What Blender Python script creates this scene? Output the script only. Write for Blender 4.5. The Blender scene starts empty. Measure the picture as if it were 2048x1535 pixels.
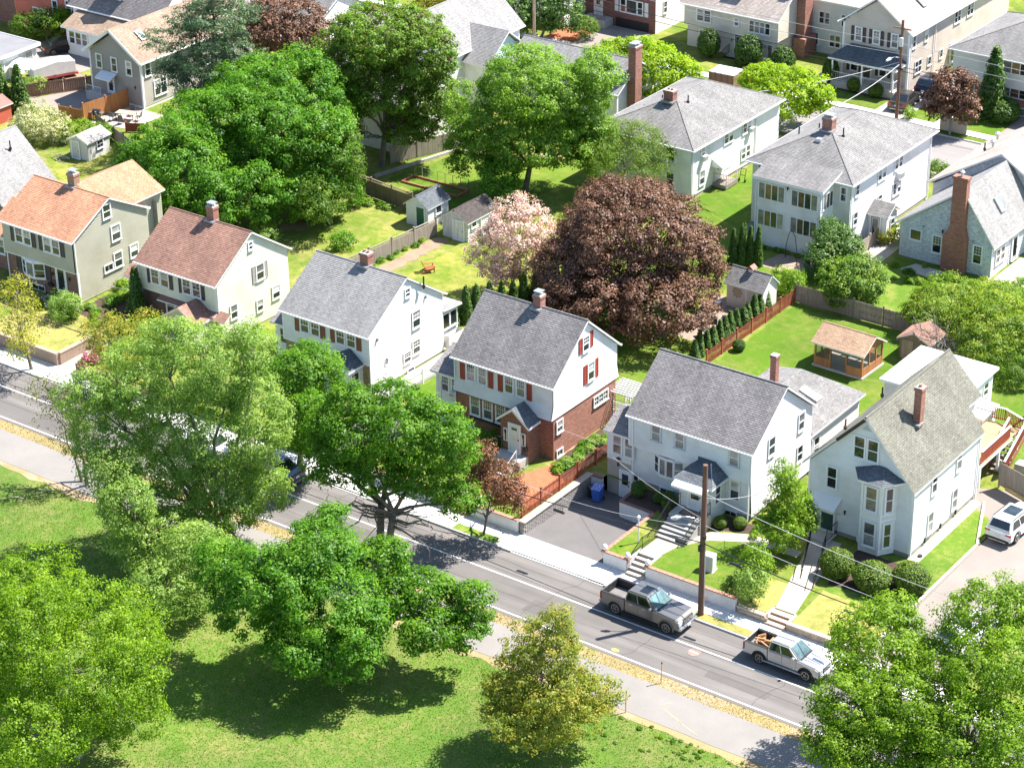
import bpy, bmesh, math, random
import numpy as np
from mathutils import Vector, Matrix, Euler
R = math.radians
random.seed(7)
sc = bpy.context.scene
COL = sc.collection

# ------------------------------------------------------------------ camera
cd = bpy.data.cameras.new('camera'); cam = bpy.data.objects.new('camera', cd); COL.objects.link(cam)
cd.sensor_fit = 'HORIZONTAL'; cd.sensor_width = 36.0
cd.lens = 36.0 * 4618.38 / 2048.0
cd.clip_start = 1.0; cd.clip_end = 3000.0
pit, rol, yaw = R(27.2283), R(-0.7982), R(-36.3814)
fw = Vector((math.sin(yaw) * math.cos(pit), math.cos(yaw) * math.cos(pit), -math.sin(pit)))
rt = Vector((math.cos(yaw), -math.sin(yaw), 0)); up = rt.cross(fw)
r2 = rt * math.cos(rol) + up * math.sin(rol); u2 = -rt * math.sin(rol) + up * math.cos(rol)
cam.matrix_world = Matrix(((r2.x, u2.x, -fw.x, 62.0), (r2.y, u2.y, -fw.y, -101.9), (r2.z, u2.z, -fw.z, 78.0), (0, 0, 0, 1)))
sc.camera = cam

# ------------------------------------------------------------------ sky and sun
SUN_EL, SUN_AZ = R(57.0), R(33.0)       # azimuth measured from +Y towards +X
w = bpy.data.worlds.new('World'); sc.world = w; w.use_nodes = True
nt = w.node_tree; bg = nt.nodes['Background']
sky = nt.nodes.new('ShaderNodeTexSky'); sky.sky_type = 'NISHITA'; sky.sun_disc = False
sky.sun_elevation = SUN_EL; sky.sun_rotation = SUN_AZ; sky.air_density = 1.0; sky.dust_density = 0.5; sky.ozone_density = 2.5
nt.links.new(sky.outputs[0], bg.inputs[0]); bg.inputs[1].default_value = 0.1
sl = bpy.data.lights.new('sun', 'SUN'); sl.energy = 5.0; sl.angle = R(0.53); sl.color = (1.0, 0.955, 0.89)
so = bpy.data.objects.new('sun', sl); COL.objects.link(so)
sd = Vector((math.sin(SUN_AZ) * math.cos(SUN_EL), math.cos(SUN_AZ) * math.cos(SUN_EL), math.sin(SUN_EL)))
so.rotation_euler = sd.to_track_quat('Z', 'Y').to_euler(); so.location = (0, 0, 120)
vs = sc.view_settings; vs.view_transform = 'Standard'; vs.look = 'None'; vs.exposure = 1.42; vs.gamma = 1.0
try: vs.use_curve_mapping = False
except Exception: pass
sc.cycles.max_bounces = 6; sc.cycles.transparent_max_bounces = 6

# ------------------------------------------------------------------ materials
MATS = {}
def nd(nt, t, **kw):
    n = nt.nodes.new(t)
    for k, v in kw.items():
        if k in n.inputs: n.inputs[k].default_value = v
        else: setattr(n, k, v)
    return n
def C4(c): return (c[0], c[1], c[2], 1.0)
def newmat(name):
    m = bpy.data.materials.new(name); m.use_nodes = True
    nt = m.node_tree; p = nt.nodes['Principled BSDF']; MATS[name] = m
    return m, nt, p, nt.links.new
def uvn(nt, obj=False):
    tc = nt.nodes.new('ShaderNodeTexCoord'); return tc.outputs['Object' if obj else 'UV']
def mapping(nt, src, scale, L):
    mp = nd(nt, 'ShaderNodeMapping'); mp.inputs['Scale'].default_value = scale; L(src, mp.inputs['Vector']); return mp.outputs[0]
def noise(nt, src, scale, L, detail=4.0, rough=0.6):
    n = nd(nt, 'ShaderNodeTexNoise', Scale=scale, Detail=detail, Roughness=rough); L(src, n.inputs['Vector']); return n.outputs[0]
def ramp(nt, src, stops, L):
    r = nt.nodes.new('ShaderNodeValToRGB'); e = r.color_ramp.elements
    while len(e) < len(stops): e.new(0.5)
    for i, (p, c) in enumerate(stops): e[i].position = p; e[i].color = C4(c) if len(c) == 3 else c
    L(src, r.inputs[0]); return r.outputs[0]
def mix(nt, f, a, b, L, mode='MIX'):
    m = nt.nodes.new('ShaderNodeMix'); m.data_type = 'RGBA'; m.blend_type = mode
    for s, v in ((m.inputs[0], f), (m.inputs[6], a), (m.inputs[7], b)):
        if hasattr(v, 'links') or hasattr(v, 'is_linked'): L(v, s)
        elif isinstance(v, (int, float)): s.default_value = v
        else: s.default_value = C4(v)
    return m.outputs[2]
def bump(nt, h, st, dist, p, L):
    b = nd(nt, 'ShaderNodeBump', Strength=st, Distance=dist); L(h, b.inputs['Height']); L(b.outputs[0], p.inputs['Normal'])
def mul(c, k): return tuple(min(1, v * k) for v in c)

def plain(name, c, rough=0.6, metal=0.0, var=0.12, scale=1.5, coat=0.0, spec=0.5):
    """one painted or cast material with slight uneven wear"""
    if name in MATS: return MATS[name]
    m, nt, p, L = newmat(name)
    n = noise(nt, uvn(nt, True), scale, L, 5)
    L(ramp(nt, n, [(0.3, mul(c, 1 - var)), (0.7, mul(c, 1 + var * 0.6))], L), p.inputs['Base Color'])
    p.inputs['Roughness'].default_value = rough; p.inputs['Metallic'].default_value = metal
    p.inputs['Coat Weight'].default_value = coat; p.inputs['Specular IOR Level'].default_value = spec
    return m
def siding(name, c):
    if name in MATS: return MATS[name]
    m, nt, p, L = newmat(name); uv = uvn(nt)
    st = noise(nt, mapping(nt, uv, (0.5, 7.7, 1), L), 1.0, L, 3)
    a = ramp(nt, st, [(0.3, mul(c, 0.93)), (0.7, c)], L)
    bl = noise(nt, uv, 0.45, L, 5)
    d = ramp(nt, bl, [(0.36, (0.86, 0.85, 0.82)), (0.56, (1, 1, 1))], L)
    L(mix(nt, 1.0, a, d, L, 'MULTIPLY'), p.inputs['Base Color']); p.inputs['Roughness'].default_value = 0.55
    return m
def shingle(name, c1, c2, gap, tabw=0.33, row=0.15, blot=0.2):
    if name in MATS: return MATS[name]
    m, nt, p, L = newmat(name); uv = uvn(nt)
    b = nd(nt, 'ShaderNodeTexBrick', Scale=1.0, Color1=C4(c1), Color2=C4(c2), Mortar=C4(gap)); b.offset = 0.5
    b.inputs['Brick Width'].default_value = tabw; b.inputs['Row Height'].default_value = row
    b.inputs['Mortar Size'].default_value = 0.012; b.inputs['Bias'].default_value = -0.1; b.inputs['Mortar Smooth'].default_value = 0.3
    L(uv, b.inputs['Vector'])
    n1 = noise(nt, mapping(nt, uv, (3.0, 6.6, 1), L), 1.0, L, 2); n2 = noise(nt, uv, 0.35, L, 5); n3 = noise(nt, uv, 25, L, 2)
    f = ramp(nt, n1, [(0.3, (0.72,) * 3), (0.7, (1.16,) * 3)], L)
    f2 = ramp(nt, n2, [(0.3, (1 - blot,) * 3), (0.7, (1 + blot,) * 3)], L)
    f3 = ramp(nt, n3, [(0.25, (0.8,) * 3), (0.75, (1.2,) * 3)], L)
    st = noise(nt, mapping(nt, uv, (1.1, 0.16, 1), L), 1.0, L, 4, 0.65); c = mix(nt, 1.0, b.outputs[0], ramp(nt, st, [(0.3, (0.84,) * 3), (0.5, (1,) * 3), (0.72, (1.14,) * 3)], L), L, 'MULTIPLY')
    c = mix(nt, 1.0, c, f, L, 'MULTIPLY'); c = mix(nt, 1.0, c, f2, L, 'MULTIPLY'); c = mix(nt, 1.0, c, f3, L, 'MULTIPLY')
    L(c, p.inputs['Base Color']); p.inputs['Roughness'].default_value = 0.9; p.inputs['Specular IOR Level'].default_value = 0.25
    bump(nt, n3, 0.5, 0.01, p, L)
    return m
def brick(name, c1, c2, mortar, bw=0.21, rh=0.072):
    if name in MATS: return MATS[name]
    m, nt, p, L = newmat(name); uv = uvn(nt)
    b = nd(nt, 'ShaderNodeTexBrick', Scale=1.0, Color1=C4(c1), Color2=C4(c2), Mortar=C4(mortar)); b.offset = 0.5
    b.inputs['Brick Width'].default_value = bw; b.inputs['Row Height'].default_value = rh; b.inputs['Mortar Size'].default_value = 0.006
    L(uv, b.inputs['Vector'])
    n2 = noise(nt, uv, 0.5, L, 5); n1 = noise(nt, mapping(nt, uv, (2.4, 7, 1), L), 1.0, L, 2)
    c = mix(nt, 1.0, b.outputs[0], ramp(nt, n1, [(0.3, (0.7,) * 3), (0.7, (1.2,) * 3)], L), L, 'MULTIPLY')
    c = mix(nt, 1.0, c, ramp(nt, n2, [(0.3, (0.86,) * 3), (0.7, (1.12,) * 3)], L), L, 'MULTIPLY')
    L(c, p.inputs['Base Color']); p.inputs['Roughness'].default_value = 0.85
    bump(nt, b.outputs['Fac'], -0.6, 0.01, p, L)
    return m
def wood(name, c, grey=0.0, vert=True):
    if name in MATS: return MATS[name]
    m, nt, p, L = newmat(name); o = uvn(nt, True)
    n = noise(nt, mapping(nt, o, (9, 9, 0.8) if vert else (0.8, 9, 9), L), 1.0, L, 4)
    info = nt.nodes.new('ShaderNodeObjectInfo')
    a = ramp(nt, n, [(0.25, mul(c, 0.62)), (0.75, mul(c, 1.2))], L)
    v = ramp(nt, info.outputs['Random'], [(0.0, (0.78,) * 3), (1.0, (1.15,) * 3)], L)
    L(mix(nt, 1.0, a, v, L, 'MULTIPLY'), p.inputs['Base Color']); p.inputs['Roughness'].default_value = 0.85
    return m
def grass(name, c_lush, c_dry, c_bare, dry=0.45, bare=0.3, sc_=0.35):
    if name in MATS: return MATS[name]
    m, nt, p, L = newmat(name); o = uvn(nt, True)
    big = noise(nt, o, sc_, L, 6, 0.65); fine = noise(nt, o, 9.0, L, 6, 0.75); mid = noise(nt, o, 1.7, L, 5, 0.7); b2 = noise(nt, o, sc_ * 0.5, L, 5, 0.6)
    a = ramp(nt, fine, [(0.28, mul(c_lush, 0.68)), (0.5, c_lush), (0.72, mul(c_lush, 1.3))], L)
    d = ramp(nt, fine, [(0.28, mul(c_dry, 0.78)), (0.72, mul(c_dry, 1.15))], L)
    mb = nt.nodes.new('ShaderNodeMath'); mb.operation = 'ADD'; L(big, mb.inputs[0]); L(mid, mb.inputs[1])
    hv = nt.nodes.new('ShaderNodeMath'); hv.operation = 'MULTIPLY'; hv.inputs[1].default_value = 0.5
    L(mb.outputs[0], hv.inputs[0])
    f = ramp(nt, hv.outputs[0], [(0.60 - dry * 0.34, (0,) * 3), (0.78 - dry * 0.34, (1,) * 3)], L)
    c = mix(nt, f, a, d, L)
    g = ramp(nt, b2, [(0.74 - bare * 0.3, (0,) * 3), (0.80 - bare * 0.3, (1,) * 3)], L)
    br = ramp(nt, fine, [(0.3, mul(c_bare, 0.85)), (0.7, mul(c_bare, 1.12))], L)
    c = mix(nt, g, c, br, L)
    lo = noise(nt, o, 0.13, L, 3); c = mix(nt, 1.0, c, ramp(nt, lo, [(0.3, (0.74, 0.8, 0.8)), (0.5, (1, 1, 1)), (0.7, (1.22, 1.14, 1.1))], L), L, 'MULTIPLY')
    L(c, p.inputs['Base Color']); p.inputs['Roughness'].default_value = 1.0; p.inputs['Specular IOR Level'].default_value = 0.1
    bump(nt, fine, 0.35, 0.05, p, L)
    return m
def paving(name, c, sc_=0.4, var=0.16, fine=30, rough=0.9, streak=None):
    if name in MATS: return MATS[name]
    m, nt, p, L = newmat(name); o = uvn(nt, True)
    n1 = noise(nt, o, sc_, L, 6, 0.65); n2 = noise(nt, o, fine, L, 3, 0.7)
    a = ramp(nt, n1, [(0.25, mul(c, 1 - var)), (0.75, mul(c, 1 + var))], L)
    a = mix(nt, 1.0, a, ramp(nt, n2, [(0.25, (0.85,) * 3), (0.75, (1.15,) * 3)], L), L, 'MULTIPLY')
    if streak:
        n3 = noise(nt, mapping(nt, o, (0.06, 0.9, 1), L), 1.0, L, 5, 0.6)
        a = mix(nt, 1.0, a, ramp(nt, n3, [(0.3, (1 - streak,) * 3), (0.5, (1,) * 3), (0.72, (1 + streak * 1.6,) * 3)], L), L, 'MULTIPLY')
    L(a, p.inputs['Base Color']); p.inputs['Roughness'].default_value = rough; p.inputs['Specular IOR Level'].default_value = 0.25
    bump(nt, n2, 0.3, 0.006, p, L)
    return m
def leafmat(name, dark, mid_, light, trans=0.5, spots=None):
    """leaf colour varies leaf by leaf (attribute 'tint'), part of the light passes through"""
    if name in MATS: return MATS[name]
    m, nt, p, L = newmat(name)
    at = nt.nodes.new('ShaderNodeAttribute'); at.attribute_name = 'tint'
    stops = [(0.0, mul(dark, 1.1)), (0.5, mul(mid_, 1.2)), (1.0, mul(light, 1.2))]
    c = ramp(nt, at.outputs['Fac'], stops, L)
    L(c, p.inputs['Base Color']); p.inputs['Roughness'].default_value = 0.5; p.inputs['Specular IOR Level'].default_value = 0.35
    tr = nt.nodes.new('ShaderNodeBsdfTranslucent'); tc = mix(nt, 1.0, c, (1.25, 1.4, 0.6), L, 'MULTIPLY'); L(tc, tr.inputs[0])
    ms = nd(nt, 'ShaderNodeMixShader', Fac=trans); L(p.outputs[0], ms.inputs[1]); L(tr.outputs[0], ms.inputs[2])
    L(ms.outputs[0], nt.nodes['Material Output'].inputs[0])
    return m
def glassmat(name, c=(0.02, 0.026, 0.03), rough=0.04, spec=0.9):
    if name in MATS: return MATS[name]
    m, nt, p, L = newmat(name); n = noise(nt, uvn(nt, True), 1.3, L, 3)
    info = nt.nodes.new('ShaderNodeObjectInfo')
    a = ramp(nt, n, [(0.35, mul(c, 0.6)), (0.65, mul(c, 1.5))], L)
    v = ramp(nt, info.outputs['Random'], [(0.0, (0.6,) * 3), (0.6, (1.1,) * 3), (1.0, (2.2,) * 3)], L)
    L(mix(nt, 1.0, a, v, L, 'MULTIPLY'), p.inputs['Base Color'])
    p.inputs['Roughness'].default_value = rough; p.inputs['Specular IOR Level'].default_value = spec
    return m

# ------------------------------------------------------------------ objects
NM = {}
def setp(o, label=None, cat=None, group=None, kind=None):
    if label: o['label'] = label
    if cat: o['category'] = cat
    if group: o['group'] = group
    if kind: o['kind'] = kind
    return o
def thing(name, label, cat, loc=(0, 0, 0), rz=0.0, group=None):
    o = bpy.data.objects.new(name, None); COL.objects.link(o); o.location = loc; o.rotation_euler = (0, 0, rz)
    o.empty_display_size = 0.3
    return setp(o, label, cat, group)
def place(name, me, parent=None, loc=(0, 0, 0), rz=0.0, scale=None):
    o = bpy.data.objects.new(name, me); COL.objects.link(o)
    if parent: o.parent = parent
    o.location = loc; o.rotation_euler = (0, 0, rz) if not isinstance(rz, (tuple, list, Euler)) else rz
    if scale: o.scale = scale
    return o
def copy_tree(o, parent=None):
    c = o.copy(); COL.objects.link(c)
    if parent: c.parent = parent
    for ch in o.children: copy_tree(ch, c)
    return c

class MB:
    """collects polygons; build() makes ONE mesh with metre UVs"""
    def __init__(s): s.V = []; s.F = []; s.M = None; s.T = {}
    def poly(s, pts, uv=None):
        i = len(s.V)
        if uv: s.T[len(s.F)] = uv
        s.V.extend([tuple(p) for p in pts] if s.M is None else [tuple(s.M @ Vector(p)) for p in pts])
        s.F.append(tuple(range(i, i + len(pts))))
    def mesh(s, vs, fs):
        i = len(s.V); s.V.extend([tuple(p) for p in vs] if s.M is None else [tuple(s.M @ Vector(p)) for p in vs])
        s.F.extend([tuple(i + k for k in f) for f in fs])
    def box(s, x0, x1, y0, y1, z0, z1):
        v = [(x0, y0, z0), (x1, y0, z0), (x1, y1, z0), (x0, y1, z0), (x0, y0, z1), (x1, y0, z1), (x1, y1, z1), (x0, y1, z1)]
        s.mesh(v, [(0, 3, 2, 1), (4, 5, 6, 7), (0, 1, 5, 4), (1, 2, 6, 5), (2, 3, 7, 6), (3, 0, 4, 7)])
    def bar(s, a, b, w, h):
        """box beam from a to b, width w (horizontal), height h"""
        a, b = Vector(a), Vector(b); d = (b - a); l = d.length; d.normalize()
        ref = Vector((0, 0, 1)) if abs(d.z) < 0.98 else Vector((0, 1, 0))
        u = d.cross(ref).normalized(); v = u.cross(d)
        q = []
        for p in (a, b):
            for su, sv in ((-1, -1), (1, -1), (1, 1), (-1, 1)): q.append(p + u * (su * w / 2) + v * (sv * h / 2))
        s.mesh(q, [(3, 2, 1, 0), (4, 5, 6, 7), (0, 1, 5, 4), (1, 2, 6, 5), (2, 3, 7, 6), (3, 0, 4, 7)])
    def tube(s, pts, rs, n=8, cap=True):
        base = len(s.V); pts = [Vector(p) for p in pts]; prev = None; vs = []; fs = []
        for i, p in enumerate(pts):
            d = (pts[min(i + 1, len(pts) - 1)] - pts[max(i - 1, 0)]).normalized()
            if prev is None:
                ref = Vector((0, 0, 1)) if abs(d.z) < 0.9 else Vector((1, 0, 0)); u = d.cross(ref).normalized()
            else:
                u = prev - d * prev.dot(d)
                if u.length < 1e-6: u = d.orthogonal()
                u.normalize()
            prev = u; v = d.cross(u); r = rs[i] if isinstance(rs, (list, tuple)) else rs
            for k in range(n):
                a = 2 * math.pi * k / n; vs.append(p + u * (r * math.cos(a)) + v * (r * math.sin(a)))
        for i in range(len(pts) - 1):
            for k in range(n):
                k2 = (k + 1) % n; fs.append((i * n + k, i * n + k2, (i + 1) * n + k2, (i + 1) * n + k))
        if cap: fs.append(tuple(range(n - 1, -1, -1))); fs.append(tuple((len(pts) - 1) * n + k for k in range(n)))
        s.mesh(vs, fs)
    def prism(s, pts, depth):
        """planar polygon (ccw from outside) extruded backwards along minus its normal by depth, or by a vector"""
        pts = [Vector(p) for p in pts]; n = Vector((0, 0, 0))
        for i in range(len(pts)):
            a, b = pts[i], pts[(i + 1) % len(pts)]
            n += Vector(((a.y - b.y) * (a.z + b.z), (a.z - b.z) * (a.x + b.x), (a.x - b.x) * (a.y + b.y)))
        n.normalize(); off = depth if isinstance(depth, Vector) else -n * depth
        k = len(pts); bk = [p + off for p in pts]
        s.mesh(pts + bk, [tuple(range(k)), tuple(range(2 * k - 1, k - 1, -1))] + [(i, i + k, (i + 1) % k + k, (i + 1) % k) for i in range(k)])
    def build(s, name, mat, parent=None, loc=(0, 0, 0), rz=0.0, smooth=False, bevel=0.0):
        return place(name, s.me(name, mat, smooth, bevel), parent, loc, rz)
    def me(s, name, mat, smooth=False, bevel=0.0):
        me = bpy.data.meshes.new(name); me.from_pydata(s.V, [], s.F); me.update()
        if bevel:
            bm = bmesh.new(); bm.from_mesh(me); bmesh.ops.remove_doubles(bm, verts=bm.verts, dist=1e-5)
            bmesh.ops.bevel(bm, geom=[e for e in bm.edges if len(e.link_faces) == 2 and e.calc_face_angle(0) > 0.4], offset=bevel, segments=2, affect='EDGES', clamp_overlap=True)
            bm.to_mesh(me); bm.free(); me.update()
        uv = me.uv_layers.new(name='UVMap'); buf = np.zeros(len(me.loops) * 2, dtype=np.float32)
        vv = np.empty(len(me.vertices) * 3, dtype=np.float32); me.vertices.foreach_get('co', vv); vv = vv.reshape(-1, 3)
        for p in me.polygons:
            n = p.normal
            if abs(n.z) > 0.98: U = (1, 0, 0); W = (0, 1, 0)
            else:
                l = math.hypot(n.x, n.y); U = (-n.y / l, n.x / l, 0); W = (-n.z * U[1], n.z * U[0], n.x * U[1] - n.y * U[0])
            t = None if bevel else s.T.get(p.index)
            for q, (li, vi) in enumerate(zip(p.loop_indices, p.vertices)):
                if t: buf[2 * li], buf[2 * li + 1] = t[q]; continue
                c = vv[vi]; buf[2 * li] = c[0] * U[0] + c[1] * U[1]; buf[2 * li + 1] = c[0] * W[0] + c[1] * W[1] + c[2] * W[2]
        uv.data.foreach_set('uv', buf)
        if mat: me.materials.append(mat)
        if smooth: me.polygons.foreach_set('use_smooth', [True] * len(me.polygons))
        return me

def clip(poly, k, lo, hi):
    for sgn, lim in ((1, lo), (-1, -hi)):
        out = []
        for i in range(len(poly)):
            a, b = poly[i], poly[(i + 1) % len(poly)]
            da, db = sgn * a[k] - lim, sgn * b[k] - lim
            if da >= 0: out.append(a)
            if (da > 0) != (db > 0) and da != db:
                t = da / (da - db); out.append(tuple(a[j] + t * (b[j] - a[j]) for j in range(2)))
        poly = out
        if len(poly) < 3: return []
    return poly
def courses(mb, pts, step, lift, base=0.0):
    """lapped courses (clapboards, shingles) over a convex planar polygon, ccw from outside"""
    pts = [Vector(p) for p in pts]; n = (pts[1] - pts[0]).cross(pts[2] - pts[1]).normalized()
    U = Vector((0, 0, 1)).cross(n).normalized(); W = n.cross(U)
    p2 = [(p.dot(U), p.dot(W)) for p in pts]; d = pts[0].dot(n)
    v0 = min(p[1] for p in p2); v1 = max(p[1] for p in p2); k = 0
    while v0 + k * step < v1 - 1e-4:
        a = v0 + k * step; b = min(a + step, v1); q = clip(p2, 1, a, b); k += 1
        if len(q) < 3: continue
        P = lambda u, v, off: U * u + W * v + n * (d + base + off)
        mb.poly([P(u, v, lift * (1 - (v - a) / step)) for u, v in q], [(u, (k - 1) * step + v - a) for u, v in q])
        lo = [u for u, v in q if abs(v - a) < 1e-4]
        if len(lo) >= 2: mb.poly([P(min(lo), a, 0), P(max(lo), a, 0), P(max(lo), a, lift), P(min(lo), a, lift)])
# ------------------------------------------------------------------ building kit
WHITE = plain('white_paint', (0.78, 0.79, 0.80), 0.5, var=0.06)
TRIM = plain('white_trim', (0.80, 0.80, 0.80), 0.45, var=0.04)
GLASS = glassmat('window_glass')
GLASSC = glassmat('curtained_glass', (0.16, 0.16, 0.155), 0.12, 0.7)
GLASSB = glassmat('blind_glass', (0.36, 0.35, 0.33), 0.2, 0.6)
DARK = plain('black_metal', (0.02, 0.02, 0.022), 0.4)
CONC = paving('concrete', (0.42, 0.40, 0.37), 0.6)
STONEW = plain('foundation', (0.34, 0.33, 0.31), 0.9, var=0.25)
ALU = plain('aluminium', (0.62, 0.63, 0.64), 0.35, 0.7)
LEAD = plain('lead_flashing', (0.30, 0.31, 0.32), 0.5, 0.4)
REDBRICK = brick('red_brick', (0.36, 0.13, 0.08), (0.27, 0.09, 0.06), (0.36, 0.30, 0.26))
CHIMBRICK = brick('chimney_brick', (0.36, 0.135, 0.085), (0.27, 0.095, 0.065), (0.33, 0.28, 0.25))
FR, RI, BA, LE = 0, 1, 2, 3          # facade directions: -Y, +X, +Y, -X
ROT = [0, math.pi / 2, math.pi, -math.pi / 2]
WM = {}
def win_meshes(w, h, lights, fmat, rail, sillc):
    key = (round(w, 2), round(h, 2), lights, fmat.name, rail)
    if key in WM: return WM[key]
    c = 0.085; f = MB()                                   # casing
    f.box(-w / 2 - c, -w / 2, -0.07, 0, -0.02, h + c); f.box(w / 2, w / 2 + c, -0.07, 0, -0.02, h + c)
    f.box(-w / 2, w / 2, -0.07, 0, h, h + c); f.box(-w / 2, w / 2, -0.045, 0, -0.02, 0.04)
    s = MB(); e = 0.04                                     # sash bars
    if rail:
        s.box(-w / 2, w / 2, -0.058, -0.012, h * 0.5 - 0.025, h * 0.5 + 0.03)
        s.box(-w / 2, -w / 2 + e, -0.05, -0.01, 0.04, h); s.box(w / 2 - e, w / 2, -0.05, -0.01, 0.04, h); s.box(-w / 2 + e, w / 2 - e, -0.05, -0.01, h - e, h)
    nx, ny = lights
    z0 = h * 0.5 + 0.03 if rail else 0.04
    for i in range(1, nx): x = -w / 2 + w * i / nx; s.box(x - 0.011, x + 0.011, -0.04, -0.012, z0, h)
    for i in range(1, ny): z = z0 + (h - z0) * i / ny; s.box(-w / 2, w / 2, -0.041, -0.012, z - 0.011, z + 0.011)
    a = MB(); a.poly([(-w / 2, -0.02, h * 0.5), (w / 2, -0.02, h * 0.5), (w / 2, -0.02, h), (-w / 2, -0.02, h)])
    b = MB(); zt = h * 0.5 if rail else h; b.poly([(-w / 2, -0.014, 0), (w / 2, -0.014, 0), (w / 2, -0.014, zt), (-w / 2, -0.014, zt)])
    q = MB(); q.box(-w / 2 - c - 0.03, w / 2 + c + 0.03, -0.12, 0, -0.075, -0.02)
    r = (f.me('window', fmat), s.me('sash', TRIM) if s.F else None, a, b, q.me('sill', fmat), {})
    WM[key] = r; return r
def gl(mesh_builder, cache, mat, which):
    k = (which, mat.name)
    if k not in cache: cache[k] = mesh_builder.me('pane', mat)
    return cache[k]
rw = random.Random(3)
def window(root, face, u, off, z, w, h, lights=(1, 1), fmat=None, rail=True, glass=None, rot=None, loc=None, sill=True):
    """face: facade; u along it (x for front/back, y for sides); off: facade coordinate; all local to the root"""
    fmat = fmat or TRIM
    f, s, a, b, q, cache = win_meshes(w, h, lights, fmat, rail, None)
    if loc is None: loc = {FR: (u, off - 0.028, z), RI: (off + 0.028, u, z), BA: (u, off + 0.028, z), LE: (off - 0.028, u, z)}[face]
    o = place('window', f, root, loc, ROT[face] if rot is None else rot)
    if s: place('sash', s, o)
    if rail:
        g = glass or rw.choice([GLASS, GLASS, GLASS, GLASSC, GLASSB]); place('pane', gl(a, cache, g, 'a'), o)
        place('pane', gl(b, cache, glass or GLASS, 'b'), o)
    else: place('pane', gl(b, cache, glass or GLASS, 'b'), o)
    if sill: place('sill', q, o)
    return o
SM = {}
def shutter(root, face, u, off, z, w, h, mat):
    k = (round(w, 2), round(h, 2), mat.name)
    if k not in SM:
        b = MB(); b.box(-w / 2, -w / 2 + 0.05, -0.05, 0, 0, h); b.box(w / 2 - 0.05, w / 2, -0.05, 0, 0, h)
        for z0 in (0, h * 0.48, h - 0.06): b.box(-w / 2 + 0.05, w / 2 - 0.05, -0.05, 0, z0, z0 + 0.06)
        n = max(4, int(h / 0.07))
        for i in range(n):
            zz = 0.06 + (h - 0.12) * i / n; b.box(-w / 2 + 0.05, w / 2 - 0.05, -0.038 + 0.01 * (i % 2), 0, zz, zz + (h - 0.12) / n)
        SM[k] = b.me('shutter', mat)
    loc = {FR: (u, off - 0.03, z), RI: (off + 0.03, u, z), LE: (off - 0.03, u, z), BA: (u, off + 0.03, z)}[face]
    return place('shutter', SM[k], root, loc, ROT[face])
def door(root, face, u, off, z, w, h, mat, glass=None, storm=False):
    c = 0.11; f = MB()
    f.box(-w / 2 - c, -w / 2, -0.08, 0, 0, h + c); f.box(w / 2, w / 2 + c, -0.08, 0, 0, h + c); f.box(-w / 2, w / 2, -0.08, 0, h, h + c); f.box(-w / 2 - c, w / 2 + c, -0.16, 0, -0.05, 0)
    loc = {FR: (u, off - 0.028, z), RI: (off + 0.028, u, z), LE: (off - 0.028, u, z), BA: (u, off + 0.028, z)}[face]
    o = f.build('door', TRIM, root, loc, ROT[face])
    p = MB(); p.box(-w / 2, w / 2, -0.045, 0, 0, h)
    if not storm:
        for zz in (0.15, 0.15 + h * 0.3):
            for sx in (-1, 1): p.box(sx * w * 0.24 - w * 0.16, sx * w * 0.24 + w * 0.16, -0.058, -0.045, zz, zz + h * 0.23)
    p.build('door_panel', mat, o)
    if glass:
        x0, x1, z0, z1 = glass; g = MB(); g.box(w * x0, w * x1, -0.066, -0.046, h * z0, h * z1); g.build('pane', GLASS, o)
        g = MB()
        for a in (x0, x1): g.box(w * a - 0.02, w * a + 0.02, -0.075, -0.05, h * z0 - 0.02, h * z1 + 0.02)
        for a in (z0, z1): g.box(w * x0, w * x1, -0.074, -0.051, h * a - 0.02, h * a + 0.02)
        g.build('pane_frame', TRIM, o)
    k = MB(); k.box(w * 0.36, w * 0.41, -0.12, -0.04, h * 0.46, h * 0.51); k.build('handle', DARK, o)
    return o
def walls(root, name, x0, x1, y0, y1, z0, z1, mat, step=0.17, lift=0.034, faces=(FR, RI, BA, LE), gable=None, gz=None, lap=True):
    """four clad walls; gable='x' means the ridge runs along x (gables on left and right), gz = wall peak height"""
    mb = MB(); ym, xm = (y0 + y1) / 2, (x0 + x1) / 2
    P = {FR: [(x0, y0, z0), (x1, y0, z0), (x1, y0, z1), (x0, y0, z1)], RI: [(x1, y0, z0), (x1, y1, z0), (x1, y1, z1), (x1, y0, z1)],
         BA: [(x1, y1, z0), (x0, y1, z0), (x0, y1, z1), (x1, y1, z1)], LE: [(x0, y1, z0), (x0, y0, z0), (x0, y0, z1), (x0, y1, z1)]}
    if gable == 'x':
        P[RI] = P[RI][:3] + [(x1, ym, gz), P[RI][3]]; P[LE] = P[LE][:3] + [(x0, ym, gz), P[LE][3]]
    if gable == 'y':
        P[FR] = P[FR][:3] + [(xm, y0, gz), P[FR][3]]; P[BA] = P[BA][:3] + [(xm, y1, gz), P[BA][3]]
    for f in faces:
        if lap: courses(mb, P[f], step, lift)
        else: mb.poly(P[f])
    return mb.build(name, mat, root)
def corner_boards(root, corners, z0, z1, mat=None, w=0.11):
    for x, y, sx, sy in corners:      # sx, sy point outwards
        mb = MB(); mb.box(min(x, x - sx * w) - 0.0, max(x, x - sx * w) + 0.0, min(y, y + sy * 0.034), max(y, y + sy * 0.034), z0, z1)
        mb.box(min(x, x + sx * 0.034), max(x, x + sx * 0.034), min(y + sy * 0.034, y - sy * w), max(y + sy * 0.034, y - sy * w), z0, z1)
        mb.build('corner_board', mat or TRIM, root)
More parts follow.
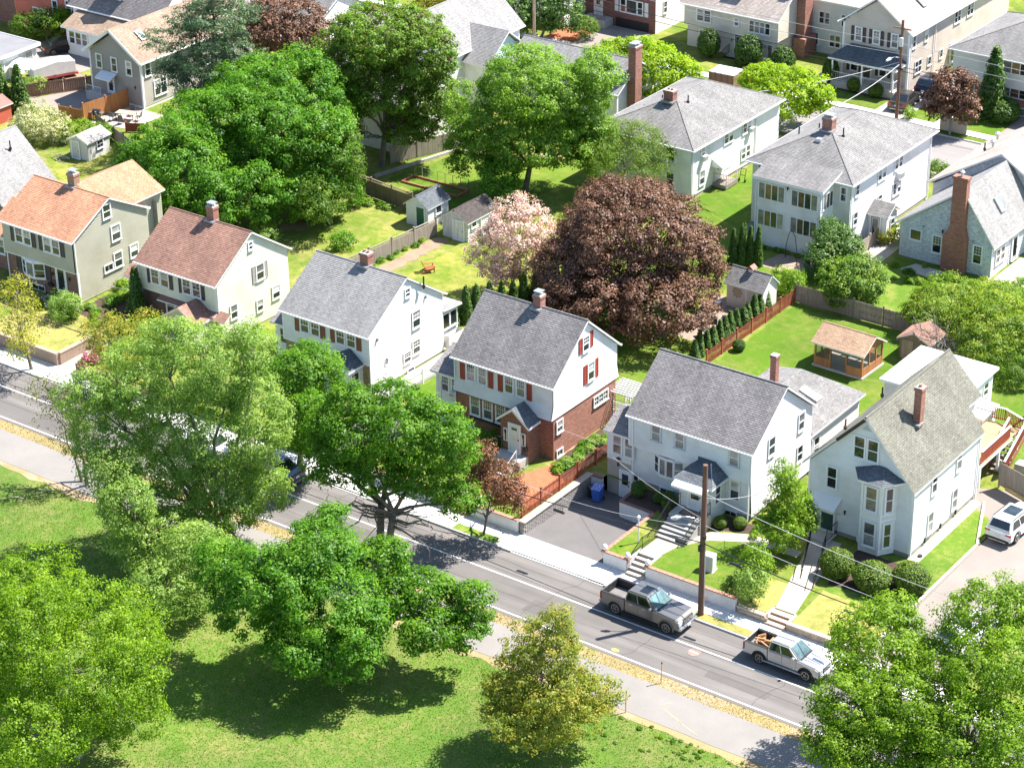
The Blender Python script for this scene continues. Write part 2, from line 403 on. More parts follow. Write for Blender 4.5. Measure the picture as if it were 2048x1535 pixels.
def roof_poly(root, polys, mat, step=0.15, lift=0.016, name='roof', slab=0.14, trim=None):
    mb = MB(); sb = MB()
    for p in polys:
        courses(mb, p, step, lift); sb.prism([Vector(q) - Vector((0, 0, 0.012)) for q in p], Vector((0, 0, -slab)))
    o = mb.build(name, mat, root)
    if slab: sb.build('fascia', trim or TRIM, o)
    return o
def ridge(o, a, b, mat, w=0.16):
    mb = MB(); mb.tube([a, (Vector(a) + Vector(b)) / 2, b], w * 0.5, 6); mb.build('ridge_cap', mat, o)
def gable_roof(root, x0, x1, y0, y1, ze, zr, mat, axis='x', step=0.15, gutters=True, slab=0.14, lift=0.016):
    if axis == 'x':
        ym = (y0 + y1) / 2
        ps = [[(x0, y0, ze), (x1, y0, ze), (x1, ym, zr), (x0, ym, zr)], [(x1, y1, ze), (x0, y1, ze), (x0, ym, zr), (x1, ym, zr)]]
        ra, rb = (x0, ym, zr - 0.03), (x1, ym, zr - 0.03)
    else:
        xm = (x0 + x1) / 2
        ps = [[(x1, y0, ze), (x1, y1, ze), (xm, y1, zr), (xm, y0, zr)], [(x0, y1, ze), (x0, y0, ze), (xm, y0, zr), (xm, y1, zr)]]
        ra, rb = (xm, y0, zr - 0.03), (xm, y1, zr - 0.03)
    o = roof_poly(root, ps, mat, step, lift, slab=slab); ridge(o, ra, rb, mat)
    if gutters:
        for q in ((x0 + 0.02, x1 - 0.02, y0 - 0.11, y0 - 0.005), (x0 + 0.02, x1 - 0.02, y1 + 0.005, y1 + 0.11)) if axis == 'x' else ((x0 - 0.11, x0 - 0.005, y0 + 0.02, y1 - 0.02), (x1 + 0.005, x1 + 0.11, y0 + 0.02, y1 - 0.02)):
            g = MB(); g.box(*q, ze - 0.14, ze - 0.03); g.build('gutter', TRIM, o)
    return o
def hip_roof(root, x0, x1, y0, y1, ze, zr, mat, inset=None, gutters=True, step=0.15, axis='y'):
    xm, ym = (x0 + x1) / 2, (y0 + y1) / 2
    if axis == 'y':
        i = inset if inset is not None else (x1 - x0) / 2; a, b = (xm, y0 + i, zr), (xm, y1 - i, zr)
        ps = [[(x0, y0, ze), (x1, y0, ze), a], [(x1, y0, ze), (x1, y1, ze), b, a], [(x1, y1, ze), (x0, y1, ze), b], [(x0, y1, ze), (x0, y0, ze), a, b]]
    else:
        i = inset if inset is not None else (y1 - y0) / 2; a, b = (x0 + i, ym, zr), (x1 - i, ym, zr)
        ps = [[(x0, y0, ze), (x1, y0, ze), b, a], [(x1, y0, ze), (x1, y1, ze), b], [(x1, y1, ze), (x0, y1, ze), a, b], [(x0, y1, ze), (x0, y0, ze), a]]
    o = roof_poly(root, ps, mat, step, slab=0)
    s = MB(); s.box(x0, x1, y0, y1, ze - 0.17, ze - 0.015); s.build('fascia', TRIM, o)
    for e in ((x0, y0), (x1, y0)): ridge(o, (e[0], e[1], ze), a if axis == 'y' or e[0] == x0 else b, mat, 0.13)
    for e in ((x0, y1), (x1, y1)): ridge(o, (e[0], e[1], ze), b if axis == 'y' or e[0] == x1 else a, mat, 0.13)
    if (Vector(a) - Vector(b)).length > 0.1: ridge(o, a, b, mat, 0.13)
    if gutters:
        for q in ((x0 - 0.1, x1 + 0.1, y0 - 0.1, y0 - 0.004), (x1 + 0.004, x1 + 0.1, y0, y1), (x0 - 0.1, x0 - 0.004, y0, y1)): g = MB(); g.box(*q, ze - 0.13, ze - 0.03); g.build('gutter', TRIM, o)
    return o
def chimney(root, x, y, z0, z1, w=0.75, d=0.6, mat=None, cap='metal', pots=1):
    mat = mat or CHIMBRICK; b = MB(); b.box(x - w / 2, x + w / 2, y - d / 2, y + d / 2, z0, z1 - 0.16); b.box(x - w / 2 - 0.05, x + w / 2 + 0.05, y - d / 2 - 0.05, y + d / 2 + 0.05, z1 - 0.16, z1)
    o = b.build('chimney', mat, root)
    c = MB(); c.box(x - w / 2 - 0.02, x + w / 2 + 0.02, y - d / 2 - 0.02, y + d / 2 + 0.02, z1, z1 + 0.07); c.build('chimney_crown', CONC, o)
    for i in range(pots):
        px = x + (i - (pots - 1) / 2) * 0.34; p = MB(); p.tube([(px, y, z1 + 0.06), (px, y, z1 + 0.24)], 0.12, 8); p.build('flue', plain('clay', (0.42, 0.2, 0.12), 0.8), o)
    if cap == 'metal':
        m = MB(); m.box(x - w / 2 + 0.02, x + w / 2 - 0.02, y - d / 2 + 0.02, y + d / 2 - 0.02, z1 + 0.3, z1 + 0.35)
        for sx in (-1, 1):
            for sy in (-1, 1): m.box(x + sx * (w / 2 - 0.1) - 0.02, x + sx * (w / 2 - 0.1) + 0.02, y + sy * (d / 2 - 0.1) - 0.02, y + sy * (d / 2 - 0.1) + 0.02, z1 + 0.07, z1 + 0.3)
        m.build('chimney_cap', ALU, o)
    return o
def flashing(o, x, y, z, w, d, slope=0.0):
    f = MB(); f.box(x - w / 2 - 0.1, x + w / 2 + 0.1, y - d / 2 - 0.12, y + d / 2 + 0.05, z - 0.02, z + 0.12); f.build('flashing', LEAD, o)
def downspout(root, x, y, z0, z1, dx=0.0, dy=-0.25):
    m = MB(); m.bar((x, y, z0 + 0.12), (x, y, z1 - 0.1), 0.075, 0.075); m.bar((x, y, z0 + 0.14), (x + dx, y + dy, z0 + 0.05), 0.075, 0.075); m.build('downspout', TRIM, root)
def vent_pipe(root, x, y, z, h=0.6, r=0.06, mat=None):
    m = MB(); m.tube([(x, y, z - 0.2), (x, y, z + h)], r, 8); m.tube([(x, y, z - 0.08), (x, y, z + 0.08)], r + 0.07, 8); m.build('vent_pipe', mat or DARK, root)
def lamp_wall(root, x, y, z):
    m = MB(); m.box(x - 0.06, x + 0.06, y - 0.16, y, z + 0.22, z + 0.27); m.tube([(x, y - 0.1, z), (x, y - 0.1, z + 0.22)], [0.05, 0.075], 6); m.box(x - 0.02, x + 0.02, y - 0.1, y, z + 0.1, z + 0.13); m.build('wall_lamp', DARK, root)
def skylight(root, c, nrm, up_, w, h):
    n = Vector(nrm).normalized(); v = (Vector(up_) - n * Vector(up_).dot(n)).normalized(); u = v.cross(n); c = Vector(c)
    Q = lambda a, b, e: c + u * a + v * b + n * e
    m = MB()
    for a0, a1, b0, b1 in ((-w / 2, w / 2, -h / 2, -h / 2 + .07), (-w / 2, w / 2, h / 2 - .07, h / 2), (-w / 2, -w / 2 + .07, -h / 2 + .07, h / 2 - .07), (w / 2 - .07, w / 2, -h / 2 + .07, h / 2 - .07)):
        m.prism([Q(a0, b0, .12), Q(a1, b0, .12), Q(a1, b1, .12), Q(a0, b1, .12)], 0.14)
    o = m.build('skylight', ALU, root)
    g = MB(); g.poly([Q(-w / 2, -h / 2, .09), Q(w / 2, -h / 2, .09), Q(w / 2, h / 2, .09), Q(-w / 2, h / 2, .09)]); g.build('pane', glassmat('skylight_glass', (0.30, 0.34, 0.36), 0.08), o)
def ac_unit(root, face, u, off, z, w=0.6, h=0.4):
    m = MB(); m.box(-w / 2, w / 2, -0.42, 0, 0, h)
    for i in range(5): m.box(-w / 2 + .05, w / 2 - .05, -0.43, -0.42, .06 + i * .06, .09 + i * .06)
    loc = {FR: (u, off, z), RI: (off, u, z)}[face]; o = m.build('air_conditioner', plain('ac_shell', (.72, .71, .68), .5), root, loc, ROT[face])
    g = MB(); g.box(-w / 2 + .04, w / 2 - .04, -.436, -.431, .05, h - .05); g.build('grille', plain('ac_grille', (.3, .3, .3), .6), o)
def awning(root, x0, x1, y0, y1, z0, z1, mat, stripes=0, face=FR):
    """sloping awning: back edge y0/z1, front edge y1/z0 (or along x for side facades)"""
    m = MB(); n = stripes or 1
    for i in range(n):
        a, b = x0 + (x1 - x0) * i / n, x0 + (x1 - x0) * (i + 1) / n; e = 0.02 * (i % 2)
        m.prism([(a, y1, z0 + e), (b, y1, z0 + e), (b, y0, z1 + e), (a, y0, z1 + e)], 0.03)
    m.box(x0, x1, y1 - 0.02, y1, z0 - 0.16, z0)
    m.prism([(x0, y0, z1), (x0, y1, z0), (x0, y1, z0 - .12), (x0, y0, z1 - .12)], 0.02); m.prism([(x1, y1, z0), (x1, y0, z1), (x1, y0, z1 - .12), (x1, y1, z0 - .12)], 0.02)
    o = m.build('awning', mat, root)
    s = MB()
    for x in (x0 + .05, x1 - .05): s.bar((x, y1 + .05, z0 - .1), (x, y0, z0 - .75), .03, .03)
    s.build('bracket', plain('awning_arm', (.5, .5, .5), .4, .6), o); return o
def steps(root, x0, x1, y0, z0, z1, n, tread=0.3, mat=None, axis='y', y_dir=1):
    """flight rising towards +y from y0; each step its own part"""
    rise = (z1 - z0) / n
    for i in range(n):
        m = MB(); m.box(x0, x1, y0 + i * tread, y0 + (n) * tread - (0.003 * i), z0 + (0 if i == 0 else i * rise), z0 + (i + 1) * rise - 0.055)
        m.box(x0 - 0.01, x1 + 0.01, y0 + i * tread - 0.03, y0 + n * tread - 0.003 * i, z0 + (i + 1) * rise - 0.055, z0 + (i + 1) * rise)
        m.build('step', mat or CONC, root)
def rail_iron(root, a, b, h=0.9, n=None, mat=None, name='handrail', curl=False):
    a, b = Vector(a), Vector(b); m = MB(); l = (b - a).length; n = n or max(3, int(l / 0.16)); U = Vector((0, 0, 1))
    m.bar(a + U * h, b + U * h, .045, .04); m.bar(a + U * .12, b + U * .12, .03, .025)
    for i in range(n + 1):
        p = a.lerp(b, i / n); r = .03 if i in (0, n) else .016
        m.bar(p + U * (0 if i in (0, n) else .12), p + U * h, r, r)
    return m.build(name, mat or DARK, root)
# ------------------------------------------------------------------ houses along the near street
S_TAN = siding('olive_tan_siding', (0.44, 0.42, 0.33)); S_CREAM = siding('pale_yellow_siding', (0.74, 0.73, 0.60)); S_WHITE = siding('white_siding', (0.80, 0.79, 0.77))
S_SHADEW = siding('shaded_white_siding', (0.78, 0.79, 0.79)); S_TAUPE = siding('taupe_siding', (0.33, 0.29, 0.26)); S_BEIGE = siding('beige_siding', (0.66, 0.60, 0.51))  # cool white: bluish shade of the street fronts put into the siding colour
S_PINKT = siding('tan_siding', (0.58, 0.51, 0.44)); S_RED = siding('red_siding', (0.52, 0.11, 0.075)); S_BROWN = siding('brown_siding', (0.22, 0.17, 0.14)); S_OFF = siding('off_white_siding', (0.70, 0.69, 0.62))
R_ORANGE = shingle('orange_shingle', (0.52, 0.27, 0.165), (0.44, 0.215, 0.13), (0.28, 0.125, 0.075)); R_BROWN = shingle('brown_shingle', (0.34, 0.195, 0.145), (0.27, 0.15, 0.115), (0.17, 0.09, 0.07))
R_LIGHT = shingle('light_grey_shingle', (0.30, 0.29, 0.283), (0.255, 0.247, 0.24), (0.16, 0.16, 0.16), blot=0.1)
R_GREY = shingle('grey_shingle', (0.27, 0.25, 0.245), (0.205, 0.19, 0.187), (0.07, 0.066, 0.066)); R_DARK = shingle('slate_shingle', (0.15, 0.165, 0.18), (0.11, 0.12, 0.135), (0.05, 0.055, 0.06))
R_GREEN = shingle('mossy_grey_shingle', (0.20, 0.195, 0.16), (0.16, 0.156, 0.128), (0.08, 0.077, 0.064)); R_BACK = shingle('mid_grey_shingle', (0.25, 0.24, 0.232), (0.20, 0.192, 0.186), (0.105, 0.10, 0.10))
R_SAND = shingle('sand_shingle', (0.43, 0.37, 0.325), (0.37, 0.315, 0.275), (0.24, 0.2, 0.18)); R_TAN = shingle('tan_shingle', (0.36, 0.265, 0.195), (0.30, 0.22, 0.16), (0.18, 0.13, 0.1))
R_FLAT = paving('flat_roof_grey', (0.20, 0.20, 0.21), 0.5); R_WHITE = paving('white_membrane', (0.74, 0.74, 0.74), 0.4, 0.06)
SH_DARK = plain('dark_shutter', (0.055, 0.045, 0.05), 0.5); SH_BROWN = plain('brown_shutter', (0.20, 0.075, 0.04), 0.6); SH_RED = plain('red_shutter', (0.33, 0.045, 0.03), 0.5); SH_GREY = plain('grey_shutter', (0.38, 0.35, 0.33), 0.6)
DOORW = plain('white_door', (0.72, 0.73, 0.74), 0.4); DOORG = plain('green_door', (0.03, 0.07, 0.06), 0.4); DOORR = plain('brick_red_door', (0.20, 0.06, 0.045), 0.5)
BRICK1 = brick('brown_brick', (0.26, 0.12, 0.085), (0.19, 0.085, 0.065), (0.24, 0.2, 0.18)); BRICKD = brick('dark_brown_brick', (0.13, 0.075, 0.06), (0.09, 0.05, 0.045), (0.14, 0.12, 0.11))

def bow(root, x0, x1, y, z0, z1, depth, n=4, roofmat=None, head=0.22):
    """bowed or bay window: n facets, each facet a pane with its frame"""
    xs = [x0 + (x1 - x0) * i / n for i in range(n + 1)]; pts = [(x, y - depth * (1 - ((2 * i / n - 1) ** 2)) ** 0.6) for i, x in enumerate(xs)]
    b = MB()
    poly = [(p[0], p[1]) for p in pts] + [(x1, y), (x0, y)]
    b.prism([(q[0], q[1], z0) for q in poly], Vector((0, 0, -0.14)));
    k = len(pts)
    b.prism([(q[0], q[1], z1 + head * 0.5) for q in poly], Vector((0, 0, -0.12)))
    o = b.build('bay_window', TRIM, root); c = MB(); g = MB()
    for i in range(n):
        a, d = Vector((*pts[i], 0)), Vector((*pts[i + 1], 0)); e = (d - a).normalized()
        for q in (a + e * 0.03, d - e * 0.03): c.bar((q.x, q.y, z0), (q.x, q.y, z1), 0.08, 0.08)
        for z in (z0 + 0.04, z1 - 0.04): c.bar((a.x, a.y, z), (d.x, d.y, z), 0.07, 0.08)
        if i in (0, n - 1): c.bar((a.x, a.y, (z0 + z1) / 2), (d.x, d.y, (z0 + z1) / 2), 0.05, 0.05)
        p = MB(); p.poly([(a.x, a.y, z0), (d.x, d.y, z0), (d.x, d.y, z1), (a.x, a.y, z1)]); p.build('pane', GLASSC if i % 2 else GLASS, o)
    c.build('frame', TRIM, o)
    if roofmat:
        r = MB(); zt = z1 + head * 0.5
        for i in range(n): r.poly([(*pts[i], zt + 0.004), (*pts[i + 1], zt + 0.004), (pts[i + 1][0] * 0.9 + (x0 + x1) * 0.05, y + 0.0, zt + head), (pts[i][0] * 0.9 + (x0 + x1) * 0.05, y + 0.0, zt + head)])
        r.build('bay_roof', roofmat, o)
    return o

# --- orange roofed house, far left
h = thing('orange_roofed_house', 'tan clapboard house with bright orange shingle roof and brown brick ground floor', 'house', (-70.6, 10.2, 1.0), 0, 'houses along the near street')
walls(h, 'brick_wall', 0, 7.85, 0.25, 8.0, 0, 2.75, BRICK1, faces=(FR, LE), lap=False)
walls(h, 'wall', 0, 7.85, 0, 8.0, 2.68, 5.4, S_TAN, faces=(FR, LE), step=0.2)
mb = MB(); courses(mb, [(7.88, 0.3, 0.1), (7.88, 8.2, 0.1), (7.88, 8.2, 5.4), (7.88, 4.1, 7.6), (7.88, 0.05, 5.4), (7.88, 0.05, 2.7)], 0.2, 0.036); mb.build('wall', S_TAN, h)
mb = MB(); mb.box(-0.03, 7.9, -0.02, 0.25, 2.6, 2.68); mb.box(7.86, 7.95, 0.2, 0.32, 0, 2.6); mb.build('band_board', TRIM, h)
walls(h, 'foundation_wall', 0, 7.87, 0.27, 9.4, -0.4, 0.12, STONEW, faces=(FR, RI), lap=False)
walls(h, 'rear_wall', 0, 7.87, 0.3, 9.4, 0, 5.6, S_TAN, faces=(BA,), lap=False)
rf = gable_roof(h, -0.25, 8.1, -0.22, 8.4, 5.4, 7.75, R_ORANGE)
walls(h, 'ell_wall', 0.8, 7.4, 5.0, 10.4, 0, 5.9, S_TAN, faces=(RI, LE, BA))
rf2 = roof_poly(h, [[(7.75, 4.9, 6.15), (7.75, 10.6, 6.15), (4.3, 10.6, 7.95), (4.3, 4.25, 7.95)], [(0.6, 10.6, 6.1), (0.6, 4.9, 6.1), (4.3, 4.25, 7.95), (4.3, 10.6, 7.95)]], R_ORANGE, slab=0.1)
c = chimney(h, 4.0, 4.35, 7.3, 8.75, 0.75, 0.6, brick('tan_brick', (0.36, 0.21, 0.12), (0.26, 0.15, 0.09), (0.35, 0.3, 0.25))); flashing(c, 4.0, 4.2, 7.68, 0.75, 0.6)
for u, zz in ((1.9, 3.92), (2.83, 3.9), (5.08, 3.86), (6.02, 3.86)): window(h, FR, u, 0, zz, 0.78, 1.22, (2, 1))
for u in (1.17, 3.52, 4.36, 6.72): shutter(h, FR, u, 0, 3.82, 0.46, 1.32, SH_DARK)
bow(h, 1.6, 4.15, 0.25, 1.2, 2.5, 0.45, 3, None)
for u in (1.25, 4.55): shutter(h, FR, u, 0.25, 1.15, 0.55, 1.42, SH_DARK)
door(h, FR, 6.0, 0.25, 0.55, 0.95, 2.05, DOORW, (-0.4, 0.4, 0.08, 0.95)); lamp_wall(h, 5.1, 0.22, 1.75); lamp_wall(h, 6.95, 0.22, 1.75)
window(h, FR, 2.0, 0.25, -0.02, 0.7, 0.45, (1, 1), rail=False); window(h, FR, 3.2, 0.25, -0.02, 1.5, 0.45, (2, 1), rail=False)
for u, zz, ww, hh in ((3.85, 6.05, 0.78, 1.1), (4.62, 3.9, 0.9, 1.25), (4.6, 1.6, 0.8, 1.2), (6.4, 1.8, 0.8, 1.05)): window(h, RI, u, 7.88, zz, ww, hh)
window(h, RI, 3.5, 7.88, 1.6, 0.85, 0.55, (2, 1), rail=False)
downspout(h, 7.98, 0.12, 0.1, 5.35); downspout(h, 0.1, 0.1, 0.1, 5.35)
m = MB(); m.box(5.25, 7.0, -0.95, 0.24, 0, 0.5); m.build('stoop', CONC, h); steps(h, 5.4, 6.9, -1.85, -0.02, 0.33, 2, 0.45)
rail_iron(h, (5.3, -0.9, 0.5), (5.3, 0.2, 0.5)); rail_iron(h, (5.3, -1.8, 0.0), (5.3, -0.95, 0.5))
m = MB(); m.box(4.55, 5.0, 0.02, 0.24, 0.75, 1.05); m.build('mailbox', DARK, h)
walls(h, 'wing_wall', -3.4, -0.02, 1.5, 7.0, 0, 1.6, BRICK1, faces=(FR, LE), lap=False); walls(h, 'wing_wall', -3.4, -0.02, 1.5, 7.0, 1.6, 3.0, S_TAN, faces=(FR, LE))
roof_poly(h, [[(-3.7, 1.2, 3.0), (-0.02, 1.2, 3.0), (-0.02, 4.6, 4.9), (-3.7, 4.6, 4.9)], [(-0.02, 8.0, 3.0), (-3.7, 8.0, 3.0), (-3.7, 4.6, 4.9), (-0.02, 4.6, 4.9)]], R_ORANGE)
window(h, FR, -0.75, 1.5, 1.35, 0.8, 1.25); window(h, FR, -2.2, 1.5, 1.35, 0.8, 1.25)

# --- pale grey roofed house at the left edge, behind the orange roof
h = thing('grey_roofed_house', 'dark brown clapboard house with pale grey roof cut off by the left edge', 'house', (-83.0, 13.6, 1.0), 0, 'houses along the near street')
walls(h, 'wall', 0, 8.3, 0.3, 5.9, 0, 4.5, S_BROWN, gable='y', gz=8.3, faces=(FR, RI, LE, BA))
gable_roof(h, -0.3, 8.6, 0, 6.3, 4.5, 8.5, R_LIGHT, 'y'); vent_pipe(h, 5.6, 4.2, 7.4, 0.7)
window(h, FR, 6.6, 0.3, 2.6, 0.8, 1.3); window(h, FR, 4.4, 0.3, 2.6, 0.8, 1.3); downspout(h, 8.35, 0.35, 0, 4.4)

# --- brown roofed house
h = thing('brown_roofed_house', 'pale yellow clapboard house with reddish brown shingle roof and grey shutters', 'house', (-56.7, 11.2, 1.0), 0, 'houses along the near street')
walls(h, 'brick_wall', 0, 8.0, 0.3, 8.0, 0, 2.9, BRICKD, faces=(FR,), lap=False)
walls(h, 'wall', 0, 8.0, 0, 8.1, 2.82, 5.0, S_CREAM, faces=(FR, LE, BA), step=0.2)
mb = MB(); courses(mb, [(8.03, 0.3, 0.1), (8.03, 8.1, 0.1), (8.03, 8.1, 5.0), (8.03, 4.05, 7.75), (8.03, 0.02, 5.0), (8.03, 0.02, 2.8)], 0.2, 0.036); mb.build('wall', S_CREAM, h)
walls(h, 'foundation_wall', 0, 8.02, 0.3, 8.1, -0.3, 0.12, STONEW, faces=(RI, LE), lap=False)
mb = MB(); mb.box(-0.02, 8.02, -0.02, 0.3, 2.74, 2.82); mb.build('band_board', TRIM, h); corner_boards(h, [(8.03, 0.0, 1, -1), (0, 0, -1, -1)], 2.82, 4.95)
rf = gable_roof(h, -0.2, 8.25, -0.3, 8.4, 5.0, 7.95, R_BROWN)
c = chimney(h, 4.2, 4.2, 7.4, 9.0, 0.7, 0.6); flashing(c, 4.2, 4.05, 7.85, 0.7, 0.6)
for u in (1.77, 2.76, 5.05, 6.04): window(h, FR, u, 0, 3.5, 0.78, 1.2, (2, 2), glass=None)
for u in (1.16, 3.38, 4.44, 6.65): shutter(h, FR, u, 0, 3.42, 0.42, 1.32, SH_DARK)
for u, zz, ww, hh in ((4.85, 3.65, 0.8, 1.25), (6.5, 1.45, 0.8, 1.0), (4.6, 1.1, 0.65, 0.9), (1.7, 1.6, .7, 1.1)): window(h, RI, u, 8.03, zz, ww, hh)
window(h, RI, 4.0, 8.03, 6.45, 0.4, 0.6)
shutter(h, RI, 4.2, 8.03, 3.57, 0.42, 1.4, SH_GREY); shutter(h, RI, 5.5, 8.03, 3.57, 0.42, 1.4, SH_GREY); lamp_wall(h, 8.0, 2.2, 2.4)
window(h, FR, 2.9, 0.3, 1.1, 0.85, 1.4); window(h, FR, 4.15, 0.3, 1.1, 0.5, 1.4)
downspout(h, 8.1, 0.05, 0.1, 4.9)
# gabled entry
walls(h, 'entry_wall', 4.6, 7.5, -1.9, 0.3, 0, 2.4, S_CREAM, gable='y', gz=3.3, faces=(FR, RI, LE))
roof_poly(h, [[(7.75, -2.2, 2.35), (7.75, 0.0, 2.35), (6.05, 0.0, 3.45), (6.05, -2.2, 3.45)], [(4.3, 0.0, 2.35), (4.3, -2.2, 2.35), (6.05, -2.2, 3.45), (6.05, 0.0, 3.45)]], R_BROWN, name='entry_roof')
roof_poly(h, [[(2.2, -0.02, 2.72), (2.2, -0.5, 2.5), (8.05, -0.5, 2.5), (8.05, -0.02, 2.72)]], R_BROWN, name='pent_roof', slab=0.08)
roof_poly(h, [[(7.75, -0.6, 2.35), (9.2, -0.6, 2.35), (9.2, 0.2, 2.8), (7.75, 0.2, 2.8)]], R_BROWN, name='pent_roof', slab=0.08)
door(h, FR, 6.05, -1.9, 0.45, 0.95, 2.0, DOORW, (-0.38, 0.38, 0.3, 0.92)); lamp_wall(h, 4.95, -1.92, 1.9)
for u in (5.35, 6.75): shutter(h, FR, u, -1.9, 0.45, 0.16, 2.0, SH_DARK)
m = MB(); m.tube([(5.2, -1.97, 2.5), (5.5, -1.99, 2.68), (6.05, -2.0, 2.76), (6.6, -1.99, 2.68), (6.9, -1.97, 2.5)], 0.035, 6); m.build('door_arch', TRIM, h)
steps(h, 5.2, 6.9, -3.0, 0, 0.42, 3, 0.35)
walls(h, 'wing_wall', -2.1, -0.02, 0.9, 5.5, 0, 2.9, S_CREAM, faces=(FR, LE))
roof_poly(h, [[(-2.35, 0.6, 2.95), (-0.02, 0.6, 2.95), (-0.02, 3.2, 4.6), (-2.35, 3.2, 4.6)], [(-0.02, 5.8, 2.95), (-2.35, 5.8, 2.95), (-2.35, 3.2, 4.6), (-0.02, 3.2, 4.6)]], R_BROWN)
window(h, FR, -0.7, 0.9, 1.3, 0.7, 1.2); m = MB(); m.prism([(-1.3, 0.2, 2.15), (-0.1, 0.2, 2.15), (-0.1, 0.88, 2.45), (-1.3, 0.88, 2.45)], 0.04); m.build('awning', plain('dark_awning', (0.12, 0.09, 0.09), 0.7), h)

# --- white house with light grey roof
h = thing('white_house', 'white clapboard house with plain light grey roof and brown shutters', 'house', (-42.25, 11.35, 1.0), 0, 'houses along the near street')
walls(h, 'brick_wall', 0, 8.1, 0.22, 8.6, 0, 2.45, brick('ochre_stone', (0.36, 0.26, 0.16), (0.27, 0.2, 0.13), (0.3, 0.27, 0.22), 0.4, 0.2), faces=(FR,), lap=False)
walls(h, 'wall', 0, 8.1, 0, 8.65, 2.4, 4.7, S_SHADEW, faces=(FR,), step=0.2)
walls(h, 'wall', 0, 8.1, 0.2, 8.65, 0, 4.7, S_WHITE, faces=(LE, BA), step=0.2)
mb = MB(); courses(mb, [(8.12, 0.25, 0.15), (8.12, 8.65, 0.15), (8.12, 8.65, 4.75), (8.12, 4.35, 7.55), (8.12, 0.02, 4.75), (8.12, 0.02, 2.4)], 0.2, 0.038); mb.build('wall', S_WHITE, h)
walls(h, 'foundation_wall', 0, 8.1, 0.24, 8.65, -0.3, 0.16, STONEW, faces=(FR, RI), lap=False)
mb = MB(); mb.box(-0.02, 8.13, -0.025, 0.22, 2.3, 2.4); mb.build('band_board', TRIM, h); corner_boards(h, [(8.12, 0.0, 1, -1), (0, 0, -1, -1)], 2.4, 4.65)
rf = gable_roof(h, -0.2, 8.3, -0.25, 9.0, 4.72, 7.75, R_LIGHT)
c = chimney(h, 4.4, 4.6, 7.2, 8.6, 0.75, 0.65, cap=None, pots=2); flashing(c, 4.4, 4.4, 7.65, 0.75, 0.65)
for u in (2.15, 3.16, 5.53, 6.54): window(h, FR, u, 0, 3.42, 0.76, 1.15, (3, 2), glass=GLASS)
for u in (1.42, 3.87, 4.8, 7.26): shutter(h, FR, u, 0, 3.34, 0.42, 1.28, SH_BROWN)
for u, zz, ww, hh in ((5.45, 3.3, 0.85, 1.3), (5.35, 1.2, 0.8, 1.05), (4.25, 0.9, 0.75, 0.8)): window(h, RI, u, 8.12, zz, ww, hh, (3, 2))
window(h, RI, 4.55, 8.12, 6.1, 0.5, 0.62, (2, 1))
def oval_window(root, x, u, z):
    ring, g = MB(), MB(); n = 16; e = [(0.22 * math.cos(2 * math.pi * k / n), 0.33 * math.sin(2 * math.pi * k / n)) for k in range(n)]
    ring.tube([(x + 0.03, u + a, z + b) for a, b in e] + [(x + 0.03, u + e[0][0], z + e[0][1]), (x + 0.03, u + e[1][0], z + e[1][1])], 0.05, 6, False)
    o = ring.build('oval_window', TRIM, root); g.poly([(x + 0.035, u + a, z + b) for a, b in e]); g.build('pane', GLASSC, o)
oval_window(h, 8.12, 1.85, 1.95)
for u, zz in ((0.9, 4.0), (6.6, 5.2)): m = MB(); m.box(8.14, 8.3, u - .05, u + .05, zz, zz + .25); m.build('vent_hood', plain('vent_grey', (.35, .35, .35), .6), h)
for u in (1.5, 4.6): window(h, RI, u, 8.12, -0.02, 0.7, 0.3, rail=False, sill=False)
downspout(h, 8.2, -0.02, 0.1, 4.6); vent_pipe(h, 8.45, 6.1, 6.4, 0.8)
walls(h, 'entry_wall', 5.0, 7.3, -1.45, 0.2, 0, 2.35, S_SHADEW, faces=(FR, RI, LE))
roof_poly(h, [[(4.75, -1.75, 2.35), (7.6, -1.75, 2.35), (6.35, -0.02, 3.3)], [(7.6, -1.75, 2.35), (7.6, -0.02, 2.35), (6.35, -0.02, 3.3)], [(4.75, -0.02, 2.35), (4.75, -1.75, 2.35), (6.35, -0.02, 3.3)]], R_DARK, name='entry_roof', slab=0.16)
door(h, FR, 5.9, -1.45, 0.3, 0.95, 1.95, DOORW, (-0.36, 0.36, 0.3, 0.92)); window(h, RI, -0.75, 7.3, 1.0, 0.75, 0.85, rail=False); lamp_wall(h, 6.75, -1.47, 1.5)
walls(h, 'sunporch_wall', 5.3, 7.9, 8.7, 10.7, 0, 3.2, S_WHITE, faces=(RI, BA, LE)); roof_poly(h, [[(5.1, 8.67, 3.4), (8.2, 8.67, 3.4), (8.2, 10.95, 3.2), (5.1, 10.95, 3.2)]], R_LIGHT)
walls(h, 'sunporch_wall', 7.92, 8.5, 8.9, 10.6, 0.2, 1.2, S_WHITE, faces=(FR, RI, BA)); window(h, RI, 9.25, 7.9, 1.6, 0.75, 1.2, fmat=TRIM, rail=False); window(h, RI, 10.15, 7.9, 1.6, 0.75, 1.2, rail=False)
walls(h, 'wing_wall', -1.7, -0.02, 1.0, 6.0, 0, 2.9, S_WHITE, faces=(FR, LE)); roof_poly(h, [[(-2.0, 0.7, 2.9), (-0.02, 0.7, 2.9), (-0.02, 3.5, 4.0), (-2.0, 3.5, 4.0)], [(-0.02, 6.3, 2.9), (-2.0, 6.3, 2.9), (-2.0, 3.5, 4.0), (-0.02, 3.5, 4.0)]], R_GREY)
window(h, FR, -0.85, 1.0, 1.3, 0.75, 1.2)

